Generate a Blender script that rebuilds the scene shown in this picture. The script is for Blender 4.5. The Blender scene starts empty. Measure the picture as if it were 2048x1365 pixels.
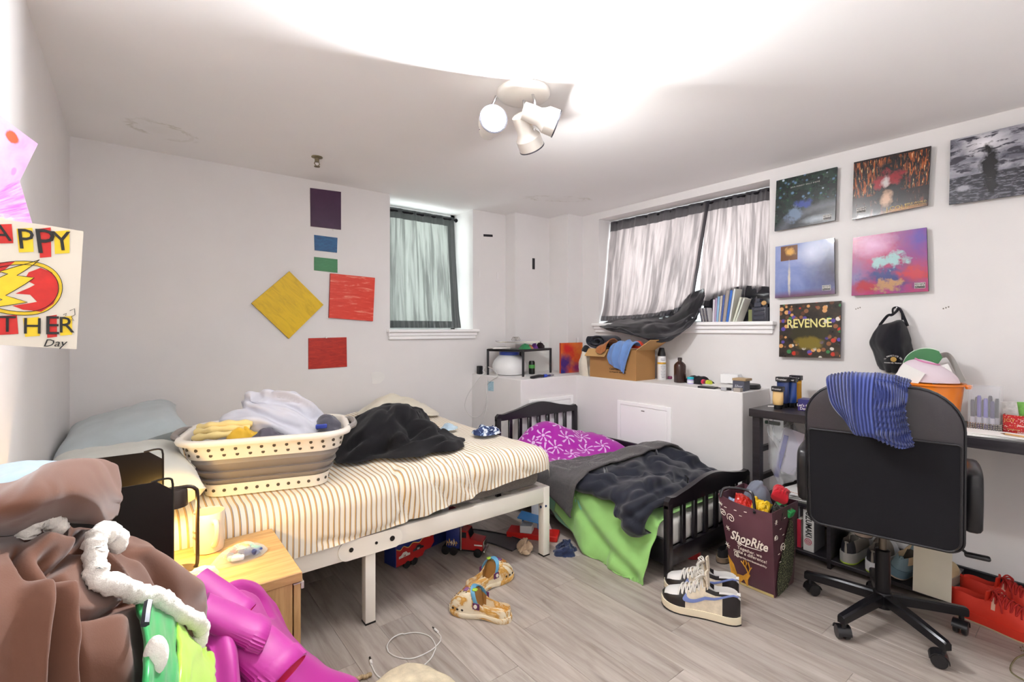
import bpy, bmesh, math, random
import numpy as np
from mathutils import Vector, Matrix
RND = random.Random(11)
SC = bpy.context.scene
COL = SC.collection
PI = math.pi

# ------------------------------------------------------------------ camera, world, light, exposure
CAM_H = 1.22
FPX = 969.0
TH = math.radians(-38.07)
cam = bpy.data.cameras.new('camera')
cam.sensor_width = 36.0
cam.lens = FPX / 2048 * 36.0
cam.shift_y = -24.5 / 2048
cam.clip_start = 0.02
cam_o = bpy.data.objects.new('camera', cam)
COL.objects.link(cam_o)
cam_o.location = (0, 0, CAM_H)
cam_o.rotation_euler = (PI / 2, 0, TH)
SC.camera = cam_o
vs = SC.view_settings
vs.view_transform = 'Standard'
vs.look = 'None'
vs.gamma = 1.0
vs.use_curve_mapping = False
vs.exposure = 0.82
SC.cycles.max_bounces = 12
SC.cycles.diffuse_bounces = 7
world = bpy.data.worlds.new('overcast_sky')
SC.world = world
world.use_nodes = True
world.node_tree.nodes['Background'].inputs[0].default_value = (0.86, 0.95, 1.0, 1)
world.node_tree.nodes['Background'].inputs[1].default_value = 1.6


def area_light(name, loc, direction, sx, sy, power, col):
    l = bpy.data.lights.new(name, 'AREA')
    l.shape = 'RECTANGLE'
    l.size, l.size_y, l.energy, l.color = sx, sy, power, col
    o = bpy.data.objects.new(name, l)
    COL.objects.link(o)
    o.location = loc
    o.rotation_euler = Vector(direction).to_track_quat('-Z', 'Y').to_euler()
    o['kind'] = 'helper'
    return o


# daylight standing outside the two windows
area_light('daylight_window_1', (1.92, 4.02, 1.75), (0, -1, -0.15), 1.0, 1.1, 5.5, (1.0, 1.0, 0.97))
area_light('daylight_window_2', (3.78, 2.17, 1.75), (-1, 0, -0.15), 1.7, 1.1, 13, (0.98, 0.98, 1.0))


# ------------------------------------------------------------------ pixel -> point on a plane of the room
def at(px, py, X=None, Y=None, Z=None):
    r = (px - 1024) / FPX
    c, s = math.cos(TH), -math.sin(TH)
    d = Vector((c * r + s, -s * r + c, (658 - py) / FPX))
    if X is not None:
        t = X / d.x
    elif Y is not None:
        t = Y / d.y
    else:
        t = (Z - CAM_H) / d.z
    return Vector((0, 0, CAM_H)) + d * t


# ------------------------------------------------------------------ materials
def lin(h):
    if not isinstance(h, str):
        return tuple(h)[:3]
    h = h.lstrip('#')
    out = []
    for i in (0, 2, 4):
        c = int(h[i:i + 2], 16) / 255
        out.append(c / 12.92 if c <= 0.04045 else ((c + 0.055) / 1.055) ** 2.4)
    return tuple(out)


class NT:
    """small helper round one node tree"""

    def __init__(self, name):
        self.m = bpy.data.materials.new(name)
        self.m.use_nodes = True
        self.t = self.m.node_tree
        self.b = self.t.nodes['Principled BSDF']
        self.out = self.t.nodes['Material Output']

    def n(self, kind, **kw):
        nd = self.t.nodes.new(kind)
        for k, v in kw.items():
            setattr(nd, k, v)
        return nd

    def put(self, sock, v):
        if v is None:
            return
        if hasattr(v, 'is_output'):
            self.t.links.new(v, sock)
        else:
            if sock.type == 'RGBA' and len(v) == 3:
                v = (*v, 1)
            sock.default_value = v

    def coord(self, which='Object', scale=(1, 1, 1), rot=(0, 0, 0), loc=(0, 0, 0)):
        tc = self.n('ShaderNodeTexCoord')
        mp = self.n('ShaderNodeMapping')
        mp.inputs['Scale'].default_value = scale
        mp.inputs['Rotation'].default_value = rot
        mp.inputs['Location'].default_value = loc
        self.t.links.new(tc.outputs[which], mp.inputs[0])
        return mp.outputs[0]

    def noise(self, vec, scale=5, detail=3, rough=0.5, dist=0):
        nd = self.n('ShaderNodeTexNoise')
        self.put(nd.inputs['Vector'], vec)
        nd.inputs['Scale'].default_value = scale
        nd.inputs['Detail'].default_value = detail
        nd.inputs['Roughness'].default_value = rough
        nd.inputs['Distortion'].default_value = dist
        return nd.outputs['Fac']

    def voro(self, vec, scale=5, feature='F1', out='Distance', rand=1.0):
        nd = self.n('ShaderNodeTexVoronoi', feature=feature)
        self.put(nd.inputs['Vector'], vec)
        nd.inputs['Scale'].default_value = scale
        nd.inputs['Randomness'].default_value = rand
        return nd.outputs[out]

    def wave(self, vec, scale=5, dist=0, detail=0, axis='X', profile='SIN', dscale=1.0):
        nd = self.n('ShaderNodeTexWave', wave_type='BANDS', bands_direction=axis, wave_profile=profile)
        self.put(nd.inputs['Vector'], vec)
        nd.inputs['Scale'].default_value = scale
        nd.inputs['Distortion'].default_value = dist
        nd.inputs['Detail'].default_value = detail
        nd.inputs['Detail Scale'].default_value = dscale
        return nd.outputs['Fac']

    def ramp(self, fac, stops, mode='LINEAR'):
        nd = self.n('ShaderNodeValToRGB')
        cr = nd.color_ramp
        cr.interpolation = mode
        while len(cr.elements) < len(stops):
            cr.elements.new(0.5)
        for e, (p, c) in zip(cr.elements, stops):
            e.position = p
            c = lin(c) if isinstance(c, str) else ((c, c, c) if not isinstance(c, tuple) else c)
            e.color = (*c, 1)
        self.put(nd.inputs[0], fac)
        return nd.outputs[0]

    def mix(self, fac, a, b, blend='MIX'):
        nd = self.n('ShaderNodeMix', data_type='RGBA', blend_type=blend)
        self.put(nd.inputs[0], fac)
        self.put(nd.inputs[6], lin(a) if isinstance(a, str) else a)
        self.put(nd.inputs[7], lin(b) if isinstance(b, str) else b)
        return nd.outputs[2]

    def math(self, op, a, b=None, c=None):
        nd = self.n('ShaderNodeMath', operation=op)
        self.put(nd.inputs[0], a)
        self.put(nd.inputs[1], b)
        self.put(nd.inputs[2], c)
        return nd.outputs[0]

    def sep(self, vec):
        nd = self.n('ShaderNodeSeparateXYZ')
        self.put(nd.inputs[0], vec)
        return nd.outputs

    def bump(self, h, strength=0.3, dist=0.01):
        nd = self.n('ShaderNodeBump')
        nd.inputs['Strength'].default_value = strength
        nd.inputs['Distance'].default_value = dist
        self.put(nd.inputs['Height'], h)
        self.put(self.b.inputs['Normal'], nd.outputs[0])

    def base(self, c):
        self.put(self.b.inputs['Base Color'], lin(c) if isinstance(c, str) else c)
        return self

    def set(self, **kw):
        for k, v in kw.items():
            self.put(self.b.inputs[{'rough': 'Roughness', 'metal': 'Metallic', 'spec': 'Specular IOR Level', 'sheen': 'Sheen Weight',
                                    'coat': 'Coat Weight', 'alpha': 'Alpha', 'trans': 'Transmission Weight', 'ior': 'IOR',
                                    'emit': 'Emission Strength', 'emitc': 'Emission Color'}[k]], v)
        return self


MATS = {}


def plain(name, col, rough=0.5, metal=0.0, var=0.06, scale=6.0, bump=0.0, bscale=60.0, sheen=0.0, spec=0.5, coat=0.0):
    """a colour with a little unevenness and fine relief"""
    if name in MATS:
        return MATS[name]
    k = NT(name)
    c = lin(col)
    v = k.coord()
    if var:
        f = k.noise(v, scale, 3)
        k.base(k.ramp(f, [(0.25, tuple(x * (1 - var) for x in c)), (0.75, tuple(min(1, x * (1 + var)) for x in c))]))
    else:
        k.base(c)
    k.set(rough=rough, metal=metal, spec=spec)
    if sheen:
        k.set(sheen=sheen)
    if coat:
        k.set(coat=coat)
    if bump:
        k.bump(k.noise(v, bscale, 4, 0.6), bump, 0.003)
    MATS[name] = k.m
    return k.m


def fabric(name, col, weave=420, rough=0.9, sheen=0.25, var=0.08, bump=0.25):
    if name in MATS:
        return MATS[name]
    k = NT(name)
    c = lin(col)
    v = k.coord()
    f = k.noise(v, 7, 4)
    k.base(k.ramp(f, [(0.25, tuple(x * (1 - var) for x in c)), (0.75, tuple(min(1, x * (1 + var)) for x in c))]))
    k.set(rough=rough, sheen=sheen, spec=0.2)
    k.bump(k.noise(v, weave, 3, 0.7), bump, 0.002)
    MATS[name] = k.m
    return k.m


def emitter(name, col, strength):
    if name in MATS:
        return MATS[name]
    k = NT(name)
    k.base(col).set(emitc=lin(col), emit=strength, rough=0.4)
    MATS[name] = k.m
    return k.m


def clear(name, tint=(0.95, 0.97, 1.0), gloss=0.12, rough=0.05, opacity=0.0):
    """thin clear plastic or glass: see-through with a sheen on the surface"""
    if name in MATS:
        return MATS[name]
    k = NT(name)
    tr = k.n('ShaderNodeBsdfTransparent')
    tr.inputs[0].default_value = (*tint, 1)
    k.base(tint).set(rough=rough, spec=0.8)
    lw = k.n('ShaderNodeLayerWeight')
    lw.inputs[0].default_value = 0.35
    f = k.math('MULTIPLY_ADD', lw.outputs['Facing'], 0.5, gloss + opacity)
    mx = k.n('ShaderNodeMixShader')
    k.put(mx.inputs[0], f)
    k.t.links.new(tr.outputs[0], mx.inputs[1])
    k.t.links.new(k.b.outputs[0], mx.inputs[2])
    k.t.links.new(mx.outputs[0], k.out.inputs[0])
    MATS[name] = k.m
    return k.m


# ------------------------------------------------------------------ number noise for folds
def _hash(ix, iy, seed):
    n = np.sin(ix * 127.1 + iy * 311.7 + seed * 74.7) * 43758.5453
    return n - np.floor(n)


def vnoise(x, y, seed=0):
    x = np.asarray(x, float)
    y = np.asarray(y, float)
    ix, iy = np.floor(x), np.floor(y)
    fx, fy = x - ix, y - iy
    fx, fy = fx * fx * fx * (fx * (fx * 6 - 15) + 10), fy * fy * fy * (fy * (fy * 6 - 15) + 10)
    a, b = _hash(ix, iy, seed), _hash(ix + 1, iy, seed)
    c, d = _hash(ix, iy + 1, seed), _hash(ix + 1, iy + 1, seed)
    return (a + (b - a) * fx) * (1 - fy) + (c + (d - c) * fx) * fy


def fbm(x, y, seed=0, oct=3):
    s, a, t = 0, 1.0, 0
    for i in range(oct):
        s = s + a * vnoise(x * 2 ** i, y * 2 ** i, seed + i * 17)
        t += a
        a *= 0.5
    return s / t


def folds(x, y, seed=0, warp=0.8):
    """soft ridges like creased cloth, 0..1"""
    wx = x + warp * (fbm(x * 0.7, y * 0.7, seed + 5) - 0.5) * 2
    wy = y + warp * (fbm(x * 0.7 + 9, y * 0.7, seed + 8) - 0.5) * 2
    r = np.abs(2 * vnoise(wx, wy, seed) - 1)
    r2 = np.abs(2 * vnoise(wx * 2.1 + 3, wy * 2.1, seed + 3) - 1)
    return np.sqrt(r * r + 0.01) * 0.8 + np.sqrt(r2 * r2 + 0.01) * 0.25


# ------------------------------------------------------------------ mesh building
class MB:
    def __init__(self):
        self.v, self.f, self.mi, self.uv = [], [], [], None

    def add(self, V, F, mi=0):
        o = len(self.v)
        self.v += [tuple(map(float, p)) for p in V]
        self.f += [tuple(i + o for i in q) for q in F]
        self.mi += [mi] * len(F)
        return self

    def box(self, x0, x1, y0, y1, z0, z1, bev=0.0, seg=2, mi=0, rot=None, piv=None):
        if bev <= 0:
            V = [(x, y, z) for z in (z0, z1) for y in (y0, y1) for x in (x0, x1)]
            F = [(0, 2, 3, 1), (4, 5, 7, 6), (0, 1, 5, 4), (2, 6, 7, 3), (0, 4, 6, 2), (1, 3, 7, 5)]
        else:
            bm = bmesh.new()
            bmesh.ops.create_cube(bm, size=1)
            for p in bm.verts:
                p.co = Vector(((x0 + x1) / 2 + p.co.x * (x1 - x0), (y0 + y1) / 2 + p.co.y * (y1 - y0), (z0 + z1) / 2 + p.co.z * (z1 - z0)))
            bev = min(bev, 0.49 * min(x1 - x0, y1 - y0, z1 - z0))
            bmesh.ops.bevel(bm, geom=list(bm.edges), offset=bev, segments=seg, profile=0.5, affect='EDGES')
            bm.verts.ensure_lookup_table()
            bm.verts.index_update()
            V = [tuple(p.co) for p in bm.verts]
            F = [tuple(q.index for q in fc.verts) for fc in bm.faces]
            bm.free()
        if rot is not None:
            m = rot if isinstance(rot, Matrix) else Matrix.Rotation(rot, 3, 'Z')
            c = Vector(piv) if piv is not None else Vector(((x0 + x1) / 2, (y0 + y1) / 2, (z0 + z1) / 2))
            V = [tuple(c + m @ (Vector(p) - c)) for p in V]
        return self.add(V, F, mi)

    def cbox(self, c, s, bev=0.0, **kw):
        return self.box(c[0] - s[0] / 2, c[0] + s[0] / 2, c[1] - s[1] / 2, c[1] + s[1] / 2, c[2] - s[2] / 2, c[2] + s[2] / 2, bev, **kw)

    def rings(self, rings, cap0=True, cap1=True, closed=True, mi=0, mif=None):
        """skin a list of rings with equal point counts"""
        n = len(rings[0])
        V = [p for r in rings for p in r]
        F, M = [], []
        for i in range(len(rings) - 1):
            for j in range(n if closed else n - 1):
                k = (j + 1) % n
                F.append((i * n + j, i * n + k, (i + 1) * n + k, (i + 1) * n + j))
                M.append(mif(i, j) if mif else mi)
        if cap0:
            F.append(tuple(range(n))[::-1])
            M.append(mif(0, -1) if mif else mi)
        if cap1:
            F.append(tuple(range((len(rings) - 1) * n, len(rings) * n)))
            M.append(mif(len(rings) - 2, -1) if mif else mi)
        o = len(self.v)
        self.v += [tuple(map(float, p)) for p in V]
        self.f += [tuple(i + o for i in q) for q in F]
        self.mi += M
        return self

    def lathe(self, prof, c=(0, 0, 0), seg=24, ax=None, cap0=True, cap1=True, mi=0, mif=None):
        """prof: (radius, height) pairs turned about an axis"""
        m = Vector((0, 0, 1)).rotation_difference(Vector(ax).normalized()).to_matrix() if ax is not None else Matrix.Identity(3)
        rs = []
        for r, z in prof:
            rs.append([Vector(c) + m @ Vector((max(r, 1e-5) * math.cos(2 * PI * j / seg), max(r, 1e-5) * math.sin(2 * PI * j / seg), z)) for j in range(seg)])
        return self.rings(rs, cap0, cap1, True, mi, mif)

    def cyl(self, a, b, r, r2=None, seg=16, mi=0):
        a, b = Vector(a), Vector(b)
        return self.lathe([(r, 0), (r if r2 is None else r2, (b - a).length)], a, seg, b - a, mi=mi)

    def tube(self, path, r, seg=8, closed=False, mi=0, cap=True):
        P = [Vector(p) for p in path]
        n = len(P)
        rs = []
        up = None
        for i in range(n):
            if closed:
                d = P[(i + 1) % n] - P[i - 1]
            else:
                d = P[min(i + 1, n - 1)] - P[max(i - 1, 0)]
            d.normalize()
            if up is None:
                up = Vector((0, 0, 1)) if abs(d.z) < 0.9 else Vector((1, 0, 0))
            up = (up - d * up.dot(d))
            up.normalize()
            s = d.cross(up)
            rr = r[i] if hasattr(r, '__len__') else r
            rs.append([P[i] + (up * math.cos(2 * PI * j / seg) + s * math.sin(2 * PI * j / seg)) * rr for j in range(seg)])
        if closed:
            rs.append(rs[0])
        return self.rings(rs, cap and not closed, cap and not closed, True, mi)

    def prism(self, outline, e1, e2, o, depth, mi=0):
        """outline in the plane (e1,e2) through o, pushed out along e1 x e2"""
        e1, e2, o = Vector(e1), Vector(e2), Vector(o)
        nrm = e1.cross(e2).normalized()
        a = [o + e1 * p[0] + e2 * p[1] for p in outline]
        b = [p + nrm * depth for p in a]
        return self.rings([a, b], True, True, True, mi)

    def ball(self, c, r, seg=12, rings=8, sc=(1, 1, 1), mi=0):
        rs = []
        for i in range(rings + 1):
            t = PI * i / rings
            rs.append([(c[0] + sc[0] * r * max(math.sin(t), 1e-4) * math.cos(2 * PI * j / seg), c[1] + sc[1] * r * max(math.sin(t), 1e-4) * math.sin(2 * PI * j / seg),
                        c[2] - sc[2] * r * math.cos(t)) for j in range(seg)])
        return self.rings(rs, True, True, True, mi)

    def grid(self, P, thick=0.0, mi=0, uvs=None):
        """P: array (a,b,3); thick pushes a second sheet back along the normal"""
        P = np.asarray(P, float)
        a, b = P.shape[:2]
        idx = np.arange(a * b).reshape(a, b)
        quads = np.stack([idx[:-1, :-1], idx[1:, :-1], idx[1:, 1:], idx[:-1, 1:]], -1).reshape(-1, 4)
        F = [tuple(q) for q in quads.tolist()]
        V = P.reshape(-1, 3).tolist()
        if thick:
            N = normals(P)
            V += (P - N * thick).reshape(-1, 3).tolist()
            o = a * b
            F += [tuple(i + o for i in q[::-1]) for q in F]
            rim = list(idx[:, 0]) + list(idx[-1, 1:]) + list(idx[-2::-1, -1]) + list(idx[0, -2:0:-1])
            m = len(rim)
            for i in range(m):
                p, q = int(rim[i]), int(rim[(i + 1) % m])
                F.append((q, p, p + o, q + o))
        self.add(V, F, mi)
        if uvs is not None:
            u = np.asarray(uvs).reshape(-1, 2).tolist()
            self.uv = (self.uv or []) + u + (u if thick else [])
        return self

    def move(self, off):
        self.v = [(p[0] + off[0], p[1] + off[1], p[2] + off[2]) for p in self.v]
        return self

    def xf(self, m):
        self.v = [tuple(m @ Vector(p)) for p in self.v]
        return self

    def mesh(self, name, mats, smooth=True, angle=40):
        me = bpy.data.meshes.new(name)
        me.from_pydata(self.v, [], self.f)
        mats = mats if isinstance(mats, (list, tuple)) else [mats]
        for m in mats:
            me.materials.append(m)
        if len(mats) > 1:
            me.polygons.foreach_set('material_index', self.mi)
        if self.uv:
            lay = me.uv_layers.new(name='UVMap')
            vi = np.empty(len(me.loops), int)
            me.loops.foreach_get('vertex_index', vi)
            lay.data.foreach_set('uv', np.asarray(self.uv)[vi].ravel())
        me.validate()
        bm = bmesh.new()
        bm.from_mesh(me)
        bmesh.ops.recalc_face_normals(bm, faces=bm.faces)
        bm.to_mesh(me)
        bm.free()
        if smooth:
            me.polygons.foreach_set('use_smooth', [True] * len(me.polygons))
            me.set_sharp_from_angle(angle=math.radians(angle))
        me.update()
        return me

    def obj(self, name, mats, parent=None, smooth=True, angle=40, sub=0):
        o = bpy.data.objects.new(name, self.mesh(name, mats, smooth, angle))
        COL.objects.link(o)
        if parent is not None:
            o.parent = parent
        if sub:
            md = o.modifiers.new('smooth', 'SUBSURF')
            md.levels = md.render_levels = sub
        return o

    def wobj(self, name, mats, label, cat, group=None, smooth=True, angle=40, base=None):
        """a one-mesh thing given in room coordinates; its origin goes to the base"""
        a = np.array(self.v)
        c = base if base is not None else ((a[:, 0].min() + a[:, 0].max()) / 2, (a[:, 1].min() + a[:, 1].max()) / 2, a[:, 2].min())
        self.move((-c[0], -c[1], -c[2]))
        o = self.obj(name, mats, None, smooth, angle)
        o.location = c
        return tag(o, label, cat, group)


def normals(P):
    du = np.gradient(P, axis=0)
    dv = np.gradient(P, axis=1)
    n = np.cross(du, dv)
    l = np.linalg.norm(n, axis=-1, keepdims=True)
    return n / np.maximum(l, 1e-9)


def catmull(ctrl, n, axis=0):
    """smooth curve through control points along one axis"""
    C = np.asarray(ctrl, float)
    C = np.moveaxis(C, axis, 0)
    m = C.shape[0]
    if m == 2:
        t = np.linspace(0, 1, n).reshape(-1, *([1] * (C.ndim - 1)))
        return np.moveaxis(C[0] * (1 - t) + C[1] * t, 0, axis)
    ext = np.concatenate([[2 * C[0] - C[1]], C, [2 * C[-1] - C[-2]]])
    t = np.linspace(0, m - 1 - 1e-9, n)
    i = t.astype(int)
    f = (t - i).reshape(-1, *([1] * (C.ndim - 1)))
    p0, p1, p2, p3 = ext[i], ext[i + 1], ext[i + 2], ext[i + 3]
    out = 0.5 * (2 * p1 + (p2 - p0) * f + (2 * p0 - 5 * p1 + 4 * p2 - p3) * f * f + (3 * p1 - p0 - 3 * p2 + p3) * f ** 3)
    return np.moveaxis(out, 0, axis)


def spline(pts, n):
    return [Vector(p) for p in catmull([tuple(p) for p in pts], n)]


def patch(ctrl, nu, nv, disp=None):
    """bicubic sheet through a grid of points, with optional relief along its normal"""
    P = catmull(catmull(np.array([[tuple(p) for p in row] for row in ctrl], float), nu, 0), nv, 1)
    u, v = np.meshgrid(np.linspace(0, 1, nu), np.linspace(0, 1, nv), indexing='ij')
    if disp is not None:
        P = P + normals(P) * disp(u, v)[..., None]
    return P, np.stack([u, v], -1)


def tag(o, label, cat, group=None, kind=None):
    if label:
        o['label'] = label
    if cat:
        o['category'] = cat
    if group:
        o['group'] = group
    if kind:
        o['kind'] = kind
    return o


def thing(name, label, cat, loc=(0, 0, 0), rz=0.0, group=None, rot=None):
    o = bpy.data.objects.new(name, None)
    o.empty_display_size = 0.05
    COL.objects.link(o)
    o.location = loc
    o.rotation_euler = rot if rot is not None else (0, 0, rz)
    return tag(o, label, cat, group)


def struct(mb, name, mat, parent=None, smooth=False):
    o = mb.obj(name, mat, parent, smooth)
    if parent is None:
        o['kind'] = 'structure'
    return o


def copy_tree(o, parent=None):
    c = o.copy()
    COL.objects.link(c)
    c.parent = parent
    for ch in list(o.children):
        copy_tree(ch, c)
    return c


def text(s, size, o, e1, e2, mat, parent=None, name='lettering', extrude=0.0006, align='CENTER', sx=1.0, shear=0.0, weight=0.0, off=None, spacing=1.0):
    """flat lettering lying in the plane (e1,e2) with its middle at o"""
    cu = bpy.data.curves.new('text', 'FONT')
    cu.body = s
    cu.size = size
    cu.align_x = align
    cu.align_y = 'CENTER'
    cu.extrude = extrude
    cu.shear = shear
    cu.offset = weight
    cu.space_character = spacing
    cu.resolution_u = 2
    tmp = bpy.data.objects.new('text', cu)
    me = bpy.data.meshes.new_from_object(tmp)
    bpy.data.objects.remove(tmp)
    bpy.data.curves.remove(cu)
    e1, e2, o = Vector(e1).normalized(), Vector(e2), Vector(o)
    e2 = (e2 - e1 * e2.dot(e1)).normalized()
    e3 = e1.cross(e2)
    for v in me.vertices:
        v.co = o + e1 * (v.co.x * sx) + e2 * v.co.y + e3 * (v.co.z + extrude)
    me.name = name
    me.materials.clear()
    me.materials.append(mat)
    ob = bpy.data.objects.new(name, me)
    COL.objects.link(ob)
    if parent is not None:
        ob.parent = parent
    return ob


def drape(s, t, x0, x1, y0, y1, z, r):
    """lay flat-sheet coordinates over a box top with rounded edges: beyond an edge the sheet rolls over and hangs"""
    dx = np.where(s < x0, s - x0, np.where(s > x1, s - x1, 0.0))
    dy = np.where(t < y0, t - y0, np.where(t > y1, t - y1, 0.0))
    d = np.hypot(dx, dy)
    a = np.minimum(d / r, PI / 2)
    hor = r * np.sin(a)
    ver = r * (1 - np.cos(a)) + np.maximum(0, d - r * PI / 2)
    k = np.where(d > 1e-9, hor / np.maximum(d, 1e-9), 0)
    x = np.clip(s, x0, x1) + dx * k
    y = np.clip(t, y0, y1) + dy * k
    return np.stack([x, y, z - ver], -1)


def creases(P_, lines):
    """ridges (+) and valleys (-) of the cloth along given lines"""
    if not lines:
        return 0.0
    c_, s_ = math.cos(TH), -math.sin(TH)
    f_ = s_ * P_[..., 0] + c_ * P_[..., 1]
    q = np.stack([1024 + FPX * (c_ * P_[..., 0] - s_ * P_[..., 1]) / f_, 658 + FPX * (CAM_H - P_[..., 2]) / f_], -1)
    out_ = np.zeros(P_.shape[:2])
    for amp, w_, pts in lines:
        C_ = catmull(pts, 24)
        d_ = np.full(out_.shape, 1e9)
        for a_, b_ in zip(C_[:-1], C_[1:]):
            ab = b_ - a_
            t_ = np.clip(((q - a_) @ ab) / (ab @ ab), 0, 1)
            d_ = np.minimum(d_, np.hypot(*(np.moveaxis(q - a_ - t_[..., None] * ab, -1, 0))))
        out_ += amp * np.exp(-(d_ / w_) ** 2)
    return out_


def heap(name, mats, label, cat, c, rx, ry, h, seed=1, amp=0.03, fs=5.0, rz=0.0, p=2.2, group=None, n=(30, 56), scallop=0.12, warp=0.9, ground=None, lean=(0, 0), an=(0.0, 1.0), lines=None):
    """a crumpled heap of cloth: a dome with creases and an uneven edge, closed underneath"""
    na, nb = n
    r = np.linspace(0.0, 1.0, na)[:, None]
    a = np.linspace(0, 2 * PI, nb, endpoint=False)[None, :]
    edge = 1 + scallop * (fbm(np.cos(a) * 1.5 + 5, np.sin(a) * 1.5 + 5, seed) - 0.5) * 2
    X = rx * r * np.cos(a) * edge
    Y = ry * r * np.sin(a) * edge
    prof = (1 - r ** p)
    Z = h * prof * (0.72 + 0.56 * fbm(X / max(rx, ry) * 1.6 + 3, Y / max(rx, ry) * 1.6, seed + 2)) + 0 * a
    X = X + lean[0] * Z
    Y = Y + lean[1] * Z
    P = np.stack([X, Y, Z], -1)
    N = normals(np.concatenate([P, P[:, :1]], 1))[:, :-1]
    N[0] = (0, 0, 1)
    s = np.sign(N[..., 2:3].mean()) or 1
    ca_, sa_ = math.cos(an[0]), math.sin(an[0])
    f = folds((X * ca_ + Y * sa_) * fs * an[1] + seed, (Y * ca_ - X * sa_) * fs + Z * fs * 0.8, seed, warp) - 0.35
    P = P + N * s * (f * amp * np.minimum(1, (1 - r) * 5 + 0.15))[..., None]
    if lines:
        cz, sz = math.cos(rz), math.sin(rz)
        Pw = np.stack([c[0] + P[..., 0] * cz - P[..., 1] * sz, c[1] + P[..., 0] * sz + P[..., 1] * cz, c[2] + P[..., 2]], -1)
        P = P + N * s * (creases(Pw, lines) * np.minimum(1, (1 - r) * 6))[..., None]
    P[..., 2] = np.maximum(P[..., 2], 0.0)
    P[-1, :, 2] = 0.0
    P[0] = P[0].mean(0)
    if ground is not None:
        cz, sz = math.cos(rz), math.sin(rz)
        gx, gy = c[0] + P[..., 0] * cz - P[..., 1] * sz, c[1] + P[..., 0] * sz + P[..., 1] * cz
        P[..., 2] += ground(gx, gy) - c[2]
    m = MB()
    m.rings([list(map(tuple, ring)) for ring in P[1:]], True, False, True)
    low = [tuple(q) for q in P[-1]]
    o = len(m.v)
    m.v += [(q[0] * 0.985, q[1] * 0.985, q[2]) for q in low]
    if ground is None:
        m.f.append(tuple(range(o, o + nb)))
        m.mi.append(0)
    for j in range(nb):
        k = (j + 1) % nb
        m.f.append(((na - 2) * nb + j, (na - 2) * nb + k, o + k, o + j))
        m.mi.append(0)
    m.xf(Matrix.Rotation(rz, 3, 'Z'))
    ob = m.obj(name, mats, None, True, 80)
    ob.location = c
    return tag(ob, label, cat, group)


def pillow(name, mat, label, c, sx, sy, h, rz=0, tilt=(0, 0), seed=1, group=None, cat='pillow', amp=0.012):
    n = 36
    u, v = np.meshgrid(np.linspace(-1, 1, n), np.linspace(-1, 1, n), indexing='ij')
    pinch = 1 - 0.07 * (1 - v ** 2)
    pinch2 = 1 - 0.07 * (1 - u ** 2)
    X = u * sx / 2 * pinch
    Y = v * sy / 2 * pinch2
    H = h / 2 * np.power(np.maximum(0, (1 - u ** 4) * (1 - v ** 4)), 0.42)
    w = amp * (folds(u * 2.2 + seed, v * 2.2, seed) - 0.4) * np.minimum(1, H / (h * 0.2))
    m = MB()
    m.grid(np.stack([X, Y, h / 2 + H + w], -1))
    m.grid(np.stack([X, Y, h / 2 - H], -1)[::-1])
    ob = m.obj(name, mat, None, True, 120)
    ob.location = c
    ob.rotation_euler = (tilt[0], tilt[1], rz)
    return tag(ob, label, cat, group)
# ------------------------------------------------------------------ the room
CEIL = 2.246
YA, XB, XC, YF = 3.48, 3.24, -0.263, -0.42
LEDGE = 0.836


def wall_mat():
    k = NT('wall_paint')
    v = k.coord()
    f = k.noise(v, 2.2, 4, 0.6)
    c = k.ramp(f, [(0.3, '#e3e0df'), (0.7, '#e8e5e4')])
    sc = k.ramp(k.noise(k.coord(scale=(3, 3, 1)), 5, 6, 0.7, 0.6), [(0.70, (0, 0, 0)), (0.82, (0.35, 0.35, 0.35))])
    k.base(k.mix(sc, c, '#dad4ca'))
    k.set(rough=0.55, spec=0.3)
    k.bump(k.noise(v, 130, 3), 0.12, 0.002)
    return k.m


def ceiling_mat():
    k = NT('ceiling_paint')
    v = k.coord()
    col = k.ramp(k.noise(v, 1.6, 3), [(0.3, '#f1efee'), (0.7, '#f5f3f2')])
    sx, sy, sz = k.sep(v)
    for (cx, cy, ax, ay, rot, seed) in ((at(325, 262, Z=CEIL).x, at(325, 262, Z=CEIL).y, 0.20, 0.13, 0.5, 0), (at(1120, 398, Z=CEIL).x, at(1120, 398, Z=CEIL).y, 0.32, 0.10, -0.5, 3)):
        dx, dy = k.math('SUBTRACT', sx, cx), k.math('SUBTRACT', sy, cy)
        c_, s_ = math.cos(rot), math.sin(rot)
        px = k.math('ADD', k.math('MULTIPLY', dx, c_ / ax), k.math('MULTIPLY', dy, s_ / ax))
        py = k.math('ADD', k.math('MULTIPLY', dx, -s_ / ay), k.math('MULTIPLY', dy, c_ / ay))
        d = k.math('SQRT', k.math('ADD', k.math('MULTIPLY', px, px), k.math('MULTIPLY', py, py)))
        d = k.math('ADD', d, k.math('MULTIPLY', k.math('SUBTRACT', k.noise(v, 9, 5, 0.65, 1.5), 0.5), 1.3))
        m = k.ramp(d, [(0.30, (0.05,) * 3), (0.60, (0.0,) * 3), (0.72, (0.35,) * 3), (0.86, (0.0,) * 3)])
        m = k.math('MULTIPLY', m, k.ramp(k.noise(v, 5 + seed, 3), [(0.42, (0.0,) * 3), (0.6, (1,) * 3)]))
        col = k.mix(m, col, '#a39c7d')
    k.base(col).set(rough=0.7, spec=0.2)
    k.bump(k.noise(v, 90, 3), 0.1, 0.002)
    return k.m


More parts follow.
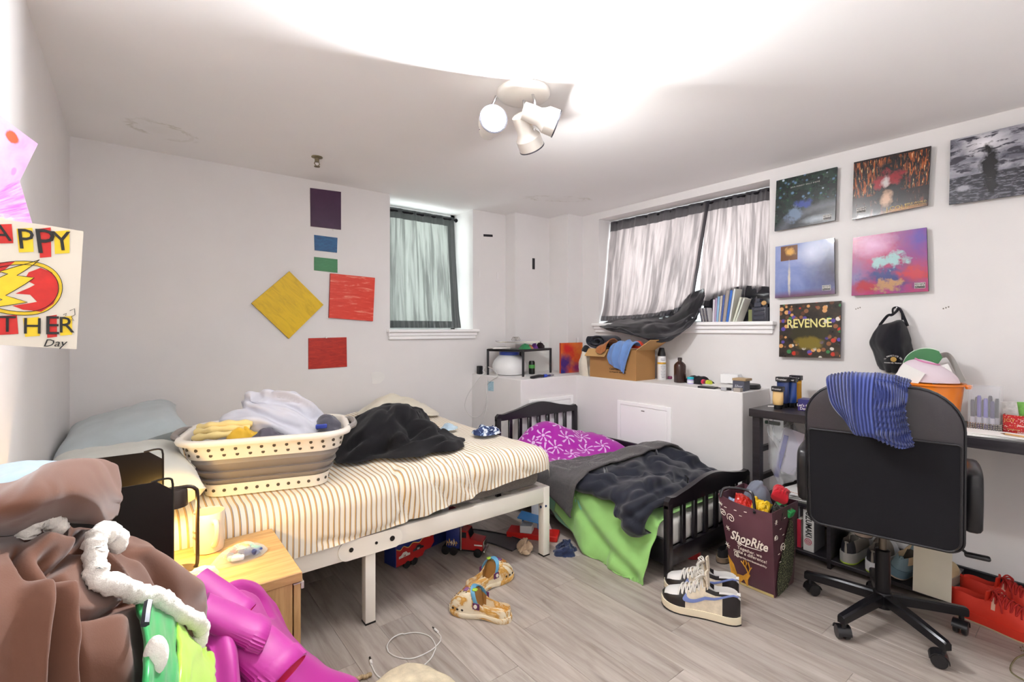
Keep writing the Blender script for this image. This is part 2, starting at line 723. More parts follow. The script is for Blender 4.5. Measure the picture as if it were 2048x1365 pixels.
def plank_mat():
    k = NT('grey_oak_laminate')
    v = k.coord(scale=(1, 1, 1))
    oi = k.n('ShaderNodeObjectInfo')
    rnd = oi.outputs['Random']
    cv = k.n('ShaderNodeCombineXYZ')
    k.put(cv.inputs[0], k.math('MULTIPLY', rnd, 37.0))
    k.put(cv.inputs[1], k.math('MULTIPLY', rnd, 71.0))
    va = k.n('ShaderNodeVectorMath', operation='ADD')
    k.put(va.inputs[0], v)
    k.put(va.inputs[1], cv.outputs[0])
    mp = k.n('ShaderNodeMapping')
    mp.inputs['Scale'].default_value = (14, 1.3, 1)
    k.put(mp.inputs[0], va.outputs[0])
    grain = k.noise(mp.outputs[0], 2.2, 6, 0.62, 0.6)
    mp2 = k.n('ShaderNodeMapping')
    mp2.inputs['Scale'].default_value = (60, 3, 1)
    k.put(mp2.inputs[0], va.outputs[0])
    fine = k.noise(mp2.outputs[0], 3, 4, 0.6, 0.3)
    c = k.ramp(grain, [(0.22, '#7c7068'), (0.40, '#a2978e'), (0.55, '#b5aba3'), (0.75, '#c2bab3')])
    c = k.mix(k.math('MULTIPLY', fine, 0.35), c, '#8b8078')
    tone = k.ramp(rnd, [(0.0, (0.80, 0.79, 0.79)), (0.5, (0.95, 0.94, 0.93)), (1.0, (1.06, 1.06, 1.06))])
    c = k.mix(1.0, c, tone, 'MULTIPLY')
    kn = k.voro(mp.outputs[0], 0.55)
    c = k.mix(k.ramp(kn, [(0.02, (0.75,) * 3), (0.10, (0.0,) * 3)]), c, '#5f544c')
    k.base(c).set(rough=0.36, spec=0.45)
    k.bump(grain, 0.08, 0.002)
    return k.m


WALL = wall_mat()
WHITE = plain('white_trim_paint', '#f9f8f8', 0.35, var=0.01)
JOINT = plain('dark_floor_joint', '#4a433e', 0.8)

# floor: a base under separate laminate boards
fl = struct(MB().box(XC - 0.1, XB + 0.4, YF - 0.1, YA + 0.4, -0.06, -0.007), 'floor', JOINT)
PLANK = plank_mat()
PW, PL = 0.152, 1.22
xi = 0
x = -0.27
while x < XB + 0.02:
    y = YF - 0.05 - ((xi * 0.437) % 1.0) * PL
    while y < YA + 0.06:
        y0, y1 = max(y, YF - 0.04), min(y + PL, YA + 0.06)
        if y1 - y0 > 0.03:
            w, l = min(PW, XB + 0.02 - x) - 0.0007, y1 - y0 - 0.0007
            if w > 0.02:
                o = MB().box(-w / 2, w / 2, -l / 2, l / 2, -0.007, 0.0, 0.0006, 1).obj('plank', PLANK, fl, False)
                o.location = (x + PW / 2, (y0 + y1) / 2, 0)
        y += PL
    x += PW
    xi += 1

struct(MB().box(XC - 0.1, XB + 0.5, YF - 0.1, YA + 0.5, CEIL, CEIL + 0.1), 'ceiling', ceiling_mat())
struct(MB().box(XC - 0.12, XC, YF - 0.1, YA + 0.35, -0.05, CEIL), 'wall_left', WALL)
struct(MB().box(XC - 0.1, XB + 0.3, YF - 0.12, YF, -0.05, CEIL), 'wall_front', WALL)
# back wall with the tall window recess, then the stepped corner
WAX0, WAX1, WAZ = 1.544, 2.30, 1.215
m = MB()
m.box(XC - 0.1, WAX0, YA, YA + 0.36, -0.05, CEIL)
m.box(WAX0, WAX1, YA, YA + 0.36, -0.05, WAZ - 0.03)
m.box(WAX1, 2.652, YA, YA + 0.36, -0.05, CEIL)
m.box(2.652, 3.055, 3.339, YA + 0.36, -0.05, CEIL)
m.box(3.055, XB + 0.34, 3.09, YA + 0.36, -0.05, CEIL)
struct(m, 'wall_back', WALL)
WBY0, WBY1, WBZ0, WBZ1 = 1.437, 2.895, 1.268, 2.186
m = MB()
m.box(XB, XB + 0.34, YF - 0.1, WBY0, -0.05, CEIL)
m.box(XB, XB + 0.34, WBY1, 3.09, -0.05, CEIL)
m.box(XB, XB + 0.34, WBY0, WBY1, -0.05, WBZ0 - 0.03)
m.box(XB, XB + 0.34, WBY0, WBY1, WBZ1, CEIL)
struct(m, 'wall_right', WALL)
LX, LY = 2.289, 2.815
m = MB()
m.box(LX, XB, LY, YA, -0.02, LEDGE, 0.004, 1)
m.box(2.8825, XB, WBY0, LY + 0.01, -0.02, LEDGE, 0.004, 1)
struct(m, 'wall_corner', WALL)


def sill(name, m):
    return struct(m, name, WHITE)


m = MB()
m.box(1.515, 2.334, YA - 0.055, YA + 0.30, WAZ - 0.022, WAZ, 0.004, 1)
m.box(1.525, 2.322, YA - 0.034, YA, WAZ - 0.050, WAZ - 0.022, 0.004, 1)
m.box(1.530, 2.316, YA - 0.022, YA, WAZ - 0.078, WAZ - 0.050, 0.004, 1)
sill('trim_1', m)
m = MB()
m.box(XB - 0.055, XB + 0.30, 1.395, 2.935, WBZ0 - 0.024, WBZ0, 0.004, 1)
m.box(XB - 0.036, XB, 1.405, 2.925, WBZ0 - 0.052, WBZ0 - 0.024, 0.004, 1)
m.box(XB - 0.022, XB, 1.412, 2.918, WBZ0 - 0.080, WBZ0 - 0.052, 0.004, 1)
sill('trim_2', m)
# black strip where the wall behind the desk meets the floor
struct(MB().box(XB - 0.018, XB, YF, 1.436, 0.0, 0.045, 0.003, 1), 'baseboard_right', plain('black_skirting', '#15141a', 0.35))

GLASS = clear('window_glass', (0.96, 0.985, 0.975), 0.06)
VINYL = plain('white_window_vinyl', '#e6eae8', 0.3, var=0.02)


def window(name, x0, x1, y0, y1, z0, z1, axis):
    w = bpy.data.objects.new(name, None)
    COL.objects.link(w)
    w['kind'] = 'structure'
    f = MB()
    t = 0.045
    if axis == 'y':
        for a, b, c, d in ((x0, x0 + t, z0, z1), (x1 - t, x1, z0, z1), (x0, x1, z0, z0 + t), (x0, x1, z1 - t, z1), (x0, x1, (z0 + z1) / 2 - t / 2, (z0 + z1) / 2 + t / 2)):
            f.box(a, b, y0, y1, c, d, 0.004, 1)
        zm = (z0 + z1) / 2
        for c, d in ((z0 + t, zm - t / 2), (zm + t / 2, z1 - t)):
            MB().box(x0 + t, x1 - t, (y0 + y1) / 2 - 0.003, (y0 + y1) / 2 + 0.003, c, d).obj('pane', GLASS, w, False)
    else:
        ym = (y0 + y1) / 2
        for a, b, c, d in ((y0, y0 + t, z0, z1), (y1 - t, y1, z0, z1), (y0, y1, z0, z0 + t), (y0, y1, z1 - t, z1), (ym - t / 2, ym + t / 2, z0, z1)):
            f.box(x0, x1, a, b, c, d, 0.004, 1)
        for c, d in ((y0 + t, ym - t / 2), (ym + t / 2, y1 - t)):
            MB().box((x0 + x1) / 2 - 0.003, (x0 + x1) / 2 + 0.003, c, d, z0 + t, z1 - t).obj('pane', GLASS, w, False)
    f.obj('window_frame', VINYL, w, False)
    return w


window('window_1', WAX0, WAX1, YA + 0.30, YA + 0.35, WAZ - 0.03, CEIL, 'y')
window('window_2', XB + 0.29, XB + 0.33, WBY0, WBY1, WBZ0 - 0.03, WBZ1, 'x')

# access panels on the two faces of the boxed ledge
def access_panel(label, axis, a0, a1, z0, z1, pos):
    t = thing('access_panel', label, 'panel', ((a0 + a1) / 2, pos, z0) if axis == 'y' else (pos, (a0 + a1) / 2, z0), 0, 'white access panels in the boxed ledge')
    w, h = abs(a1 - a0) / 2, z1 - z0
    f, d, ln = MB(), MB(), MB()
    rotm = Matrix.Identity(3) if axis == 'y' else Matrix.Rotation(-PI / 2, 3, 'Z')
    fr = 0.028
    for a, b, c, e in ((-w, -w + fr, 0, h), (w - fr, w, 0, h), (-w + fr, w - fr, 0, fr), (-w + fr, w - fr, h - fr, h)):
        f.box(a, b, -0.010, 0, c, e, 0.002, 1)
    d.box(-w + fr + 0.002, w - fr - 0.002, -0.007, 0, fr + 0.002, h - fr - 0.002, 0.002, 1)
    ln.box(-0.014, 0.014, -0.0085, -0.006, h - fr - 0.03, h - fr - 0.022, 0.001, 1)
    f.xf(rotm).obj('frame', WHITE, t, False)
    dd = d.xf(rotm).obj('door', WHITE, t, False)
    ln.xf(rotm).obj('latch', plain('worn_metal', '#8d8a86', 0.4, 0.6), dd, False)
    return t


pa, pb = at(1058, 800, Y=LY), at(1145, 791, Y=LY)
access_panel('white access panel in the ledge face directly behind the black headboard', 'y', pa.x, pb.x, 0.30, 0.5 * (pa.z + pb.z), LY)
pa, pb = at(1236, 800, X=2.8825), at(1343, 816, X=2.8825)
access_panel('larger white access panel in the ledge face beside the toddler bed', 'x', pb.y, pa.y, 0.28, 0.5 * (pa.z + pb.z), 2.8825)

# ------------------------------------------------------------------ ceiling lamp with three swivel heads
LAMPW = plain('cream_lamp_enamel', '#e4ded6', 0.28, var=0.02, coat=0.3)
CHROME = plain('chrome', '#c9c9cc', 0.15, 1.0, var=0.0)


def bulb_point(name, loc, watts, col, r=0.022):
    l = bpy.data.lights.new(name, 'POINT')
    l.energy, l.color, l.shadow_soft_size = watts, col, r
    o = bpy.data.objects.new(name, l)
    COL.objects.link(o)
    o.location = loc
    o['kind'] = 'helper'
    return o


lc = at(1047, 184, Z=CEIL)
lamp = thing('ceiling_spotlight', 'white round ceiling light with three swivelling spot heads, one glaring towards the room', 'ceiling light', (lc.x, lc.y, CEIL))
MB().lathe([(0.115, 0), (0.115, -0.012), (0.108, -0.022), (0.085, -0.027), (0.0, -0.028)], seg=48, cap0=False).obj('base_plate', LAMPW, lamp, True, 50)
RT, FW = Vector((math.cos(TH), math.sin(TH), 0)), Vector((-math.sin(TH), math.cos(TH), 0))
UPV = Vector((0, 0, 1))
COLD = (0.94, 0.97, 1.0)
GLOW = emitter('bulb_glow', '#fff6ea', 40.0)
DARKGLASS = plain('unlit_purple_reflector', '#4a4478', 0.1, 0.3, var=0.0)


def spot_head(mouth, axis, lit, watts, rel=0.020):
    """mouth: room point at the middle of the open end; the head runs back from it along -axis"""
    ax = Vector(axis).normalized()
    mo = mouth - Vector(lamp.location)
    back = mo - ax * 0.155
    prof = [(0.030, 0.0), (0.036, 0.004), (0.038, 0.03), (0.038, 0.075), (0.046, 0.092), (0.056, 0.105), (0.057, 0.150), (0.057, 0.155), (0.053, 0.155), (0.052, 0.108), (0.036, 0.085), (0.010, 0.084)]
    h = MB().lathe(prof, back, 32, ax, cap1=True).obj('spot_head', LAMPW, lamp, True, 35)
    MB().lathe([(0.0575, 0.151), (0.0585, 0.153), (0.0585, 0.1565), (0.0520, 0.1565)], back, 32, ax, cap0=False, cap1=False).obj('rim', plain('dark_rim', '#4b4a52', 0.3, 0.6), h)
    for q in (0.012, 0.055):
        sd = ax.cross(UPV).normalized()
        MB().cyl(back + ax * (q + 0.02) + sd * 0.037, back + ax * (q + 0.02) + sd * 0.042, 0.005, seg=10).obj('screw', CHROME, h)
    depth = rel
    c = mo - ax * depth
    if lit:
        MB().lathe([(0.0, 0.0), (0.046, 0.0), (0.050, 0.004), (0.046, 0.009), (0.018, 0.012), (0.0, 0.012)], c - ax * 0.012, 28, ax).obj('bulb', GLOW, h)
        l = bpy.data.lights.new('bulb_light', 'AREA')
        l.shape, l.size, l.energy, l.color = 'DISK', 0.085, watts, COLD
        lo = bpy.data.objects.new('bulb_light', l)
        COL.objects.link(lo)
        lo.location = Vector(lamp.location) + mo - ax * 0.006
        lo.rotation_euler = ax.to_track_quat('-Z', 'Y').to_euler()
        lo['kind'] = 'helper'
    else:
        MB().lathe([(0.0, 0.0), (0.050, 0.0), (0.050, 0.006), (0.0, 0.006)], c, 28, ax).obj('bulb', DARKGLASS, h)
    mid = back + ax * 0.055
    MB().tube(spline([mid + UPV * 0.03, mid + UPV * 0.06, Vector((mid.x * 0.8, mid.y * 0.8, -0.02))], 8), 0.006, 10).obj('stem', CHROME, lamp)


m1 = at(987, 238, Z=2.085)
spot_head(m1, (Vector((0, 0, CAM_H)) - m1).normalized() + UPV * 0.36 + RT * 0.17, True, 41)
m2 = at(1113, 248, Z=2.095)
spot_head(m2, RT * 0.86 - UPV * 0.30 + FW * 0.10, True, 2.2)
m3 = at(1064, 296, Z=2.035)
spot_head(m3, RT * 0.36 - UPV * 0.66 + FW * 0.60, True, 5.5)

sp = at(634, 314, Z=CEIL)
t = thing('fire_sprinkler', 'small brass fire sprinkler on the ceiling above the purple square', 'sprinkler', (sp.x, sp.y, CEIL))
BRASS = plain('dull_brass', '#8f8468', 0.35, 0.8)
MB().lathe([(0.032, 0), (0.032, -0.004), (0.014, -0.008), (0.012, -0.03)], seg=20, cap0=False).obj('collar', BRASS, t)
m = MB()
for s in (-1, 1):
    m.tube([(s * 0.010, 0, -0.028), (s * 0.015, 0, -0.042), (s * 0.004, 0, -0.056)], 0.003, 6)
m.obj('frame', BRASS, t)
MB().lathe([(0.0, -0.056), (0.017, -0.056), (0.017, -0.059), (0, -0.059)], seg=16).obj('deflector', BRASS, t)

# ------------------------------------------------------------------ curtains
def curtain_mat(name, dark, lightc, hem_lo, hem_hi, hem_side):
    k = NT(name)
    uv = k.coord('UV')
    x, y, z = k.sep(uv)
    h1 = k.math('GREATER_THAN', y, 1 - hem_hi)
    h2 = k.math('LESS_THAN', y, hem_lo)
    h3 = k.math('GREATER_THAN', x, 1 - hem_side)
    hem = k.math('MAXIMUM', k.math('MAXIMUM', h1, h2), h3)
    sp_ = k.noise(k.coord('UV', (160, 120, 1)), 4, 2, 0.7)
    big = k.noise(k.coord('UV', (11, 0.9, 1)), 1.6, 3, 0.6, 0.5)
    tcol = k.mix(k.ramp(sp_, [(0.35, (0,) * 3), (0.65, (1,) * 3)]), tuple(c * 0.62 for c in lin(lightc)), lin(lightc))
    tcol = k.mix(k.ramp(big, [(0.40, (0.85,) * 3), (0.56, (0,) * 3)]), tcol, tuple(c * 0.35 for c in lin(lightc)))  # upright streaks: dark fold lines put into the cloth colour
    tcol = k.mix(hem, tcol, tuple(c * 0.10 for c in lin(lightc)))
    tl = k.n('ShaderNodeBsdfTranslucent')
    k.put(tl.inputs[0], tcol)
    k.base(dark).set(rough=0.38, spec=0.5, sheen=0.1)
    ad = k.n('ShaderNodeAddShader')
    k.t.links.new(tl.outputs[0], ad.inputs[0])
    k.t.links.new(k.b.outputs[0], ad.inputs[1])
    k.t.links.new(ad.outputs[0], k.out.inputs[0])
    return k.m


SATIN = plain('black_navy_satin', '#101119', 0.28, var=0.1, spec=0.6, sheen=0.1)
RODM = plain('black_rod', '#17161c', 0.3, 0.5)


def curtain_sheet(p_top, p_bot, nfold, amp, seed, out, n=(150, 46), pool=0.0, sway=0.0):
    """a gathered hanging: p_top, p_bot are lists of points along the top and the lower edge"""
    T, B = catmull([tuple(p) for p in p_top], n[0]), catmull([tuple(p) for p in p_bot], n[0])
    v = np.linspace(0, 1, n[1])[None, :, None]
    P = B[:, None] * (1 - v) + T[:, None] * v
    u = np.linspace(0, 1, n[0])[:, None]
    vv = v[..., 0]
    ph = u * nfold * 2 * PI + 1.6 * fbm(u * nfold * 0.5, vv * 0.9, seed) * 2 + sway * (1 - vv) * 2
    d = amp * (np.sin(ph) * 0.6 + 0.4 * np.sin(ph * 2.3 + 1)) * (0.35 + 0.65 * (1 - vv) ** 0.5)
    d = d + 0.35 * amp * (folds(u * 6, vv * 3, seed) - 0.4) + pool * np.exp(-((vv / 0.10) ** 2)) * folds(u * 7, vv * 6, seed + 4)
    P = P + np.asarray(out)[None, None] * d[..., None]
    uv = np.stack(np.broadcast_arrays(u, vv), -1)
    return P, uv


c1 = thing('window_curtain', 'sheer black curtain glowing grey green in the tall narrow window recess', 'curtain', (1.87, 3.62, WAZ))
P, uv = curtain_sheet([(1.55, 3.625, 2.19), (2.195, 3.625, 2.185)], [(1.552, 3.61, WAZ + 0.012), (1.9, 3.60, WAZ + 0.012), (2.235, 3.60, WAZ + 0.012)], 5, 0.014, 3, (0, -1, 0), pool=0.03)
cm = MB().grid(P, 0, uvs=uv).move((-1.87, -3.62, -WAZ))
cm.obj('fabric', curtain_mat('curtain_grey_green', '#1d2429', '#92948f', 0.06, 0.085, 0.10), c1, True, 120)
m = MB().cyl((1.546, 3.632, 2.165), (2.215, 3.632, 2.165), 0.010)
m.ball((2.222, 3.632, 2.165), 0.018)
m.move((-1.87, -3.62, -WAZ)).obj('rod', RODM, c1)

c2 = thing('window_curtain', 'wide black satin curtain with silvery shine hanging crooked in the broad window', 'curtain', (3.35, 2.16, WBZ0))
CM2 = curtain_mat('curtain_silver', '#1f1f29', '#a59694', 0.05, 0.10, 0.03)
off2 = (-3.35, -2.16, -WBZ0)
zt = 2.182
P, uv = curtain_sheet([(3.40, 2.888, zt), (3.40, 2.40, zt), (3.40, 1.94, zt)],
                      [(3.30, 2.888, WBZ0 + 0.02), (3.30, 2.60, WBZ0 + 0.02), (3.29, 2.3, WBZ0 + 0.04), (3.27, 2.00, WBZ0 + 0.10)], 7, 0.022, 5, (-1, 0, 0), pool=0.05, sway=0.6)
MB().grid(P, 0, uvs=uv).move(off2).obj('fabric', CM2, c2, True, 120)
P, uv = curtain_sheet([(3.405, 1.965, zt), (3.405, 1.7, zt), (3.405, 1.440, zt)],
                      [(3.36, 2.02, WBZ0 + 0.13), (3.34, 1.78, WBZ0 + 0.10), (3.36, 1.60, WBZ0 + 0.06), (3.37, 1.440, WBZ0 + 0.02)], 5, 0.020, 9, (-1, 0, 0), pool=0.03, sway=1.4)
MB().grid(P, 0, uvs=uv).move(off2).obj('fabric', CM2, c2, True, 120)
m = MB().cyl((3.412, WBY0 + 0.003, zt - 0.02), (3.412, WBY1 - 0.003, zt - 0.02), 0.009)
m.move(off2).obj('rod', RODM, c2)
# dark lower hem of the second length, pushed back behind the magazines
P, uv = patch([[(3.37, 1.95, 1.47), (3.37, 1.70, 1.52), (3.37, 1.445, 1.50)], [(3.33, 1.95, 1.38), (3.35, 1.70, 1.42), (3.35, 1.445, 1.42)],
               [(3.33, 1.93, WBZ0 + 0.003), (3.37, 1.70, WBZ0 + 0.003), (3.37, 1.445, WBZ0 + 0.003)]], 20, 30, lambda u, v: 0.03 * (folds(u * 3, v * 4, 4) - 0.4) * np.minimum(1, (1 - u) * 6))
MB().grid(P, 0.004).move(off2).obj('hem', SATIN, c2, True, 90)
# the loose tail of the first length, pulled out over the sill
tail = [
    [at(1196, 652, X=3.22), at(1225, 640, X=3.26), at(1290, 634, X=3.28), at(1345, 622, X=3.29), at(1378, 590, X=3.29), at(1408, 577, X=3.30)],
    [at(1206, 655, X=3.14), at(1250, 652, X=3.12), at(1300, 648, X=3.13), at(1352, 645, X=3.18), at(1385, 612, X=3.22), at(1408, 582, X=3.26)],
    [at(1215, 659, X=3.13), at(1262, 668, X=3.05), at(1310, 674, X=3.03), at(1358, 664, X=3.10), at(1392, 628, X=3.18), at(1409, 588, X=3.24)],
    [at(1240, 655, X=3.10), at(1290, 678, X=3.02), at(1330, 684, X=3.01), at(1372, 662, X=3.09), at(1396, 632, X=3.19), at(1410, 592, X=3.25)],
]
P, uv = patch(tail, 44, 70, lambda u, v: 0.022 * (folds(u * 4 + 2, v * 7, 8) - 0.35) * np.clip((1 - v) * 4, 0.1, 1))
MB().grid(P, 0.005, uvs=uv).move(off2).obj('loose_tail', SATIN, c2, True, 120)

# ------------------------------------------------------------------ flat print helper
def art(name, base, layers, rough=0.25, coat=0.2):
    """printed or painted picture in UV space: base = (colour a, colour b, noise scale x, y); layers of soft ellipses and boxes"""
    k = NT(name)
    a, b, sx, sy = base
    f = k.noise(k.coord('UV', (sx, sy, 1)), 1.0, 5, 0.6, 0.4)
    c = k.ramp(f, [(0.35, a), (0.65, b)])
    wob = k.noise(k.coord('UV', (1, 1, 1)), 7, 4, 0.6)
    u, v, _ = k.sep(k.coord('UV'))
    for L in layers:
        if L[0] == 'e':
            _, cx, cy, rx, ry, soft, jit, col = L
            dx = k.math('DIVIDE', k.math('SUBTRACT', u, cx), rx)
            dy = k.math('DIVIDE', k.math('SUBTRACT', v, cy), ry)
            d = k.math('SQRT', k.math('ADD', k.math('MULTIPLY', dx, dx), k.math('MULTIPLY', dy, dy)))
            d = k.math('ADD', d, k.math('MULTIPLY', k.math('SUBTRACT', wob, 0.5), jit))
            mk = k.ramp(k.math('MULTIPLY', d, 0.5), [(0.5 * (1 - soft), (1,) * 3), (0.5, (0,) * 3)])
        elif L[0] == 'b':
            _, x0, x1, y0, y1, col = L
            mk = k.math('MULTIPLY', k.math('MULTIPLY', k.math('GREATER_THAN', u, x0), k.math('LESS_THAN', u, x1)),
                        k.math('MULTIPLY', k.math('GREATER_THAN', v, y0), k.math('LESS_THAN', v, y1)))
        elif L[0] == 'n':
            _, nx, ny, lo, hi, y0, y1, col = L
            nn = k.noise(k.coord('UV', (nx, ny, 1)), 1.0, 4, 0.6, 0.5)
            mk = k.math('MULTIPLY', k.ramp(nn, [(lo, (0,) * 3), (hi, (1,) * 3)]), k.math('MULTIPLY', k.math('GREATER_THAN', v, y0), k.math('LESS_THAN', v, y1)))
        elif L[0] == 'v':
            _, sc_, lo, hi, y0, y1, _c = L
            nd = k.n('ShaderNodeTexVoronoi')
            k.put(nd.inputs['Vector'], k.coord('UV'))
            nd.inputs['Scale'].default_value = sc_
            mk = k.math('MULTIPLY', k.ramp(nd.outputs['Distance'], [(lo, (1,) * 3), (hi, (0,) * 3)]), k.math('MULTIPLY', k.math('GREATER_THAN', v, y0), k.math('LESS_THAN', v, y1)))
            if _c is None:
                hv = k.sep(nd.outputs['Color'])[0]
                col = k.ramp(hv, [(0.0, '#8a5a3c'), (0.2, '#d9a066'), (0.4, '#5a3a2a'), (0.55, '#d8d0c4'), (0.7, '#5b4a9a'), (0.8, '#c23a2c'), (0.9, '#3d7a4a')], 'CONSTANT')
            else:
                col = _c
        c = k.mix(mk, c, col)
    k.base(c).set(rough=rough, coat=coat)
    return k.m


def quad(TL, TR, BR, BL, back, nrm_flip=False):
    """a slab whose front face is the given quad; back is the vector to the rear face. Returns (slab MB, print MB)"""
    q = [Vector(p) for p in (BL, BR, TR, TL)]
    s = MB().rings([q, [p + Vector(back) for p in q]])
    f = Vector(back).normalized() * -0.0008
    pr = MB()
    pr.add([p + f for p in q], [(0, 1, 2, 3)])
    pr.uv = [(0, 0), (1, 0), (1, 1), (0, 1)]
    return s, pr


def picture(name, label, cat, corners, plane, depth, side_mat, print_mat, group=None, base=None):
    axis, pos = plane
    c4 = [at(px, py, **{axis: pos}) for px, py in corners]
    back = (0, depth, 0) if axis == 'Y' else (depth, 0, 0)
    c = sum(c4, Vector()) / 4
    t = thing(name, label, cat, (c.x, c.y, min(p.z for p in c4)), 0, group)
    o = Vector(t.location)
    s, pr = quad(*[p - o for p in c4], back)
    s.obj('board', side_mat, t, False)
    pr.obj('print', print_mat, t, False)
    return t, [p - o for p in c4]


def brushy(name, a, b, c=None, sx=3, sy=22, rot=0.4):
    k = NT(name)
    v = k.coord('UV', (sx, sy, 1), (0, 0, rot))
    f = k.noise(v, 1.0, 5, 0.65, 0.8)
    st = [(0.3, a), (0.7, b)] if c is None else [(0.25, a), (0.55, b), (0.78, c)]
    k.base(k.ramp(f, st)).set(rough=0.4, spec=0.4)
    k.bump(f, 0.25, 0.002)
    return k.m


PAPERW = plain('paper_edge', '#d8d2c8', 0.7)
grp = 'painted squares on the bed wall'
picture('painted_canvas', 'dark purple upright rectangle, topmost picture on the bed wall', 'painting', [(620, 376), (682, 384), (682, 460), (621, 453)], ('Y', YA - 0.006), 0.006, PAPERW, brushy('purple_paint', '#3f2440', '#4a2c49', sx=2, sy=2), grp)
picture('painted_canvas', 'small blue rectangle below the purple picture', 'painting', [(628, 470), (675, 476), (674, 506), (629, 501)], ('Y', YA - 0.004), 0.004, PAPERW, brushy('blue_paint', '#123e6c', '#2c6a9c', sx=3, sy=8, rot=0.7), grp)
picture('painted_canvas', 'small green rectangle between the blue one and the orange square', 'painting', [(628, 514), (675, 519), (675, 546), (628, 541)], ('Y', YA - 0.004), 0.004, PAPERW, brushy('green_paint', '#2f6f45', '#3f8555', sx=3, sy=8, rot=0.7), grp)
t, q = picture('painted_canvas', 'yellow square canvas hung on its corner as a diamond', 'painting', [(579, 543), (647, 610), (578, 678), (503, 607)], ('Y', YA - 0.016), 0.016, plain('ochre_canvas_edge', '#8d7410', 0.6), brushy('yellow_paint', '#c39a08', '#e2bb10', '#d8ae0c', sx=2, sy=9, rot=0.9), grp)
picture('painted_canvas', 'orange red canvas with white scratch lines right of the diamond', 'painting', [(661, 547), (750, 556), (746, 643), (658, 636)], ('Y', YA - 0.016), 0.016, plain('red_canvas_edge', '#8a2318', 0.6), brushy('orange_red_paint', '#c93225', '#d94331', '#efb39c', sx=2.2, sy=16, rot=0.08), grp)
picture('painted_canvas', 'deep red rectangle, lowest picture on the bed wall', 'painting', [(617, 677), (693, 675), (694, 734), (617, 739)], ('Y', YA - 0.006), 0.006, plain('red_canvas_edge', '#8a2318', 0.6), brushy('red_paint', '#8f1c14', '#c0301f', sx=4, sy=14, rot=1.0), grp)
for px, py, lab in ((667, 461, 'clear push pin under the purple picture'), (652, 675, 'clear push pin above the deep red picture')):
    p = at(px, py, Y=YA)
    tp = MB().lathe([(0.006, 0), (0.004, -0.004), (0.004, -0.010), (0.007, -0.012), (0.0, -0.0125)], (0, 0, 0), 10, (0, 1, 0)).obj('push_pin', plain('clear_pin', '#e8e6e0', 0.2))
    tp.location = p
    tag(tp, lab, 'pin', 'push pins')

# bare plaster patch where paint peeled
p = at(754, 756, Y=YA)
out = [(0.052 * math.cos(a) * (1 + 0.25 * math.sin(3 * a + 1)), 0.055 * math.sin(a) * (1 + 0.2 * math.cos(2 * a))) for a in np.linspace(0, 2 * PI, 16, endpoint=False)]
o = MB().prism(out, (1, 0, 0), (0, 0, 1), (0, 0, 0), 0.0015).obj('peeled_paint_spot', plain('bare_plaster', '#e9e7e4', 0.8))
o.location = p
tag(o, 'roundish white peeled paint spot on the wall above the bed', 'paint spot')

# ------------------------------------------------------------------ children's drawings by the left corner
INK = plain('black_ink', '#1a1816', 0.6, var=0)
RED = plain('red_marker', '#c5241c', 0.6, var=0.12, scale=60)
YEL = plain('yellow_marker', '#e8c526', 0.6, var=0.08, scale=60)
CARD = plain('cream_drawing_paper', '#d9d0c0', 0.75, var=0.03)


class Sheet:
    """a sheet of paper bent along its width; uv -> room point, so that drawing can follow it"""

    def __init__(self, ctrl, n=(24, 16)):
        self.C = np.array([[tuple(p) for p in r] for r in ctrl], float)
        self.n = n

    def pts(self, uv, lift=0.0):
        uv = np.asarray(uv, float)
        G = patch(self.C, 41, 41)[0]
        N = normals(G)
        a = np.clip(uv, 0, 1) * 40
        i = np.minimum(a.astype(int), 39)
        f = a - i
        def s(A):
            return (A[i[:, 0], i[:, 1]] * ((1 - f[:, 0]) * (1 - f[:, 1]))[:, None] + A[i[:, 0] + 1, i[:, 1]] * (f[:, 0] * (1 - f[:, 1]))[:, None]
                    + A[i[:, 0], i[:, 1] + 1] * ((1 - f[:, 0]) * f[:, 1])[:, None] + A[i[:, 0] + 1, i[:, 1] + 1] * (f[:, 0] * f[:, 1])[:, None])
        return s(G) + s(N) * lift


def poly_on(sheet, polys, lift, name, mat, parent, org):
    m = MB()
    for pl in polys:
        # subdivide edges so the shape follows the bend
        P = sheet.pts(pl, lift)
        m.add([tuple(p - np.array(org)) for p in P], [tuple(range(len(pl)))])
    ob = m.obj(name, mat, parent, False)
    return ob


def strokes_on(sheet, lines, w, lift, name, mat, parent, org):
    m = MB()
    for ln in lines:
        P = [Vector(p) - Vector(org) for p in sheet.pts(ln, lift)]
        m.tube(P, w, 4)
    return m.obj(name, mat, parent)


Yr = 1.40
tr, br = at(167, 463, Y=Yr), at(153, 699, Y=Yr)
ml, mlb = at(60, 446, Y=1.385), at(60, 694, Y=1.385)
l_t, l_b = Vector((XC + 0.004, 1.366, at(-25, 436, Y=1.366).z)), Vector((XC + 0.004, 1.366, at(-25, 684, Y=1.366).z))
sh = Sheet([[l_b, l_t], [mlb, ml], [br, tr]])
org = ((l_b.x + br.x) / 2, 1.38, br.z)
cd = thing('handmade_card', "child's father's day drawing with a red and yellow lightning bolt circle", 'drawing', org)
P, uv = patch([[l_b, l_t], [mlb, ml], [br, tr]], 24, 8)
MB().grid(P, 0.0008).move((-org[0], -org[1], -org[2])).obj('paper', CARD, cd, True, 80)
LF = 0.0012
# which way is the front: towards the camera
_n = normals(P)[3, 3]
SG = 1 if _n[1] < 0 else -1


def px_uv(px, py):
    """photograph pixel on the card -> card uv"""
    u = np.interp(px, [-25, 60, 160], [0, 0.5, 1.0])
    top = np.interp(px, [-25, 60, 167], [436, 446, 463])
    bot = np.interp(px, [-25, 60, 153], [684, 694, 699])
    return (u, (bot - py) / (bot - top))


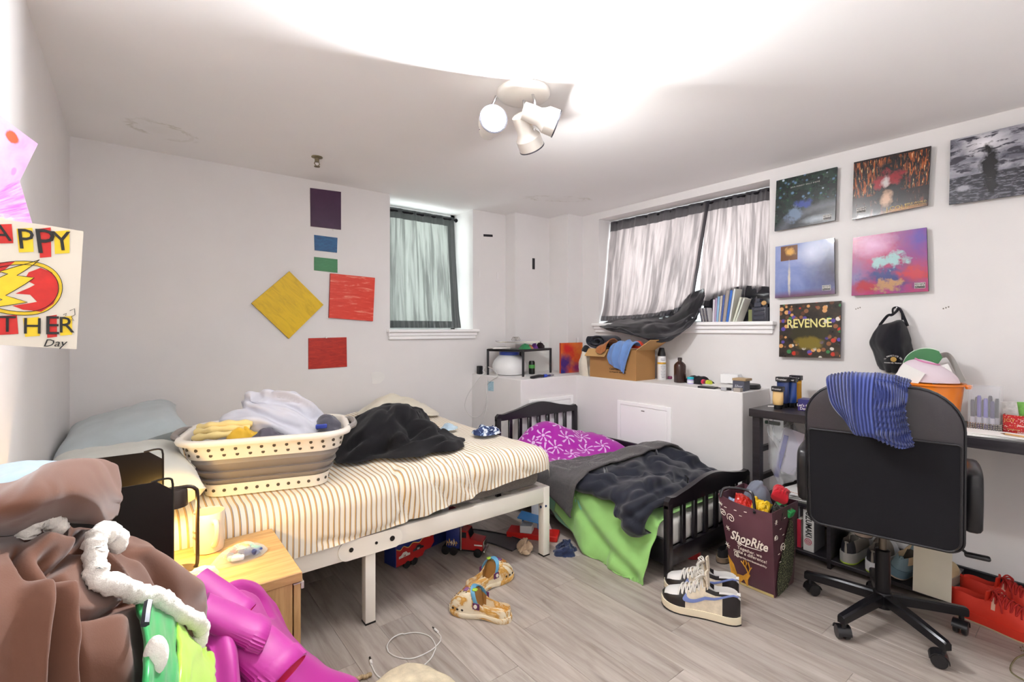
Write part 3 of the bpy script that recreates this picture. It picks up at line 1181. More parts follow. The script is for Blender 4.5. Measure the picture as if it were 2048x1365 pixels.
def uvs(pts):
    return [px_uv(*p) for p in pts]


def dense(pts, n=5, close=True):
    out = []
    m_ = len(pts)
    for i in range(m_ if close else m_ - 1):
        a, b = pts[i], pts[(i + 1) % m_]
        for j in range(n):
            out.append((a[0] + (b[0] - a[0]) * j / n, a[1] + (b[1] - a[1]) * j / n))
    if not close:
        out.append(pts[-1])
    return out


ring = [(52 + 70 * math.cos(a) * 1.0, 577 + 54 * math.sin(a)) for a in np.linspace(0, 2 * PI, 40, endpoint=False)]
ring2 = [(52 + 62 * math.cos(a), 577 + 47 * math.sin(a)) for a in np.linspace(0, 2 * PI, 40, endpoint=False)]
vis = lambda pts: [(max(p[0], -22), p[1]) for p in pts]
poly_on(sh, [uvs(vis(ring))], SG * LF, 'yellow_ring', YEL, cd, org)
poly_on(sh, [uvs(vis(ring2))], SG * LF * 1.5, 'paper_disc', CARD, cd, org)
redl = dense([(58, 545), (78, 536), (100, 545), (112, 565), (114, 585), (104, 608), (80, 624), (50, 620), (36, 612), (72, 604), (60, 590), (40, 588), (68, 570), (52, 560)], 3)
redr = dense([(-20, 548), (15, 528), (40, 524), (24, 545), (10, 560), (-20, 572)], 3)
redb = dense([(-20, 590), (0, 596), (20, 604), (0, 612), (-20, 608)], 3)
poly_on(sh, [uvs(redl), uvs(redr), uvs(redb)], SG * LF * 2, 'red_filling', RED, cd, org)
bolt = dense([(76, 520), (42, 552), (67, 556), (28, 592), (56, 605), (5, 618), (24, 600), (-14, 583), (31, 549), (20, 545), (46, 532)], 3)
poly_on(sh, [uvs(bolt)], SG * LF * 2.6, 'lightning_bolt', YEL, cd, org)
strokes_on(sh, [uvs(vis(ring) + vis(ring)[:1]), uvs(vis(ring2) + vis(ring2)[:1]), uvs(bolt + bolt[:1])], 0.0006, SG * LF * 2.8, 'ink_outline', INK, cd, org)


def marker_word(chars, cells, flip):
    for i, (ch, (x0, x1, y0, y1)) in enumerate(zip(chars, cells)):
        cmat = (RED, YEL)[(i + flip) % 2]
        blk = dense([(x0, y0 + 3), (x1 - 2, y0), (x1, y1 - 2), (x0 + 3, y1)], 3)
        poly_on(sh, [uvs(blk)], SG * LF, 'marker_patch', cmat, cd, org)
        o_ = Vector(sh.pts([px_uv((x0 + x1) / 2, (y0 + y1) / 2)], SG * LF * 2)[0]) - Vector(org)
        sz = abs(sh.pts([px_uv(x0, y0)])[0][2] - sh.pts([px_uv(x0, y1)])[0][2])
        a_, b_ = Vector(sh.pts([px_uv(x0, y1)])[0]), Vector(sh.pts([px_uv(x1, y1)])[0])
        text(ch, sz * 1.15, o_, b_ - a_, (0, 0, 1), INK, cd, sx=0.9, extrude=0.0004)


marker_word('HAPPY', [(-22, 4, 448, 490), (8, 38, 450, 490), (42, 66, 456, 506), (74, 98, 455, 516), (102, 134, 460, 508)], 1)
marker_word('FATHER', [(-24, -8, 634, 664), (-4, 20, 636, 666), (16, 44, 630, 670), (50, 78, 634, 674), (90, 114, 630, 676), (118, 148, 632, 672)], 0)
o_ = Vector(sh.pts([px_uv(108, 687)], SG * LF * 2)[0]) - Vector(org)
a_, b_ = Vector(sh.pts([px_uv(90, 687)])[0]), Vector(sh.pts([px_uv(126, 687)])[0])
text('Day', 0.022, o_, b_ - a_, (0, 0, 1), INK, cd, shear=0.3)
strokes_on(sh, [uvs([(140, 622), (150, 618), (152, 630), (144, 634), (150, 642), (142, 640)]), uvs([(126, 630), (133, 627), (131, 632)])], 0.0006, SG * LF * 2, 'scribble', INK, cd, org)

pk = art('pink_marker_art', ('#c79bd0', '#d3afd8', 3, 3), [('e', 0.05, 0.10, 0.35, 0.22, 0.5, 1.2, '#a66ad0'), ('e', 0.62, 0.86, 0.12, 0.08, 0.25, 0.5, '#e2532e'), ('e', 0.8, 0.45, 0.06, 0.06, 0.3, 0.8, '#d38ad6')], 0.7, 0.0)
Yp = 1.52
a, b, c_, d_ = Vector((XC + 0.004, 1.45, at(0, 196, Y=1.45).z)), at(76, 288, Y=Yp), at(22, 398, Y=Yp), Vector((XC + 0.004, 1.45, at(0, 430, Y=1.45).z))
t = thing('paper_drawing', 'pale lilac marker drawing with a red spot curling off the left wall', 'drawing', (a.x, 1.47, d_.z))
P, uv = patch([[d_, a], [(d_ + c_) / 2 + Vector((0, 0.01, 0)), (a + b) / 2 + Vector((0, 0.01, 0))], [c_, b]], 16, 12)
MB().grid(P, 0.0008, uvs=uv).move((-a.x, -1.47, -d_.z)).obj('paper', pk, t, True, 80)
pk2 = art('pink_streak_art', ('#c766c4', '#dcb0d4', 2, 16), [('e', 0.25, 0.15, 0.5, 0.25, 0.5, 0.9, '#f3dd9a'), ('n', 5, 30, 0.62, 0.68, 0.0, 1.0, '#c05ac8'), ('e', 0.45, 0.3, 0.06, 0.03, 0.3, 0.2, '#d9432c')], 0.7, 0.0)
a, b, c_, d_ = Vector((XC + 0.006, 1.42, at(0, 420, Y=1.42).z)), at(38, 358, Y=1.47), at(66, 452, Y=1.47), Vector((XC + 0.006, 1.42, at(0, 462, Y=1.42).z))
t = thing('paper_drawing', "pink and yellow streaked drawing tucked behind the father's day card", 'drawing', (a.x, 1.44, d_.z))
P, uv = patch([[d_, a], [(d_ + c_) / 2, (a + b) / 2], [c_, b]], 16, 12)
MB().grid(P, 0.0008, uvs=uv).move((-a.x, -1.44, -d_.z)).obj('paper', pk2, t, True, 80)
# ------------------------------------------------------------------ double bed
BEDW = plain('white_powder_coat', '#ece7dd', 0.35, var=0.02)
BOLT = plain('dark_bolt', '#2a2826', 0.3, 0.7)
BX0, BX1, BY0, BY1 = -0.235, 1.772, 1.932, 3.44
RZ0, RZ1 = 0.292, 0.371
bed = thing('double_bed', 'white metal double bed frame against the wall', 'bed', ((BX0 + BX1) / 2, (BY0 + BY1) / 2, 0))
bo = (-(BX0 + BX1) / 2, -(BY0 + BY1) / 2, 0)


def bpart(m, name, mat=BEDW, parent=None, **k):
    return m.move(bo).obj(name, mat, parent or bed, **k)


bpart(MB().box(BX0, 0.772, BY0, BY0 + 0.04, RZ0, RZ1, 0.004, 2), 'side_rail')
bpart(MB().box(0.774, BX1 - 0.044, BY0, BY0 + 0.04, RZ0, RZ1, 0.004, 2), 'side_rail')
bpart(MB().box(BX0, BX1, BY1 - 0.04, BY1, RZ0, RZ1, 0.004, 2), 'side_rail')
bpart(MB().box(BX1 - 0.044, BX1, BY0 + 0.045, BY1 - 0.041, RZ0, RZ1, 0.004, 2), 'end_rail')
bpart(MB().box(BX0, BX0 + 0.04, BY0 + 0.041, BY1 - 0.041, RZ0, RZ1, 0.004, 2), 'end_rail')
for (lx, ly, zt_) in ((BX1 - 0.044, BY0, RZ1), (BX1 - 0.044, BY1 - 0.044, RZ0 - 0.001), (BX0, BY1 - 0.044, RZ0 - 0.001), (0.752, BY0 + 0.002, RZ0 - 0.001), (BX0, BY0, RZ0 - 0.001), (0.752, BY1 - 0.044, RZ0 - 0.001)):
    lg = bpart(MB().box(lx, lx + 0.044, ly, ly + 0.044, 0.006, zt_, 0.004, 2), 'leg')
    bpart(MB().box(lx, lx + 0.044, ly, ly + 0.044, 0.0, 0.0055), 'foot_cap', BOLT, lg)
    if lx > 1.7 and ly < 2:
        bpart(MB().cyl((lx - 0.003, ly + 0.022, RZ0 - 0.03), (lx, ly + 0.022, RZ0 - 0.03), 0.007), 'bolt', plain('blue_bolt_cap', '#2d3c66', 0.3), lg)
        bpart(MB().cyl((lx + 0.015, ly - 0.003, RZ0 - 0.022), (lx + 0.015, ly, RZ0 - 0.022), 0.006), 'bolt', plain('blue_bolt_cap', '#2d3c66', 0.3), lg)
pl = [(0.10 * (1 if math.cos(a) > 0 else -1) + 0.036 * math.cos(a), 0.040 * math.sin(a)) for a in np.linspace(0, 2 * PI, 28, endpoint=False)]
bp = bpart(MB().prism(pl, (1, 0, 0), (0, 0, 1), (0.775, BY0, (RZ0 + RZ1) / 2), 0.006), 'joint_plate')
for dx, rr in ((-0.085, 0.009), (0.09, 0.011), (0.02, 0.006)):
    bpart(MB().cyl((0.775 + dx, BY0 - 0.0085, 0.333), (0.775 + dx, BY0 - 0.004, 0.333), rr), 'bolt', BOLT, bp)
for i in range(12):
    xs = BX0 + 0.09 + i * 0.155
    bpart(MB().box(xs, xs + 0.06, BY0 + 0.041, BY1 - 0.041, RZ1 - 0.03, RZ1 - 0.012), 'slat')

# mattress and striped sheet
MZ0, MZ1 = RZ1 + 0.001, 0.566


def knit_mat(name, a, b, s=140):
    k = NT(name)
    v = k.coord()
    w = k.wave(v, s, 2, 2, 'Z')
    f = k.noise(v, 120, 3)
    k.base(k.ramp(k.math('ADD', k.math('MULTIPLY', w, 0.5), k.math('MULTIPLY', f, 0.5)), [(0.3, a), (0.7, b)])).set(rough=0.9, sheen=0.2, spec=0.2)
    k.bump(w, 0.3, 0.002)
    return k.m


mt = MB().box(BX0 + 0.02, BX1 - 0.035, BY0 + 0.032, BY1 - 0.015, MZ0, MZ1, 0.045, 4)
mt.wobj('mattress', knit_mat('grey_brown_ticking', '#57504b', '#847b73', 90), 'double mattress with grey brown knit border under the striped sheet', 'mattress')


def stripe_mat():
    k = NT('striped_cotton')
    uvv = k.coord('UV')
    x, y, z = k.sep(uvv)
    n_ = k.math('MULTIPLY', k.math('SUBTRACT', k.noise(uvv, 4, 2), 0.5), 0.010)
    ph = k.math('FRACT', k.math('DIVIDE', k.math('ADD', x, n_), 0.0215))
    c = k.ramp(ph, [(0.0, '#efe9da'), (0.60, '#efe9da'), (0.63, '#bf8c26'), (0.82, '#bf8c26'), (0.86, '#6b6a78'), (0.93, '#6b6a78'), (0.97, '#efe9da')])
    k.base(k.mix(k.math('MULTIPLY', k.noise(uvv, 9, 3), 0.35), c, '#efe9da')).set(rough=0.85, sheen=0.2, spec=0.2)
    k.bump(k.noise(k.coord(), 300, 2), 0.15, 0.001)
    return k.m


STRIPE = stripe_mat()
ns, nt = 170, 130
sx0, sx1, sy0, sy1 = BX0 + 0.03, BX1 - 0.045, BY0 + 0.040, BY1 - 0.03
s = np.linspace(sx0 - 0.01, sx1 + 0.14, ns)[:, None]
tt = np.linspace(0, 1, nt)[None, :]
hang = np.interp(s, [-0.2, 0.3, 0.8, 1.15, 1.45, 1.74, 1.9], [0.235, 0.24, 0.225, 0.20, 0.155, 0.125, 0.12])
t0 = sy0 - hang
T = t0 + (sy1 - t0) * tt
S = s + 0 * tt
ZT = MZ1 + 0.012
P = drape(S, T, sx0, sx1 - 0.01, sy0 + 0.02, sy1, ZT, 0.075)
puff = 0.075 * np.exp(-(((S - 1.38) / 0.30) ** 2 + ((T - 3.22) / 0.26) ** 2)) + 0.03 * np.exp(-(((S - 1.05) / 0.4) ** 2 + ((T - 2.15) / 0.3) ** 2))
wr = 0.034 * (folds(S * 5.2 + T * 2.4, T * 2.4 - S * 1.5, 3) - 0.35) * np.exp(-(((S - 1.30) / 0.42) ** 2 + ((T - 1.93) / 0.30) ** 2)) * 1.5
wr = wr + 0.006 * (folds(S * 4, T * 4, 9) - 0.4) + 0.014 * (folds(S * 6, T * 6, 12) - 0.4) * np.exp(-(((S - 1.4) / 0.35) ** 2 + ((T - 3.2) / 0.3) ** 2)) * 2
FLT = np.clip((S - 0.66) / 0.30, 0, 1)
wr, puff = wr * FLT, puff * FLT
N = normals(P)
N = N * np.sign(N[60:61, 90:91, 2:3])
SL = [(-0.016, 7, [(786, 950), (800, 1000), (832, 1062)]), (-0.014, 6, [(845, 948), (880, 985), (908, 1020)]), (-0.016, 7, [(930, 925), (960, 985), (1020, 1000), (1066, 975)]), (-0.012, 6, [(870, 935), (915, 970), (985, 1015)]), (0.014, 12, [(810, 960), (850, 1030), (870, 1060)]), (0.012, 11, [(900, 955), (945, 1000)]), (-0.012, 6, [(640, 1085), (720, 1075), (790, 1050), (800, 1035)]), (-0.01, 6, [(1000, 905), (1040, 940), (1068, 950)])]
P = P + N * (wr + 0.004 + creases(P, SL))[..., None]
P[..., 2] += puff
P[..., 1] = np.minimum(P[..., 1], YA - 0.004)
P[..., 1] = np.where(P[..., 2] < 0.376, np.minimum(P[..., 1], BY0 - 0.007), P[..., 1])
SHEET = P.copy()


def on_sheet(x_, y_):
    top = SHEET[:, 40:]
    f_ = top.reshape(-1, 3)
    q_ = np.stack([np.ravel(x_), np.ravel(y_)], -1)
    out_ = np.array([f_[((f_[:, :2] - p_) ** 2).sum(1).argmin(), 2] for p_ in q_])
    return out_.reshape(np.shape(x_)) + 0.02


m = MB().grid(P, 0.0, uvs=np.stack([S, T], -1))
m.wobj('fitted_sheet', STRIPE, 'cream sheet with thin ochre and grey stripes rumpled over the mattress', 'bed sheet', angle=120)

PILB = fabric('pale_blue_grey_cotton', '#b9c3c6')
PILG = fabric('pale_grey_cotton', '#c9cac2')
pillow('bed_pillow', PILB, 'pale blue grey pillow in the far corner at the bed head', (-0.005, 3.00, ZT + 0.050), 0.47, 0.80, 0.19, 0.0, (0.0, -0.26), 2, 'pillows on the double bed')
pillow('bed_pillow', PILG, 'yellow lit off-white pillow right behind the bedside lamp', (-0.03, 2.24, ZT + 0.010), 0.42, 0.66, 0.19, 0.05, (0.0, 0.0), 5, 'pillows on the double bed')

# ------------------------------------------------------------------ collapsible laundry basket
BASKW = plain('white_basket_plastic', '#eee8dc', 0.35, var=0.02)
BASKG = plain('grey_rubber', '#8b8480', 0.45, var=0.05)
HOLE = plain('dark_opening', '#4d463c', 0.7)
bk = thing('laundry_basket', 'white and grey folding laundry basket heaped with clothes on the striped sheet', 'basket', (0.455, 2.215, ZT + 0.009), math.radians(-16))


def rrect(lx, ly, r, z, n=12):
    pts = []
    for cx, cy, a0 in ((lx / 2 - r, ly / 2 - r, 0), (-lx / 2 + r, ly / 2 - r, PI / 2), (-lx / 2 + r, -ly / 2 + r, PI), (lx / 2 - r, -ly / 2 + r, 1.5 * PI)):
        for i in range(n):
            a = a0 + PI / 2 * i / (n - 1)
            pts.append((cx + r * math.cos(a), cy + r * math.sin(a), z))
    return pts


def band(levels, name, mat, cap0=False, cap1=False, inner=0.004):
    outer = [rrect(lx, ly, r, z) for lx, ly, r, z in levels]
    inn = [rrect(lx - 2 * inner, ly - 2 * inner, r - inner, z) for lx, ly, r, z in levels]
    return MB().rings(outer + inn[::-1] + [outer[0]], False, False).obj(name, mat, bk, True, 35)


band([(0.44, 0.30, 0.07, 0.0), (0.455, 0.315, 0.072, 0.046)], 'base_band', BASKW)
MB().rings([rrect(0.43, 0.29, 0.065, 0.001), rrect(0.43, 0.29, 0.065, 0.006)]).obj('bottom', BASKW, bk)
band([(0.445, 0.305, 0.07, 0.047), (0.485, 0.345, 0.08, 0.066), (0.462, 0.322, 0.075, 0.069), (0.505, 0.362, 0.085, 0.098), (0.482, 0.34, 0.08, 0.102), (0.525, 0.38, 0.09, 0.132), (0.52, 0.375, 0.09, 0.150)], 'folding_wall', BASKG)
band([(0.545, 0.395, 0.095, 0.150), (0.575, 0.425, 0.10, 0.206)], 'upper_band', BASKW)
rim = [rrect(0.565, 0.415, 0.10, 0.204), rrect(0.615, 0.465, 0.12, 0.206), rrect(0.622, 0.472, 0.12, 0.216), rrect(0.612, 0.462, 0.118, 0.226), rrect(0.585, 0.435, 0.108, 0.228), rrect(0.567, 0.417, 0.10, 0.222)]
MB().rings(rim + [rim[0]], False, False).obj('rim', BASKW, bk, True, 60)
m = MB()
for (lx, ly, z, k_, off) in ((0.545 + 0.03 * 0.3, 0.395 + 0.03 * 0.3, 0.168, 20, 0.0), (0.545 + 0.03 * 0.72, 0.395 + 0.03 * 0.72, 0.190, 20, 0.5), (0.449, 0.309, 0.024, 17, 0.25)):
    ring_ = rrect(lx, ly, 0.095 if lx > 0.5 else 0.071, z, 30)
    cum = [0]
    for i in range(len(ring_)):
        cum.append(cum[-1] + (Vector(ring_[(i + 1) % len(ring_)]) - Vector(ring_[i])).length)
    tot = cum[-1]
    cnt = int(tot / (0.042 if lx > 0.5 else 0.036))
    for q in range(cnt):
        d_ = (q + off) / cnt * tot
        j = max(i for i in range(len(cum)) if cum[i] <= d_)
        j = min(j, len(ring_) - 1)
        f_ = (d_ - cum[j]) / max(1e-6, cum[j + 1] - cum[j])
        a_, b_ = Vector(ring_[j]), Vector(ring_[(j + 1) % len(ring_)])
        p = a_.lerp(b_, f_)
        tg = (b_ - a_).normalized() if (b_ - a_).length > 1e-6 else Vector((1, 0, 0))
        nn = tg.cross(UPV)
        m.cyl(p - nn * 0.006, p + nn * 0.0012, 0.0062, seg=10)
o = m.obj('vent_holes', HOLE, bk)
o['kind'] = 'stuff'
for sgn in (-1, 1):
    m = MB().tube(spline([(sgn * 0.300, -0.10, 0.216), (sgn * 0.325, -0.07, 0.222), (sgn * 0.330, 0, 0.224), (sgn * 0.325, 0.07, 0.222), (sgn * 0.300, 0.10, 0.216)], 16), 0.012, 8)
    m.obj('handle', BASKG, bk)
bkM = Matrix.Translation(bk.location) @ Matrix.Rotation(math.radians(-16), 4, 'Z')
inb = lambda x, y, z: tuple(bkM @ Vector((x, y, z)))
WHT = fabric('washed_white_cotton', '#c9c9d2', var=0.05)
heap('crumpled_sheet', WHT, 'big white grey sheet heaped on top of the laundry basket', 'bed sheet', inb(0.02, 0.02, 0.190), 0.225, 0.16, 0.175, 4, 0.085, 9.0, math.radians(-10), 2.8, 'laundry in the basket', (60, 120), 0.10, 0.9, None, (0, 0), (-0.5, 0.38), [(-0.022, 6, [(425, 830), (480, 812), (560, 845), (600, 858)]), (-0.022, 6, [(500, 800), (570, 806), (630, 838)]), (-0.02, 6, [(445, 800), (520, 790), (600, 800)]), (0.015, 9, [(450, 845), (520, 840), (560, 862)])])
m = MB()
pth = [(-0.255, -0.10, 0.226), (-0.20, -0.145, 0.238), (-0.13, -0.155, 0.242), (-0.07, -0.150, 0.236)]
for k_, dz in enumerate((0.0, 0.020, 0.036)):
    m.tube(spline([(x + 0.008 * k_, y + 0.010 * k_, z - 0.008 + dz) for x, y, z in pth], 20), [0.010 + 0.006 * math.sin(i * 0.55 + k_) ** 2 for i in range(20)], 10)
m.xf(bkM.to_3x3()).move(bk.location).wobj('rolled_towel', fabric('pale_yellow_terry', '#e5cf8e', 260, bump=0.5), 'folded pale yellow towel at the lamp end of the basket', 'towel', 'laundry in the basket')
heap('yellow_garment', fabric('mustard_cloth', '#d9ae3a'), 'mustard yellow scrap of clothing beside the yellow towel', 'clothing', inb(-0.085, -0.145, 0.212), 0.055, 0.035, 0.045, 6, 0.02, 18, 0, 2, 'laundry in the basket', (16, 30))
heap('grey_garment', fabric('dark_charcoal_cloth', '#57535c'), 'dark patterned garment under the white sheet in the basket', 'clothing', inb(0.0, -0.158, 0.205), 0.07, 0.03, 0.035, 7, 0.02, 18, 0, 2, 'laundry in the basket', (16, 30))
heap('knit_garment', fabric('dark_grey_knit', '#4d4c55', 200, bump=0.6), 'dark grey knit garment at the black blanket end of the basket', 'clothing', inb(0.225, -0.06, 0.212), 0.05, 0.07, 0.055, 8, 0.02, 14, 0, 2, 'laundry in the basket', (18, 34))
m = MB().box(-0.022, 0.022, -0.004, 0.004, 0, 0.018, 0.003, 1)
m.xf(Matrix.Rotation(math.radians(-10), 3, 'Z')).move(inb(0.195, -0.135, 0.226)).wobj('blue_label', plain('blue_label', '#2b3f9c', 0.5), 'small blue cloth label beside the dark knit in the basket', 'label', 'laundry in the basket')

BLK = fabric('black_fleece', '#141316', 300, sheen=0.10, var=0.2)
heap('fleece_blanket', BLK, 'black fleece blanket thrown in a heap on the middle of the bed', 'blanket', (1.11, 2.44, ZT + 0.02), 0.385, 0.40, 0.165, 9, 0.13, 6.5, -0.3, 2.0, None, (60, 120), 0.40, 1.2, on_sheet, (0, 0), (0.9, 0.5), [(-0.03, 9, [(690, 900), (740, 870), (780, 830)]), (-0.03, 9, [(720, 935), (790, 900), (850, 870)]), (-0.025, 8, [(800, 850), (840, 880), (880, 870)])])
heap('cream_coverlet', fabric('cream_cotton', '#ddd6c4'), 'crumpled plain cream coverlet by the wall behind the black blanket', 'coverlet', (1.47, 3.13, ZT + 0.02), 0.28, 0.21, 0.075, 23, 0.06, 7, 0.2, 1.8, None, (44, 84), 0.3, 1.0, on_sheet, (0, 0), (0.3, 0.5))
k = NT('navy_white_print')
k.base(k.ramp(k.noise(k.coord(), 34, 3, 0.5, 1.0), [(0.44, '#2c3a63'), (0.50, '#8ea6c4'), (0.54, '#d8dde2')], 'CONSTANT')).set(rough=0.9)
heap('small_garment', k.m, 'crumpled blue and white garment at the foot of the double bed', 'clothing', (1.66, 2.36, ZT + 0.012), 0.11, 0.075, 0.04, 12, 0.06, 20, 0.4, 2, 'small clothes at the foot of the bed', (30, 60), 0.4, 1.0, on_sheet)
heap('small_garment', fabric('pale_blue_cotton', '#b9cfdd', var=0.2), 'pale blue scrap of cloth beside the blue and white garment', 'clothing', (1.53, 2.58, ZT + 0.010), 0.06, 0.045, 0.03, 13, 0.02, 16, 0.1, 2, 'small clothes at the foot of the bed', (18, 34), 0.3, 1.0, on_sheet)

# ------------------------------------------------------------------ bedside table
def wood_mat(name, a, b, c, scale=(30, 2, 2), rough=0.4):
    k = NT(name)
    v = k.coord(scale=scale)
    f = k.noise(v, 1.6, 6, 0.6, 0.8)
    k.base(k.ramp(f, [(0.25, a), (0.5, b), (0.75, c)])).set(rough=rough, spec=0.4)
    k.bump(f, 0.12, 0.002)
    return k.m


OAKX = wood_mat('light_oak_top', '#a07c4c', '#c09a66', '#cfae7c', (3, 40, 20))
OAKZ = wood_mat('light_oak_side', '#a07c4c', '#bd9864', '#cba976', (40, 40, 3))
NX0, NX1, NY0, NY1, NZ = -0.235, 0.396, 1.512, 1.910, 0.50
ns_ = thing('bedside_table', 'light oak bedside table between the bed and the pile of coats', 'bedside table', ((NX0 + NX1) / 2, (NY0 + NY1) / 2, 0))
no = (-(NX0 + NX1) / 2, -(NY0 + NY1) / 2, 0)
MB().box(NX0, NX1, NY0, NY1, NZ - 0.028, NZ, 0.002, 1).move(no).obj('top', OAKX, ns_, False)
MB().box(NX0 + 0.004, NX1 - 0.026, NY0 + 0.006, NY0 + 0.022, 0.03, NZ - 0.029, 0.001, 1).move(no).obj('side_panel', OAKZ, ns_, False)
MB().box(NX0 + 0.004, NX1 - 0.026, NY1 - 0.022, NY1 - 0.006, 0.03, NZ - 0.029, 0.001, 1).move(no).obj('side_panel', OAKZ, ns_, False)
MB().box(NX0 + 0.004, NX0 + 0.012, NY0 + 0.023, NY1 - 0.023, 0.03, NZ - 0.029).move(no).obj('back_panel', OAKZ, ns_, False)
for z0, z1 in ((0.262, NZ - 0.034), (0.032, 0.256)):
    d = MB().box(NX1 - 0.022, NX1 - 0.003, NY0 + 0.006, NY1 - 0.006, z0, z1, 0.001, 1).move(no).obj('drawer', OAKZ, ns_, False)
    MB().box(NX1 - 0.024, NX1 + 0.006, NY0 + 0.004, NY0 + 0.075, z1 - 0.001, z1 + 0.003, 0.0008, 1).box(NX1 - 0.0025, NX1 + 0.006, NY0 + 0.004, NY0 + 0.075, z1 - 0.018, z1, 0.0008, 1).move(no).obj('handle', plain('brushed_steel', '#c9c5be', 0.3, 0.7), d, False)
for lx in (NX0 + 0.03, NX1 - 0.06):
    for ly in (NY0 + 0.03, NY1 - 0.06):
        MB().box(lx, lx + 0.03, ly, ly + 0.03, 0.0, 0.03).move(no).obj('foot', OAKZ, ns_, False)

# things on it
MUG = plain('white_glazed_mug', '#d5c6b0', 0.22, var=0.0, coat=0.3)
mg = thing('coffee_mug', 'tall white mug with faint script and a large handle on the bedside table', 'mug', (0.196, 1.85, NZ))
MB().lathe([(0.036, 0), (0.042, 0.003), (0.044, 0.02), (0.045, 0.125), (0.0435, 0.127), (0.041, 0.125), (0.040, 0.02), (0.0, 0.012)], seg=40).obj('body', MUG, mg, True, 50)
hd = (RT * 0.75 - FW * 0.66).normalized()
MB().tube(spline([hd * 0.043 + UPV * 0.102, hd * 0.066 + UPV * 0.108, hd * 0.076 + UPV * 0.088, hd * 0.073 + UPV * 0.058, hd * 0.058 + UPV * 0.034, hd * 0.043 + UPV * 0.028], 24), [0.009 - 0.0015 * math.sin(i / 23 * PI) for i in range(24)], 10).obj('handle', MUG, mg)
nd_ = (-RT * 0.55 - FW * 0.83).normalized()
for s_, zz in (('ee', 0.074), ('de', 0.056)):
    text(s_, 0.018, nd_ * 0.0452 + UPV * zz, UPV.cross(nd_) * 1.0, UPV, plain('faded_grey_print', '#8d8478', 0.5), mg, shear=0.35)

CLR = clear('clear_film', (0.96, 0.98, 0.97), 0.10, 0.12, 0.05)


def film_bag(name, label, c, rx, ry, h, rz, lumps, seed, nz=0.0, cat='plastic bag'):
    t = thing(name, label, cat, c, rz)
    rng = random.Random(seed)
    for col in lumps:
        x, y = rng.uniform(-0.62, 0.62) * rx, rng.uniform(-0.6, 0.6) * ry
        m_ = MB().box(-0.018, 0.018, -0.010, 0.010, 0.0, 0.014, 0.005, 2)
        m_.xf(Matrix.Rotation(rng.uniform(0, 3), 3, 'Z')).move((x, y, 0.002 + rng.uniform(0, h * 0.3)))
        m_.obj('sweet', plain('sweet_' + col[1:], col, 0.4), t)
    na, nb = 16, 40
    r = np.linspace(0.02, 1, na)[:, None]
    a = np.linspace(0, 2 * PI, nb, endpoint=False)[None, :]
    X, Y = rx * r * np.cos(a), ry * r * np.sin(a)
    Z = h * (1 - r ** 3) + 0.009 * (folds(X * 40, Y * 40, seed) - 0.3) * (1 - r ** 6)
    P_ = np.stack([X, Y, np.maximum(Z, 0.001)], -1)
    MB().rings([list(map(tuple, q)) for q in P_], True, False).obj('film', CLR, t, True, 25)
    return t


p = at(478, 1112, Z=NZ)
film_bag('sweet_bag', 'clear plastic bag of wrapped blue and mint sweets beside the mug', (p.x, p.y - 0.015, NZ), 0.085, 0.052, 0.036, math.radians(18), ['#3b4a78', '#39406e', '#7fc9b4', '#4a5a8c', '#9fd8c8', '#2f3a66', '#c8d0e0', '#e0a050', '#a33d4a', '#3f4f86', '#6fbfae', '#2f3a66', '#55b3a4', '#39406e', '#8fcfc0', '#445a90'], 3)
p = at(392, 1165, Z=NZ)
film_bag('sweet_wrapper', 'crumpled clear wrapper with pale green print near the coats', (p.x + 0.01, p.y + 0.02, NZ), 0.052, 0.040, 0.024, 0.4, ['#8fc7a6', '#dfe6d2', '#a9d3b8'], 5)
# desk lamp whose bent rod carries the warm head over the table top
LAMPB = plain('brown_black_lamp', '#3a2f28', 0.35, 0.4)
lp = at(352, 1150, Z=NZ)
lb = Vector((0.112, 1.712, NZ))
dl = thing('desk_lamp', 'small bent rod desk lamp giving warm light on the bedside table', 'lamp', lb)
MB().lathe([(0.045, 0), (0.045, 0.010), (0.040, 0.014), (0.0, 0.014)], seg=28).obj('base', LAMPB, dl)
lrod = [(0.034, 0, 0.012), (0.040, 0.0, 0.03), (0.040, 0.0, 0.12), (0.040, 0, 0.225), (0.034, 0, 0.246), (0.018, 0, 0.255), (-0.01, 0, 0.256), (-0.03, 0, 0.255)]
MB().tube(spline(lrod, 40), 0.0052, 10).obj('rod', LAMPB, dl)
MB().lathe([(0.012, 0.256), (0.030, 0.254), (0.034, 0.248), (0.035, 0.205), (0.033, 0.205), (0.031, 0.246), (0.0, 0.247)], (-0.018, 0, 0), seg=28).obj('head', LAMPB, dl)
MB().lathe([(0.0, 0.214), (0.031, 0.214), (0.031, 0.209), (0.0, 0.207)], (-0.018, 0, 0), seg=24).obj('bulb', emitter('warm_bulb', '#ffd27a', 60.0), dl)
bulb_point('warm_bulb_light', lb + Vector((-0.018, 0, 0.19)), 3.6, (1.0, 0.62, 0.16), 0.025)
cj = thing('candle_jar', 'small glass jar with a yellow label in front of the desk lamp', 'jar', (0.085, 1.625, NZ))
MB().lathe([(0.024, 0), (0.026, 0.003), (0.026, 0.058), (0.024, 0.060), (0.022, 0.058), (0.022, 0.006), (0, 0.006)], seg=24).obj('glass', clear('jar_glass', (0.97, 0.93, 0.8), 0.15, 0.05, 0.1), cj)
MB().lathe([(0.0, 0.006), (0.021, 0.006), (0.021, 0.045), (0.0, 0.045)], seg=20).obj('wax', plain('yellow_wax', '#d8a62a', 0.5), cj)
MB().lathe([(0.0262, 0.012), (0.0266, 0.012), (0.0266, 0.040), (0.0262, 0.040)], seg=24, cap0=False, cap1=False).obj('label', plain('yellow_label', '#cfa022', 0.5), cj)
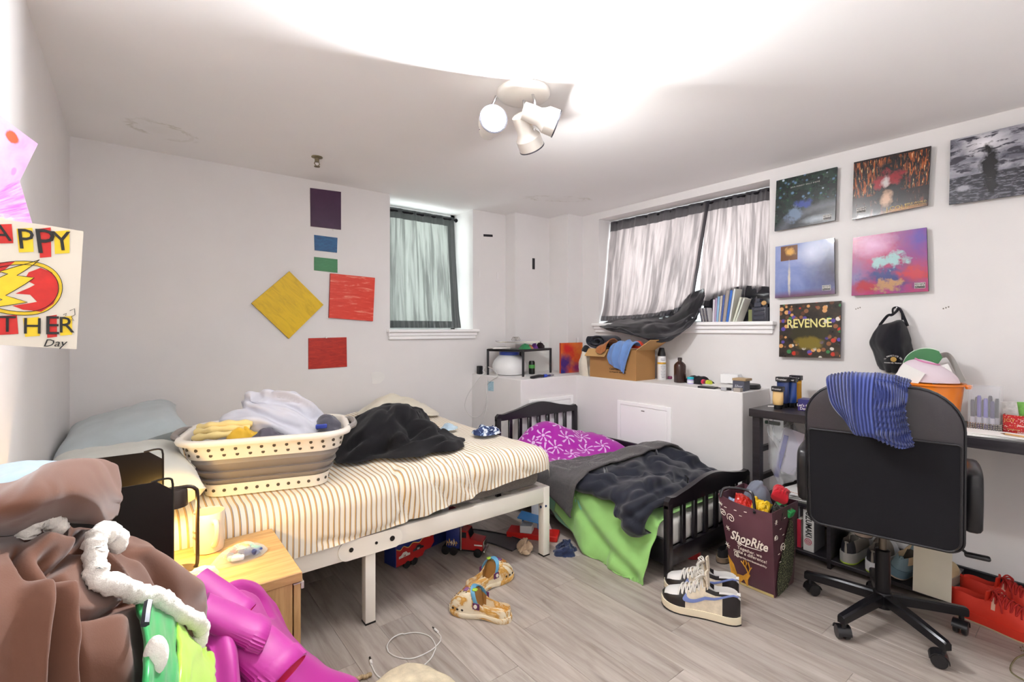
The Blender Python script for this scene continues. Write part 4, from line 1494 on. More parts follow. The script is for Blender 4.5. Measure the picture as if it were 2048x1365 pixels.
text('24', 0.016, (0.008, -0.0267, 0.026), (1, 0.3, 0), UPV, INK, cj)
# tiered black file sorter
FSM = plain('black_sheet_metal', '#1d1714', 0.38, 0.3, var=0.05)
fs = thing('file_sorter', 'black metal file sorter with two tall panels and wire end loops', 'file sorter', (-0.08, 1.70, NZ))
fo = (0.08, -1.70, -NZ)
for (y_, x0, x1, zt_) in ((1.60, -0.235, 0.086, 0.812), (1.84, -0.235, 0.074, 0.846)):
    cut = 0.035
    outl = [(x0, NZ + 0.004), (x1, NZ + 0.004), (x1, zt_ - cut * 0.8), (x1 - cut, zt_), (x0, zt_ + 0.0)]
    MB().prism(outl, (1, 0, 0), (0, 0, 1), (0, y_, 0), 0.003).move(fo).obj('panel', FSM, fs, False)
    w = [(x1 - cut - 0.012, y_ - 0.002, zt_ + 0.001), (x1 - 0.022, y_ - 0.002, zt_ + 0.005), (x1 - 0.006, y_ - 0.002, zt_ + 0.003), (x1 - 0.001, y_ - 0.002, zt_ - 0.008), (x1, y_ - 0.002, zt_ - 0.05), (x1, y_ - 0.002, NZ + 0.004)]
    MB().tube(spline(w, 40), 0.0028, 8).move(fo).obj('wire_loop', FSM, fs)
for x_ in (-0.22, 0.06):
    MB().cyl((x_, 1.585, NZ + 0.004), (x_, 1.86, NZ + 0.004), 0.004, seg=8).move(fo).obj('base_wire', FSM, fs)
# ------------------------------------------------------------------ toddler bed
ESP = plain('black_espresso_wood', '#17141a', 0.28, var=0.15, coat=0.25)
TX0, TX1, TYH, TYF = 2.035, 2.845, 2.784, 1.388
tb = thing('toddler_bed', 'black wooden toddler bed with slatted head and foot boards beside the ledge', 'bed', ((TX0 + TX1) / 2, (TYH + TYF) / 2, 0))
to = (-(TX0 + TX1) / 2, -(TYH + TYF) / 2, 0)


def board(y, zend, zhump, zrail, zlow, nsl, name, th=0.028):
    """post + curved top rail + slats + lower rail"""
    w = TX1 - TX0
    top = []
    for i in range(41):
        u = i / 40
        d = abs(u - 0.5) * 2
        z = zend + (zhump - zend) * (0.5 + 0.5 * math.cos(PI * min(1, d / 0.78))) - 0.010 * math.exp(-((d - 0.86) / 0.12) ** 2)
        if d > 0.965:
            z -= 0.022 * ((d - 0.965) / 0.035) ** 2
        top.append((TX0 + w * u, z))
    outl = top + [(TX1, zrail), (TX0, zrail)]
    MB().prism(outl, (1, 0, 0), (0, 0, 1), (0, y + th / 2, 0), th).move(to).obj(name + '_rail', ESP, tb, True, 30)
    for x_ in (TX0, TX1 - 0.038):
        MB().box(x_, x_ + 0.038, y - th / 2 - 0.002, y + th / 2 + 0.002, 0.0, zrail + 0.02, 0.005, 2).move(to).obj('post', ESP, tb)
    MB().box(TX0 + 0.038, TX1 - 0.038, y - th / 2 + 0.003, y + th / 2 - 0.003, zlow, zlow + 0.085, 0.004, 2).move(to).obj('lower_rail', ESP, tb)
    for i in range(nsl):
        xs = TX0 + 0.038 + (w - 0.076) * (i + 1) / (nsl + 1)
        MB().box(xs - 0.016, xs + 0.016, y - 0.009, y + 0.009, zlow + 0.086, zrail - 0.0005, 0.003, 1).move(to).obj('slat', ESP, tb)


board(TYH, 0.615, 0.665, 0.56, 0.10, 7, 'headboard')
board(TYF, 0.405, 0.450, 0.345, 0.058, 6, 'footboard')
for x_ in (TX0 + 0.004, TX1 - 0.024):
    MB().box(x_, x_ + 0.02, TYF + 0.016, TYH - 0.016, 0.07, 0.19, 0.004, 2).move(to).obj('side_rail', ESP, tb)
MB().box(TX1 - 0.024, TX1 - 0.004, TYF + 0.55, TYH - 0.016, 0.191, 0.40, 0.008, 2).move(to).obj('guard_rail', ESP, tb)
MB().box(TX0 + 0.025, TX1 - 0.025, TYF + 0.016, TYH - 0.016, 0.10, 0.125, 0.003, 1).move(to).obj('base_board', ESP, tb)
TMX0, TMX1, TMY0, TMY1, TMZ = TX0 + 0.028, TX1 - 0.028, TYF + 0.02, TYH - 0.02, 0.262
MB().box(TMX0, TMX1, TMY0, TMY1, 0.126, TMZ, 0.03, 3).wobj('toddler_mattress', fabric('white_vinyl_ticking', '#dedbd6', 500, 0.5, 0.0), 'thin white mattress showing through the slats of the toddler bed', 'mattress')


HX, HY = np.arange(1.80, 2.95, 0.012), np.arange(1.38, 2.85, 0.012)
HG = np.zeros((len(HX), len(HY)))


def cover(name, mat, label, cat, fn, n=(60, 60), thick=0.012, group=None, lines=None):
    """fn(u,v) -> (P, uv); turned so that the top sheet faces up"""
    u, v = np.meshgrid(np.linspace(0, 1, n[0]), np.linspace(0, 1, n[1]), indexing='ij')
    P, uvm = fn(u, v)
    N = normals(P)
    if N[n[0] // 2, n[1] // 2, 2] < 0:
        P, uvm = P[::-1], uvm[::-1]
    P = P + normals(P) * np.asarray(creases(P, lines))[..., None] if lines else P
    # lie on whatever cover is already there
    ix = np.clip(((P[..., 0] - HX[0]) / 0.012).round().astype(int), 0, len(HX) - 1)
    iy = np.clip(((P[..., 1] - HY[0]) / 0.012).round().astype(int), 0, len(HY) - 1)
    lift = np.maximum(0, HG[ix, iy] + thick + 0.006 - P[..., 2]) * (P[..., 0] > TX0 - 0.02)
    for _ in range(6):
        e_ = np.pad(lift, 1, mode='edge')
        sm = np.maximum(lift, (e_[:-2, 1:-1] + e_[2:, 1:-1] + e_[1:-1, :-2] + e_[1:-1, 2:] + e_[1:-1, 1:-1]) / 5)
        lift = sm
    P[..., 2] += lift
    np.maximum.at(HG, (ix, iy), P[..., 2])
    e_ = np.pad(HG, 1, mode='edge')
    HG[:] = np.maximum.reduce([e_[a_:a_ + HG.shape[0], b_:b_ + HG.shape[1]] for a_ in range(3) for b_ in range(3)])
    return MB().grid(P, thick, uvs=uvm).wobj(name, mat, label, cat, group, angle=130)


# mint and light green sheets pulled off over the open side
def sheet_fn(y0, y1, lo, zt, flare, seed, xin):
    def fn(u, v):
        Y = y0 + (y1 - y0) * u
        hem = np.interp(Y, [1.40, 1.47, 1.60, 1.85, 2.1, 2.25], lo)
        drop = zt - hem
        S = TX0 - 0.012 - (0.075 + drop) + v * (0.075 + drop + xin)
        P = drape(S, Y, TX0 + 0.02, 9, -9, 9, zt, 0.04)
        dn = np.clip((zt - P[..., 2]) / 0.26, 0, 1)
        P[..., 0] -= dn * flare * np.interp(Y, [1.4, 1.5, 1.8, 2.2], [0.9, 1.0, 0.7, 0.3])
        P[..., 0] -= dn * 0.022 * np.sin(Y * 26 + seed + 2 * dn) * 0.6 + dn * 0.02 * (folds(Y * 9, P[..., 2] * 4, seed) - 0.4)
        P[..., 2] = np.maximum(P[..., 2], 0.004)
        return P, np.stack([Y, S], -1)
    return fn


GRN = fabric('light_green_cotton', '#8cbc6c', 500, sheen=0.3)
MINT = fabric('mint_cotton', '#7fc7a6', 500, sheen=0.3)
cover('bed_sheet', MINT, 'mint green sheet edge showing at the side of the toddler mattress', 'bed sheet', sheet_fn(1.86, 2.25, [0.05, 0.04, 0.05, 0.09, 0.16, 0.22], TMZ + 0.010, 0.035, 2.4, 0.5), (70, 50), 0.003, 'sheets on the toddler bed')
cover('bed_sheet', GRN, 'light green sheet hanging from the toddler bed down to the floor', 'bed sheet', sheet_fn(1.425, 2.12, [0.012, 0.006, 0.02, 0.10, 0.21, 0.24], TMZ + 0.026, 0.125, 2.4, 0.55), (90, 70), 0.003, 'sheets on the toddler bed', [(-0.02, 9, [(1150, 1010), (1205, 1085), (1270, 1155)]), (-0.02, 9, [(1235, 1055), (1285, 1085), (1322, 1030)]), (0.016, 13, [(1190, 1040), (1250, 1110), (1290, 1150)]), (-0.012, 6, [(1300, 1040), (1305, 1100), (1290, 1150)])])


def floral_mat():
    k = NT('magenta_floral_cotton')
    uvv = k.coord('UV')
    wb = k.n('ShaderNodeVectorMath', operation='ADD')
    nz = k.n('ShaderNodeTexNoise')
    k.put(nz.inputs['Vector'], uvv)
    nz.inputs['Scale'].default_value = 6
    sc = k.n('ShaderNodeVectorMath', operation='SCALE')
    k.put(sc.inputs[0], nz.outputs['Color'])
    sc.inputs['Scale'].default_value = 0.05
    k.put(wb.inputs[0], uvv)
    k.put(wb.inputs[1], sc.outputs[0])
    # sprigs: petals around scattered centres
    vo = k.n('ShaderNodeTexVoronoi', voronoi_dimensions='2D')
    k.put(vo.inputs['Vector'], wb.outputs[0])
    vo.inputs['Scale'].default_value = 7.5
    vo.inputs['Randomness'].default_value = 0.55
    sub = k.n('ShaderNodeVectorMath', operation='SUBTRACT')
    mul = k.n('ShaderNodeVectorMath', operation='SCALE')
    k.put(mul.inputs[0], wb.outputs[0])
    mul.inputs['Scale'].default_value = 1.0
    k.put(sub.inputs[0], mul.outputs[0])
    k.put(sub.inputs[1], vo.outputs['Position'])
    dx, dy, _ = k.sep(sub.outputs[0])
    ang = k.math('ARCTAN2', dy, dx)
    dist = vo.outputs['Distance']
    rr = k.sep(vo.outputs['Color'])[0]
    spin = k.math('ADD', k.math('MULTIPLY', ang, 7.0), k.math('MULTIPLY', dist, 6.0))
    pet = k.math('SINE', spin)
    pm = k.math('GREATER_THAN', pet, k.math('ADD', 0.25, k.math('MULTIPLY', dist, 0.9)))
    far = k.math('MULTIPLY', k.math('GREATER_THAN', dist, 0.13), k.math('LESS_THAN', dist, 0.44))
    flower = k.math('MULTIPLY', k.math('LESS_THAN', dist, 0.09), 1.0)
    mk = k.math('MAXIMUM', k.math('MULTIPLY', pm, far), flower)
    k.base(k.mix(mk, '#a3129b', '#d9b4dd')).set(rough=0.75, sheen=0.3, spec=0.25)
    k.bump(k.noise(k.coord(), 300, 2), 0.12, 0.001)
    return k.m


def lump(cx, cy, rx, ry):
    return lambda X, Y: np.exp(-(((X - cx) / rx) ** 2 + ((Y - cy) / ry) ** 2))


def quilt_fn(x0, x1, y0, y1, zt, h, lumps, seed, fs, amp, hangx=0.0, skew=0.0, hemf=None, r=0.05, edge=0.05):
    """a puffy cover lying on the bed, hanging over the open side by hangx"""
    def fn(u, v):
        Y = y0 + (y1 - y0) * u
        hg = hangx if hemf is None else hemf(u)
        S = (x0 - hg) + v * (x1 - x0 + hg)
        Y2 = Y + skew * (S - x0)
        P = drape(S, Y2, x0, 9, -9, 9, zt, r)
        e = np.minimum(np.minimum(u, 1 - u) * abs(y1 - y0), np.minimum(v, 1 - v) * (x1 - x0)) / edge
        e = np.clip(e, 0, 1)
        e = np.sqrt(1 - (1 - e) ** 2)
        pf = h * e
        for f_, a_ in lumps:
            pf = pf + a_ * f_(P[..., 0], P[..., 1]) * e
        N = normals(P)
        if N[30, 30, 2] < 0:
            N = -N
        pf = pf + amp * (folds(S * fs, Y * fs, seed, 1.2) - 0.35) * (0.3 + 0.7 * e)
        P = P + N * pf[..., None]
        return P, np.stack([S, Y], -1)
    return fn


zt_ = TMZ + 0.038
cover('quilt', floral_mat(), 'magenta quilt with pale floral sprigs bunched at the headboard', 'quilt',
      quilt_fn(TX0 + 0.02, TX1 - 0.035, 2.14, 2.748, zt_, 0.05, [(lump(2.34, 2.62, 0.24, 0.20), 0.19), (lump(2.64, 2.36, 0.20, 0.24), 0.10)], 5, 5, 0.04, 0.12, r=0.06, edge=0.10), (70, 70), 0.03)
NAVY = fabric('navy_plush', '#171a27', 200, 0.6, 0.22, 0.1)
cover('plush_blanket', NAVY, 'navy plush blanket puffed up over the foot of the toddler bed', 'blanket',
      quilt_fn(TX0 + 0.0, TX1 - 0.065, 1.450, 2.03, zt_ + 0.018, 0.075, [(lump(2.50, 1.85, 0.26, 0.22), 0.075), (lump(2.2, 1.62, 0.15, 0.15), 0.03)], 7, 5, 0.085, 0.14, skew=-0.02, hemf=lambda u: 0.055 + 0.12 * np.exp(-((u - 0.12) / 0.2) ** 2), r=0.07, edge=0.10), (100, 100), 0.04, None, [(-0.022, 9, [(1180, 985), (1245, 955), (1330, 940)]), (-0.022, 9, [(1215, 1010), (1285, 985), (1375, 950)]), (-0.02, 8, [(1235, 1045), (1290, 1015), (1335, 985)]), (-0.02, 9, [(1290, 925), (1340, 950), (1400, 925)]), (0.016, 14, [(1210, 960), (1280, 930), (1330, 912)]), (0.014, 12, [(1300, 960), (1370, 935)]), (-0.016, 7, [(1180, 1000), (1230, 1020), (1280, 1050)])])
KNIT = knit_mat('grey_waffle_knit', '#3a383c', '#635f5e', 160)
cover('knit_blanket', KNIT, 'dark grey waffle knit blanket slung between the magenta and navy covers', 'blanket',
      quilt_fn(TX0 - 0.035, TX1 - 0.03, 1.90, 2.27, zt_ + 0.07, 0.010, [(lump(2.70, 2.12, 0.12, 0.16), 0.03)], 6, 6, 0.03, 0.16, skew=-0.22, hemf=lambda u: 0.10 + 0.15 * (1 - u), r=0.05, edge=0.03), (60, 70), 0.012)

# ------------------------------------------------------------------ things on the ledge
LG = LEDGE
BLKP = plain('black_plastic', '#19181d', 0.35)
# plastic wash tub upside down under a wire shelf
p = at(1010, 752, Z=LG)
tub = thing('plastic_tub', 'white rounded plastic tub with a blue band under the black shelf', 'tub', (2.49, 3.215, LG))
MB().lathe([(0.09, 0.0), (0.118, 0.006), (0.140, 0.045), (0.144, 0.080), (0.128, 0.12), (0.092, 0.158), (0.078, 0.166), (0.0, 0.166)], seg=44).obj('body', plain('white_tub_plastic', '#e4e4e4', 0.35, var=0.02), tub)
MB().lathe([(0.080, 0.166), (0.084, 0.168), (0.084, 0.193), (0.074, 0.195), (0.0, 0.194)], seg=40).obj('band', plain('blue_band', '#2743a8', 0.35), tub)
sh_ = thing('desk_shelf', 'black tubular desk shelf standing over the white tub', 'shelf', (2.62, 3.06, LG))
so = (-2.62, -3.06, -LG)
SXA, SXB, SYA, SYB, SZ = 2.335, 2.90, 2.875, 3.285, LG + 0.215
corner = [Vector((2.33, 3.30, 0)), Vector((2.455, 2.99, 0)), Vector((2.88, 3.13, 0)), Vector((2.70, 3.325, 0))]
for q in corner:
    MB().cyl((q.x, q.y, LG), (q.x, q.y, SZ), 0.010, seg=10).move(so).obj('leg', BLKP, sh_)
for i in range(4):
    a_, b_ = corner[i], corner[(i + 1) % 4]
    MB().cyl((a_.x, a_.y, SZ - 0.008), (b_.x, b_.y, SZ - 0.008), 0.010, seg=10).move(so).obj('rail', BLKP, sh_)
MB().prism([(q.x, q.y) for q in corner], (1, 0, 0), (0, 1, 0), (0, 0, SZ - 0.004), 0.006).move(so).obj('board', BLKP, sh_, False)
PAP = plain('white_paper', '#e9e7e4', 0.7, var=0.02)


def papers(name, label, c, sx, sy, n, rz, seed, mats=None, cat='papers', group=None, parent_z=None):
    t = thing(name, label, cat, c, rz, group)
    rng = random.Random(seed)
    z = 0
    for i in range(n):
        th = rng.uniform(0.0012, 0.004)
        m_ = MB().box(-sx / 2, sx / 2, -sy / 2, sy / 2, z, z + th)
        m_.xf(Matrix.Rotation(rng.uniform(-0.25, 0.25), 3, 'Z')).move((rng.uniform(-0.012, 0.012), rng.uniform(-0.012, 0.012), 0))
        m_.obj('sheet', (mats or [PAP])[i % len(mats or [PAP])], t, False)
        z += th + 0.0002
    return t, z


ztop = SZ + 0.003
heap('hair_bundle', fabric('green_ribbon', '#2f7a4c', var=0.5), 'green ribbon bundle on the black shelf under the papers', 'ribbon', (2.53, 3.06, ztop), 0.055, 0.05, 0.045, 3, 0.02, 25, 0, 2, 'small bundles on the shelf', (16, 30))
heap('hair_bundle', fabric('salmon_cloth', '#c4835c', var=0.3), 'salmon coloured cloth bundle on the black shelf', 'cloth', (2.615, 3.10, ztop), 0.035, 0.035, 0.035, 4, 0.02, 25, 0, 2, 'small bundles on the shelf', (14, 26))
heap('hair_bundle', fabric('violet_cloth', '#8a4fb0', var=0.3), 'violet cloth bundle on the black shelf', 'cloth', (2.685, 3.12, ztop), 0.035, 0.035, 0.04, 5, 0.02, 25, 0, 2, 'small bundles on the shelf', (14, 26))
heap('hair_bundle', fabric('dark_brown_strands', '#33262b', var=0.3), 'dark stringy bundle hanging at the shelf end', 'cloth', (2.765, 3.14, ztop), 0.04, 0.04, 0.05, 6, 0.025, 30, 0, 2, 'small bundles on the shelf', (16, 30))
t, z_ = papers('loose_papers', 'stack of loose white papers on top of the black shelf', (2.56, 3.19, ztop + 0.052), 0.34, 0.22, 5, math.radians(-20), 4, [PAP, plain('greyish_paper', '#cfcdd2', 0.7), plain('cream_paper', '#e3dcc2', 0.7)])
t, z2_ = papers('loose_papers', 'few pale sheets sticking out over the tub end of the shelf', (2.40, 3.24, ztop), 0.14, 0.16, 4, math.radians(-30), 5)
m = MB()
for i in range(4):
    m.tube([(0.018 * math.cos(a) + i * 0.016, 0.006 * math.sin(2 * a), 0.020 + 0.018 * math.sin(a)) for a in np.linspace(0, 2 * PI, 16, endpoint=False)], 0.0016, 5, True)
m.move((2.50, 3.17, ztop + 0.048 + z_)).wobj('wire_clips', plain('bronze_wire', '#6f6250', 0.35, 0.7), 'tangle of bronze wire clips lying on the loose papers', 'clips')
# white board behind the shelf
wbd = MB().box(2.74, 3.03, 3.318, 3.332, LG, LG + 0.26, 0.002, 1)
wbd.wobj('foam_board', plain('white_board', '#e7e9e6', 0.6, var=0.02), 'white board leaning on the wall behind the black shelf', 'board', smooth=False)
can = thing('drink_can', 'slim black can with a green patch behind the shelf leg', 'can', (2.665, 3.13, LG))
MB().lathe([(0.022, 0), (0.026, 0.004), (0.026, 0.100), (0.021, 0.110), (0.021, 0.112), (0.0, 0.111)], seg=24).obj('body', plain('black_can', '#1f2320', 0.3, 0.4), can)
MB().lathe([(0.0264, 0.050), (0.0268, 0.050), (0.0268, 0.080), (0.0264, 0.080)], seg=24, cap0=False, cap1=False).obj('label', plain('green_can_label', '#4fa04a', 0.4), can)
kb = thing('hair_clipper', 'black handled tool lying at the ledge edge with a blue cap', 'tool', (2.46, 2.83, LG + 0.0005), math.radians(8))
MB().tube(spline([(-0.07, 0, 0.012), (-0.03, 0, 0.012), (0.03, 0.004, 0.016), (0.085, 0.004, 0.014)], 18), [0.009 + 0.004 * math.sin(i / 17 * PI) for i in range(18)], 10).obj('handle', BLKP, kb)
MB().cyl((0.0855, 0.004, 0.013), (0.122, 0.006, 0.013), 0.0125, seg=12).obj('cap', plain('bright_blue_cap', '#3451c4', 0.35), kb)
mk_ = thing('marker_pen', 'dark blue marker pen lying behind the black handled tool', 'pen', (2.60, 2.875, LG + 0.0005), math.radians(12))
MB().cyl((-0.07, 0, 0.008), (0.05, 0, 0.008), 0.008, seg=12).obj('barrel', plain('navy_pen', '#2c2a6a', 0.35), mk_)
MB().cyl((0.051, 0, 0.008), (0.10, 0, 0.008), 0.0075, 0.005, seg=12).obj('tip', plain('silver_pen_tip', '#a8a8ac', 0.3, 0.6), mk_)
# white cords and plug block on the tub side
m = MB().box(-0.02, 0.02, -0.02, 0.02, 0, 0.07, 0.004, 1).move((2.316, 3.40, LG))
m.wobj('power_adapter', BLKP, 'black power adapter block standing beside the white tub', 'adapter')
WC = plain('white_cable', '#dedcda', 0.4, var=0)
p0 = Vector((2.33, 3.34, LG + 0.06))
pts = [p0, (2.30, 3.33, LG + 0.035), (2.285, 3.28, LG + 0.020), at(958, 757, Y=3.30), at(936, 790, Y=3.38), at(930, 815, Y=3.42), at(944, 834, Y=3.38), at(962, 830, X=2.27), at(974, 800, X=2.278), at(974, 770, X=2.280), (2.284, 3.10, LG + 0.004), (2.295, 3.12, LG + 0.012), (2.32, 3.20, LG + 0.05), (2.33, 3.345, LG + 0.075)]
MB().tube(spline(pts, 120), 0.0032, 6).wobj('power_cable', WC, 'white power cord looping down over the ledge corner above the bed', 'cable', 'white cords on the ledge')
pts = [at(973, 758, X=2.276), at(972, 790, X=2.274), at(973, 815, X=2.270), at(966, 840, X=2.262), at(956, 856, X=2.25)]
MB().tube(spline(pts, 50), 0.0028, 6).wobj('power_cable', WC, 'thin white cord dropping from the ledge edge behind the bed', 'cable', 'white cords on the ledge')
stq = [at(976, 763, X=LX - 0.0015), at(987, 764, X=LX - 0.0015), at(987, 783, X=LX - 0.0015), at(976, 782, X=LX - 0.0015)]
t = thing('sticker', 'small pale blue printed sticker on the side of the ledge', 'sticker', stq[3])
s_, pr_ = quad(*[q - stq[3] for q in stq], (0.0013, 0, 0))
s_.obj('backing', plain('pale_blue_paper', '#bcd9e4', 0.5), t, False)
pr_.obj('print', art('sticker_print', ('#bcd9e4', '#c6e0ea', 2, 2), [('n', 30, 12, 0.52, 0.56, 0, 1, '#4c93b5')], 0.5, 0), t, False)

# ---- along the window: canvas, tote, carton, bottles
cq = [Vector((2.985, 3.085, LG + 0.002)), Vector((3.215, 3.085, LG + 0.002))]
k_art = art('sunset_abstract', ('#d8402a', '#e8872e', 2.2, 2.2), [('e', 0.15, 0.35, 0.45, 0.35, 0.7, 0.8, '#4a2a7c'), ('e', 0.75, 0.15, 0.35, 0.25, 0.7, 0.8, '#8e2a6a'), ('e', 0.3, 0.80, 0.3, 0.2, 0.6, 0.6, '#d4262c'), ('e', 0.05, 0.02, 0.35, 0.25, 0.7, 0.5, '#2a2f86')], 0.4, 0.0)
a_, b_ = at(1145, 746, Y=3.0), at(1168, 672, Y=3.0)
cv = thing('abstract_canvas', 'red orange and violet abstract canvas standing behind the carton', 'painting', (3.05, 3.01, LG))
s_, pr_ = quad((-0.165, -0.005, 0.262), (0.10, -0.005, 0.262), (0.10, -0.005, 0.001), (-0.165, -0.005, 0.001), (0, 0.018, 0))
s_.obj('board', plain('red_canvas_side', '#b0402a', 0.6), cv, False)
pr_.obj('print', k_art, cv, False)
m = MB().lathe([(0.016, 0), (0.020, 0.03), (0.019, 0.034), (0.0, 0.034)], (3.14, 3.045, LG), 16)
m = MB().lathe([(0.020, 0), (0.018, 0.24), (0.016, 0.285), (0.017, 0.287), (0.017, 0.305), (0.0, 0.305)], (3.135, 3.045, LG), 18)
m.wobj('white_bottle', plain('white_bottle', '#e6e6e6', 0.4), 'slim white bottle top showing above the abstract canvas', 'bottle')
CRD = plain('cardboard', '#a87c4a', 0.8, var=0.07, scale=3, bump=0.1, bscale=40)
CRD2 = plain('cardboard_inside', '#c19a63', 0.85, var=0.05)
tote = thing('canvas_tote', 'cream canvas pouch with a dark drawing squeezed beside the carton', 'bag', (2.945, 2.755, LG), math.radians(0))
PT, uvt = patch([[(-0.04, -0.05, 0.0), (-0.05, -0.045, 0.09), (-0.045, -0.03, 0.185)], [(-0.055, 0.0, 0.0), (-0.068, 0.0, 0.10), (-0.055, 0.0, 0.20)], [(-0.03, 0.06, 0.0), (-0.045, 0.055, 0.09), (-0.03, 0.04, 0.185)]], 14, 18, lambda u, v: 0.008 * (folds(u * 4, v * 5, 2) - 0.4))
m = MB().grid(PT, 0).grid(PT * np.array([-0.8, 1, 1])[None, None], 0)
m.obj('pouch', fabric('cream_canvas', '#ddd5c4'), tote, True, 60)
heap('black_scrap', fabric('black_lace', '#26262c', var=0.4), 'black lacy scrap on top of the cream pouch', 'cloth', (2.94, 2.755, LG + 0.193), 0.045, 0.04, 0.05, 8, 0.02, 25, 0, 2, None, (14, 26))
# carton: front-left and right corners from the photograph
cl, cr = at(1184, 757, Z=LG), at(1305, 760, Z=LG)
CX0, CX1, CY0, CY1, CZ = 2.905, 3.135, 2.235, 2.690, LG + 0.225
ct = thing('cardboard_carton', 'open cardboard carton stuffed with clothes on the ledge below the window', 'box', ((CX0 + CX1) / 2, (CY0 + CY1) / 2, LG))
co = (-(CX0 + CX1) / 2, -(CY0 + CY1) / 2, -LG)
th = 0.005
for nm, a in (('wall_panel', (CX0, CX0 + th, CY0, CY1, LG, CZ)), ('wall_panel', (CX1 - th, CX1, CY0, CY1, LG, CZ)), ('wall_panel', (CX0 + th, CX1 - th, CY0, CY0 + th, LG, CZ)), ('wall_panel', (CX0 + th, CX1 - th, CY1 - th, CY1, LG, CZ)), ('bottom', (CX0 + th, CX1 - th, CY0 + th, CY1 - th, LG, LG + th))):
    MB().box(*a).move(co).obj(nm, CRD, ct, False)
fl_ = MB().box(CX0 - 0.115, CX0, CY0 + 0.22, CY1, -0.002, 0.002)
fl_.xf(Matrix.Identity(3))
m = MB().box(-0.075, 0, CY0 + 0.262, CY1 + 0.012, -0.002, 0.002).xf(Matrix.Rotation(math.radians(-50), 3, 'Y')).move((CX0, 0, CZ)).move(co)
m.obj('flap', CRD2, ct, False)
m = MB().box(-0.002, 0.002, -0.10, 0, 0, 0.0)
m = MB().box(CX0, CX1, -0.145, 0, -0.002, 0.002).xf(Matrix.Rotation(math.radians(-32), 3, 'X')).move((0, CY0, CZ)).move(co)
m.obj('flap', CRD2, ct, False)
text('Cable TRHC PLN', 0.022, Vector((CX0 - 0.0008, CY0 + 0.17, LG + 0.075)) + Vector(co), (0, -1, 0), UPV, INK, ct)
text('Eco FF Spiral 40  Made in USA', 0.013, Vector((CX0 - 0.0008, CY0 + 0.17, LG + 0.052)) + Vector(co), (0, -1, 0), UPV, INK, ct)
DEN = fabric('blue_denim', '#6d90c8', 600, var=0.2)
zc = CZ
# jeans folded over the front edge
jy0, jy1 = 2.27, 2.44
PJ, uvj = patch([[(CX0 + 0.12, jy1 + 0.0, zc + 0.02), (CX0 + 0.06, jy1 + 0.01, zc + 0.055), (CX0 - 0.010, jy1 + 0.02, zc + 0.035), (CX0 - 0.030, jy1 + 0.05, zc - 0.05), (CX0 - 0.022, jy1 + 0.035, zc - 0.11)],
                 [(CX0 + 0.12, (jy0 + jy1) / 2, zc + 0.02), (CX0 + 0.06, (jy0 + jy1) / 2, zc + 0.07), (CX0 - 0.012, (jy0 + jy1) / 2, zc + 0.045), (CX0 - 0.042, (jy0 + jy1) / 2 + 0.01, zc - 0.06), (CX0 - 0.030, (jy0 + jy1) / 2, zc - 0.155)],
                 [(CX0 + 0.12, jy0, zc + 0.02), (CX0 + 0.06, jy0 - 0.01, zc + 0.06), (CX0 - 0.010, jy0 - 0.01, zc + 0.035), (CX0 - 0.030, jy0 + 0.02, zc - 0.06), (CX0 - 0.024, jy0 + 0.06, zc - 0.175)]], 40, 40, lambda u, v: 0.014 * (np.abs(np.sin(u * 9 + 1.0)) ** 0.7 - 0.5) + 0.008 * (folds(u * 4, v * 3, 6) - 0.4))
N = normals(PJ)
MB().grid(PJ, 0.006 if N[20, 20, 0] < 0 else -0.006).wobj('jeans', DEN, 'light blue jeans hanging over the front of the carton', 'jeans', 'clothes in the carton')
PB, uvb = patch([[(CX0 + 0.10, 2.60, zc + 0.02), (CX0 + 0.04, 2.60, zc + 0.030), (CX0 - 0.035, 2.585, zc + 0.012), (CX0 - 0.055, 2.580, zc - 0.02)], [(CX0 + 0.10, 2.54, zc + 0.03), (CX0 + 0.04, 2.54, zc + 0.055), (CX0 - 0.03, 2.53, zc + 0.028), (CX0 - 0.058, 2.53, zc - 0.035)], [(CX0 + 0.10, 2.48, zc + 0.06), (CX0 + 0.04, 2.48, zc + 0.085), (CX0 - 0.02, 2.49, zc + 0.055), (CX0 - 0.048, 2.495, zc - 0.01)]], 24, 24, lambda u, v: 0.008 * (folds(u * 4, v * 4, 7) - 0.4))
N = normals(PB)
MB().grid(PB, 0.006 if N[12, 12, 0] < 0 else -0.006).wobj('brown_shirt', fabric('rust_brown_cloth', '#a5673a'), 'rust brown shirt folded over the carton edge beside the jeans', 'shirt', 'clothes in the carton')
heap('red_garment', fabric('red_orange_cloth', '#d8412a'), 'red orange cloth peeping out of the carton', 'clothing', (CX0 + 0.14, 2.32, zc + 0.010), 0.055, 0.07, 0.055, 9, 0.02, 16, 0, 2, 'clothes in the carton', (16, 30))
# rolled navy trousers on top of the flap side
m = MB()
NV = fabric('dark_navy_denim', '#1f2230', 500)
rr_ = []
for i in range(60):
    a = i / 59 * 4.2 * PI
    r_ = 0.010 + 0.052 * i / 59
    rr_.append((0, r_ * 1.75 * math.cos(a), 0.054 + 0.62 * r_ * 1.45 * math.sin(a)))
a1 = [Vector((-0.10, p_[1], p_[2])) for p_ in rr_]
a2 = [Vector((0.10, p_[1], p_[2])) for p_ in rr_]
G = np.array([[tuple(p_) for p_ in a1], [(0, p_[1] * 1.05, p_[2]) for p_ in rr_], [tuple(p_) for p_ in a2]])
G = catmull(G, 12, 0)
MB().grid(G, 0.008).move((3.02, 2.635, zc + 0.006)).wobj('rolled_trousers', NV, 'rolled up dark navy trousers lying on the carton flap', 'trousers', 'clothes in the carton', angle=60)

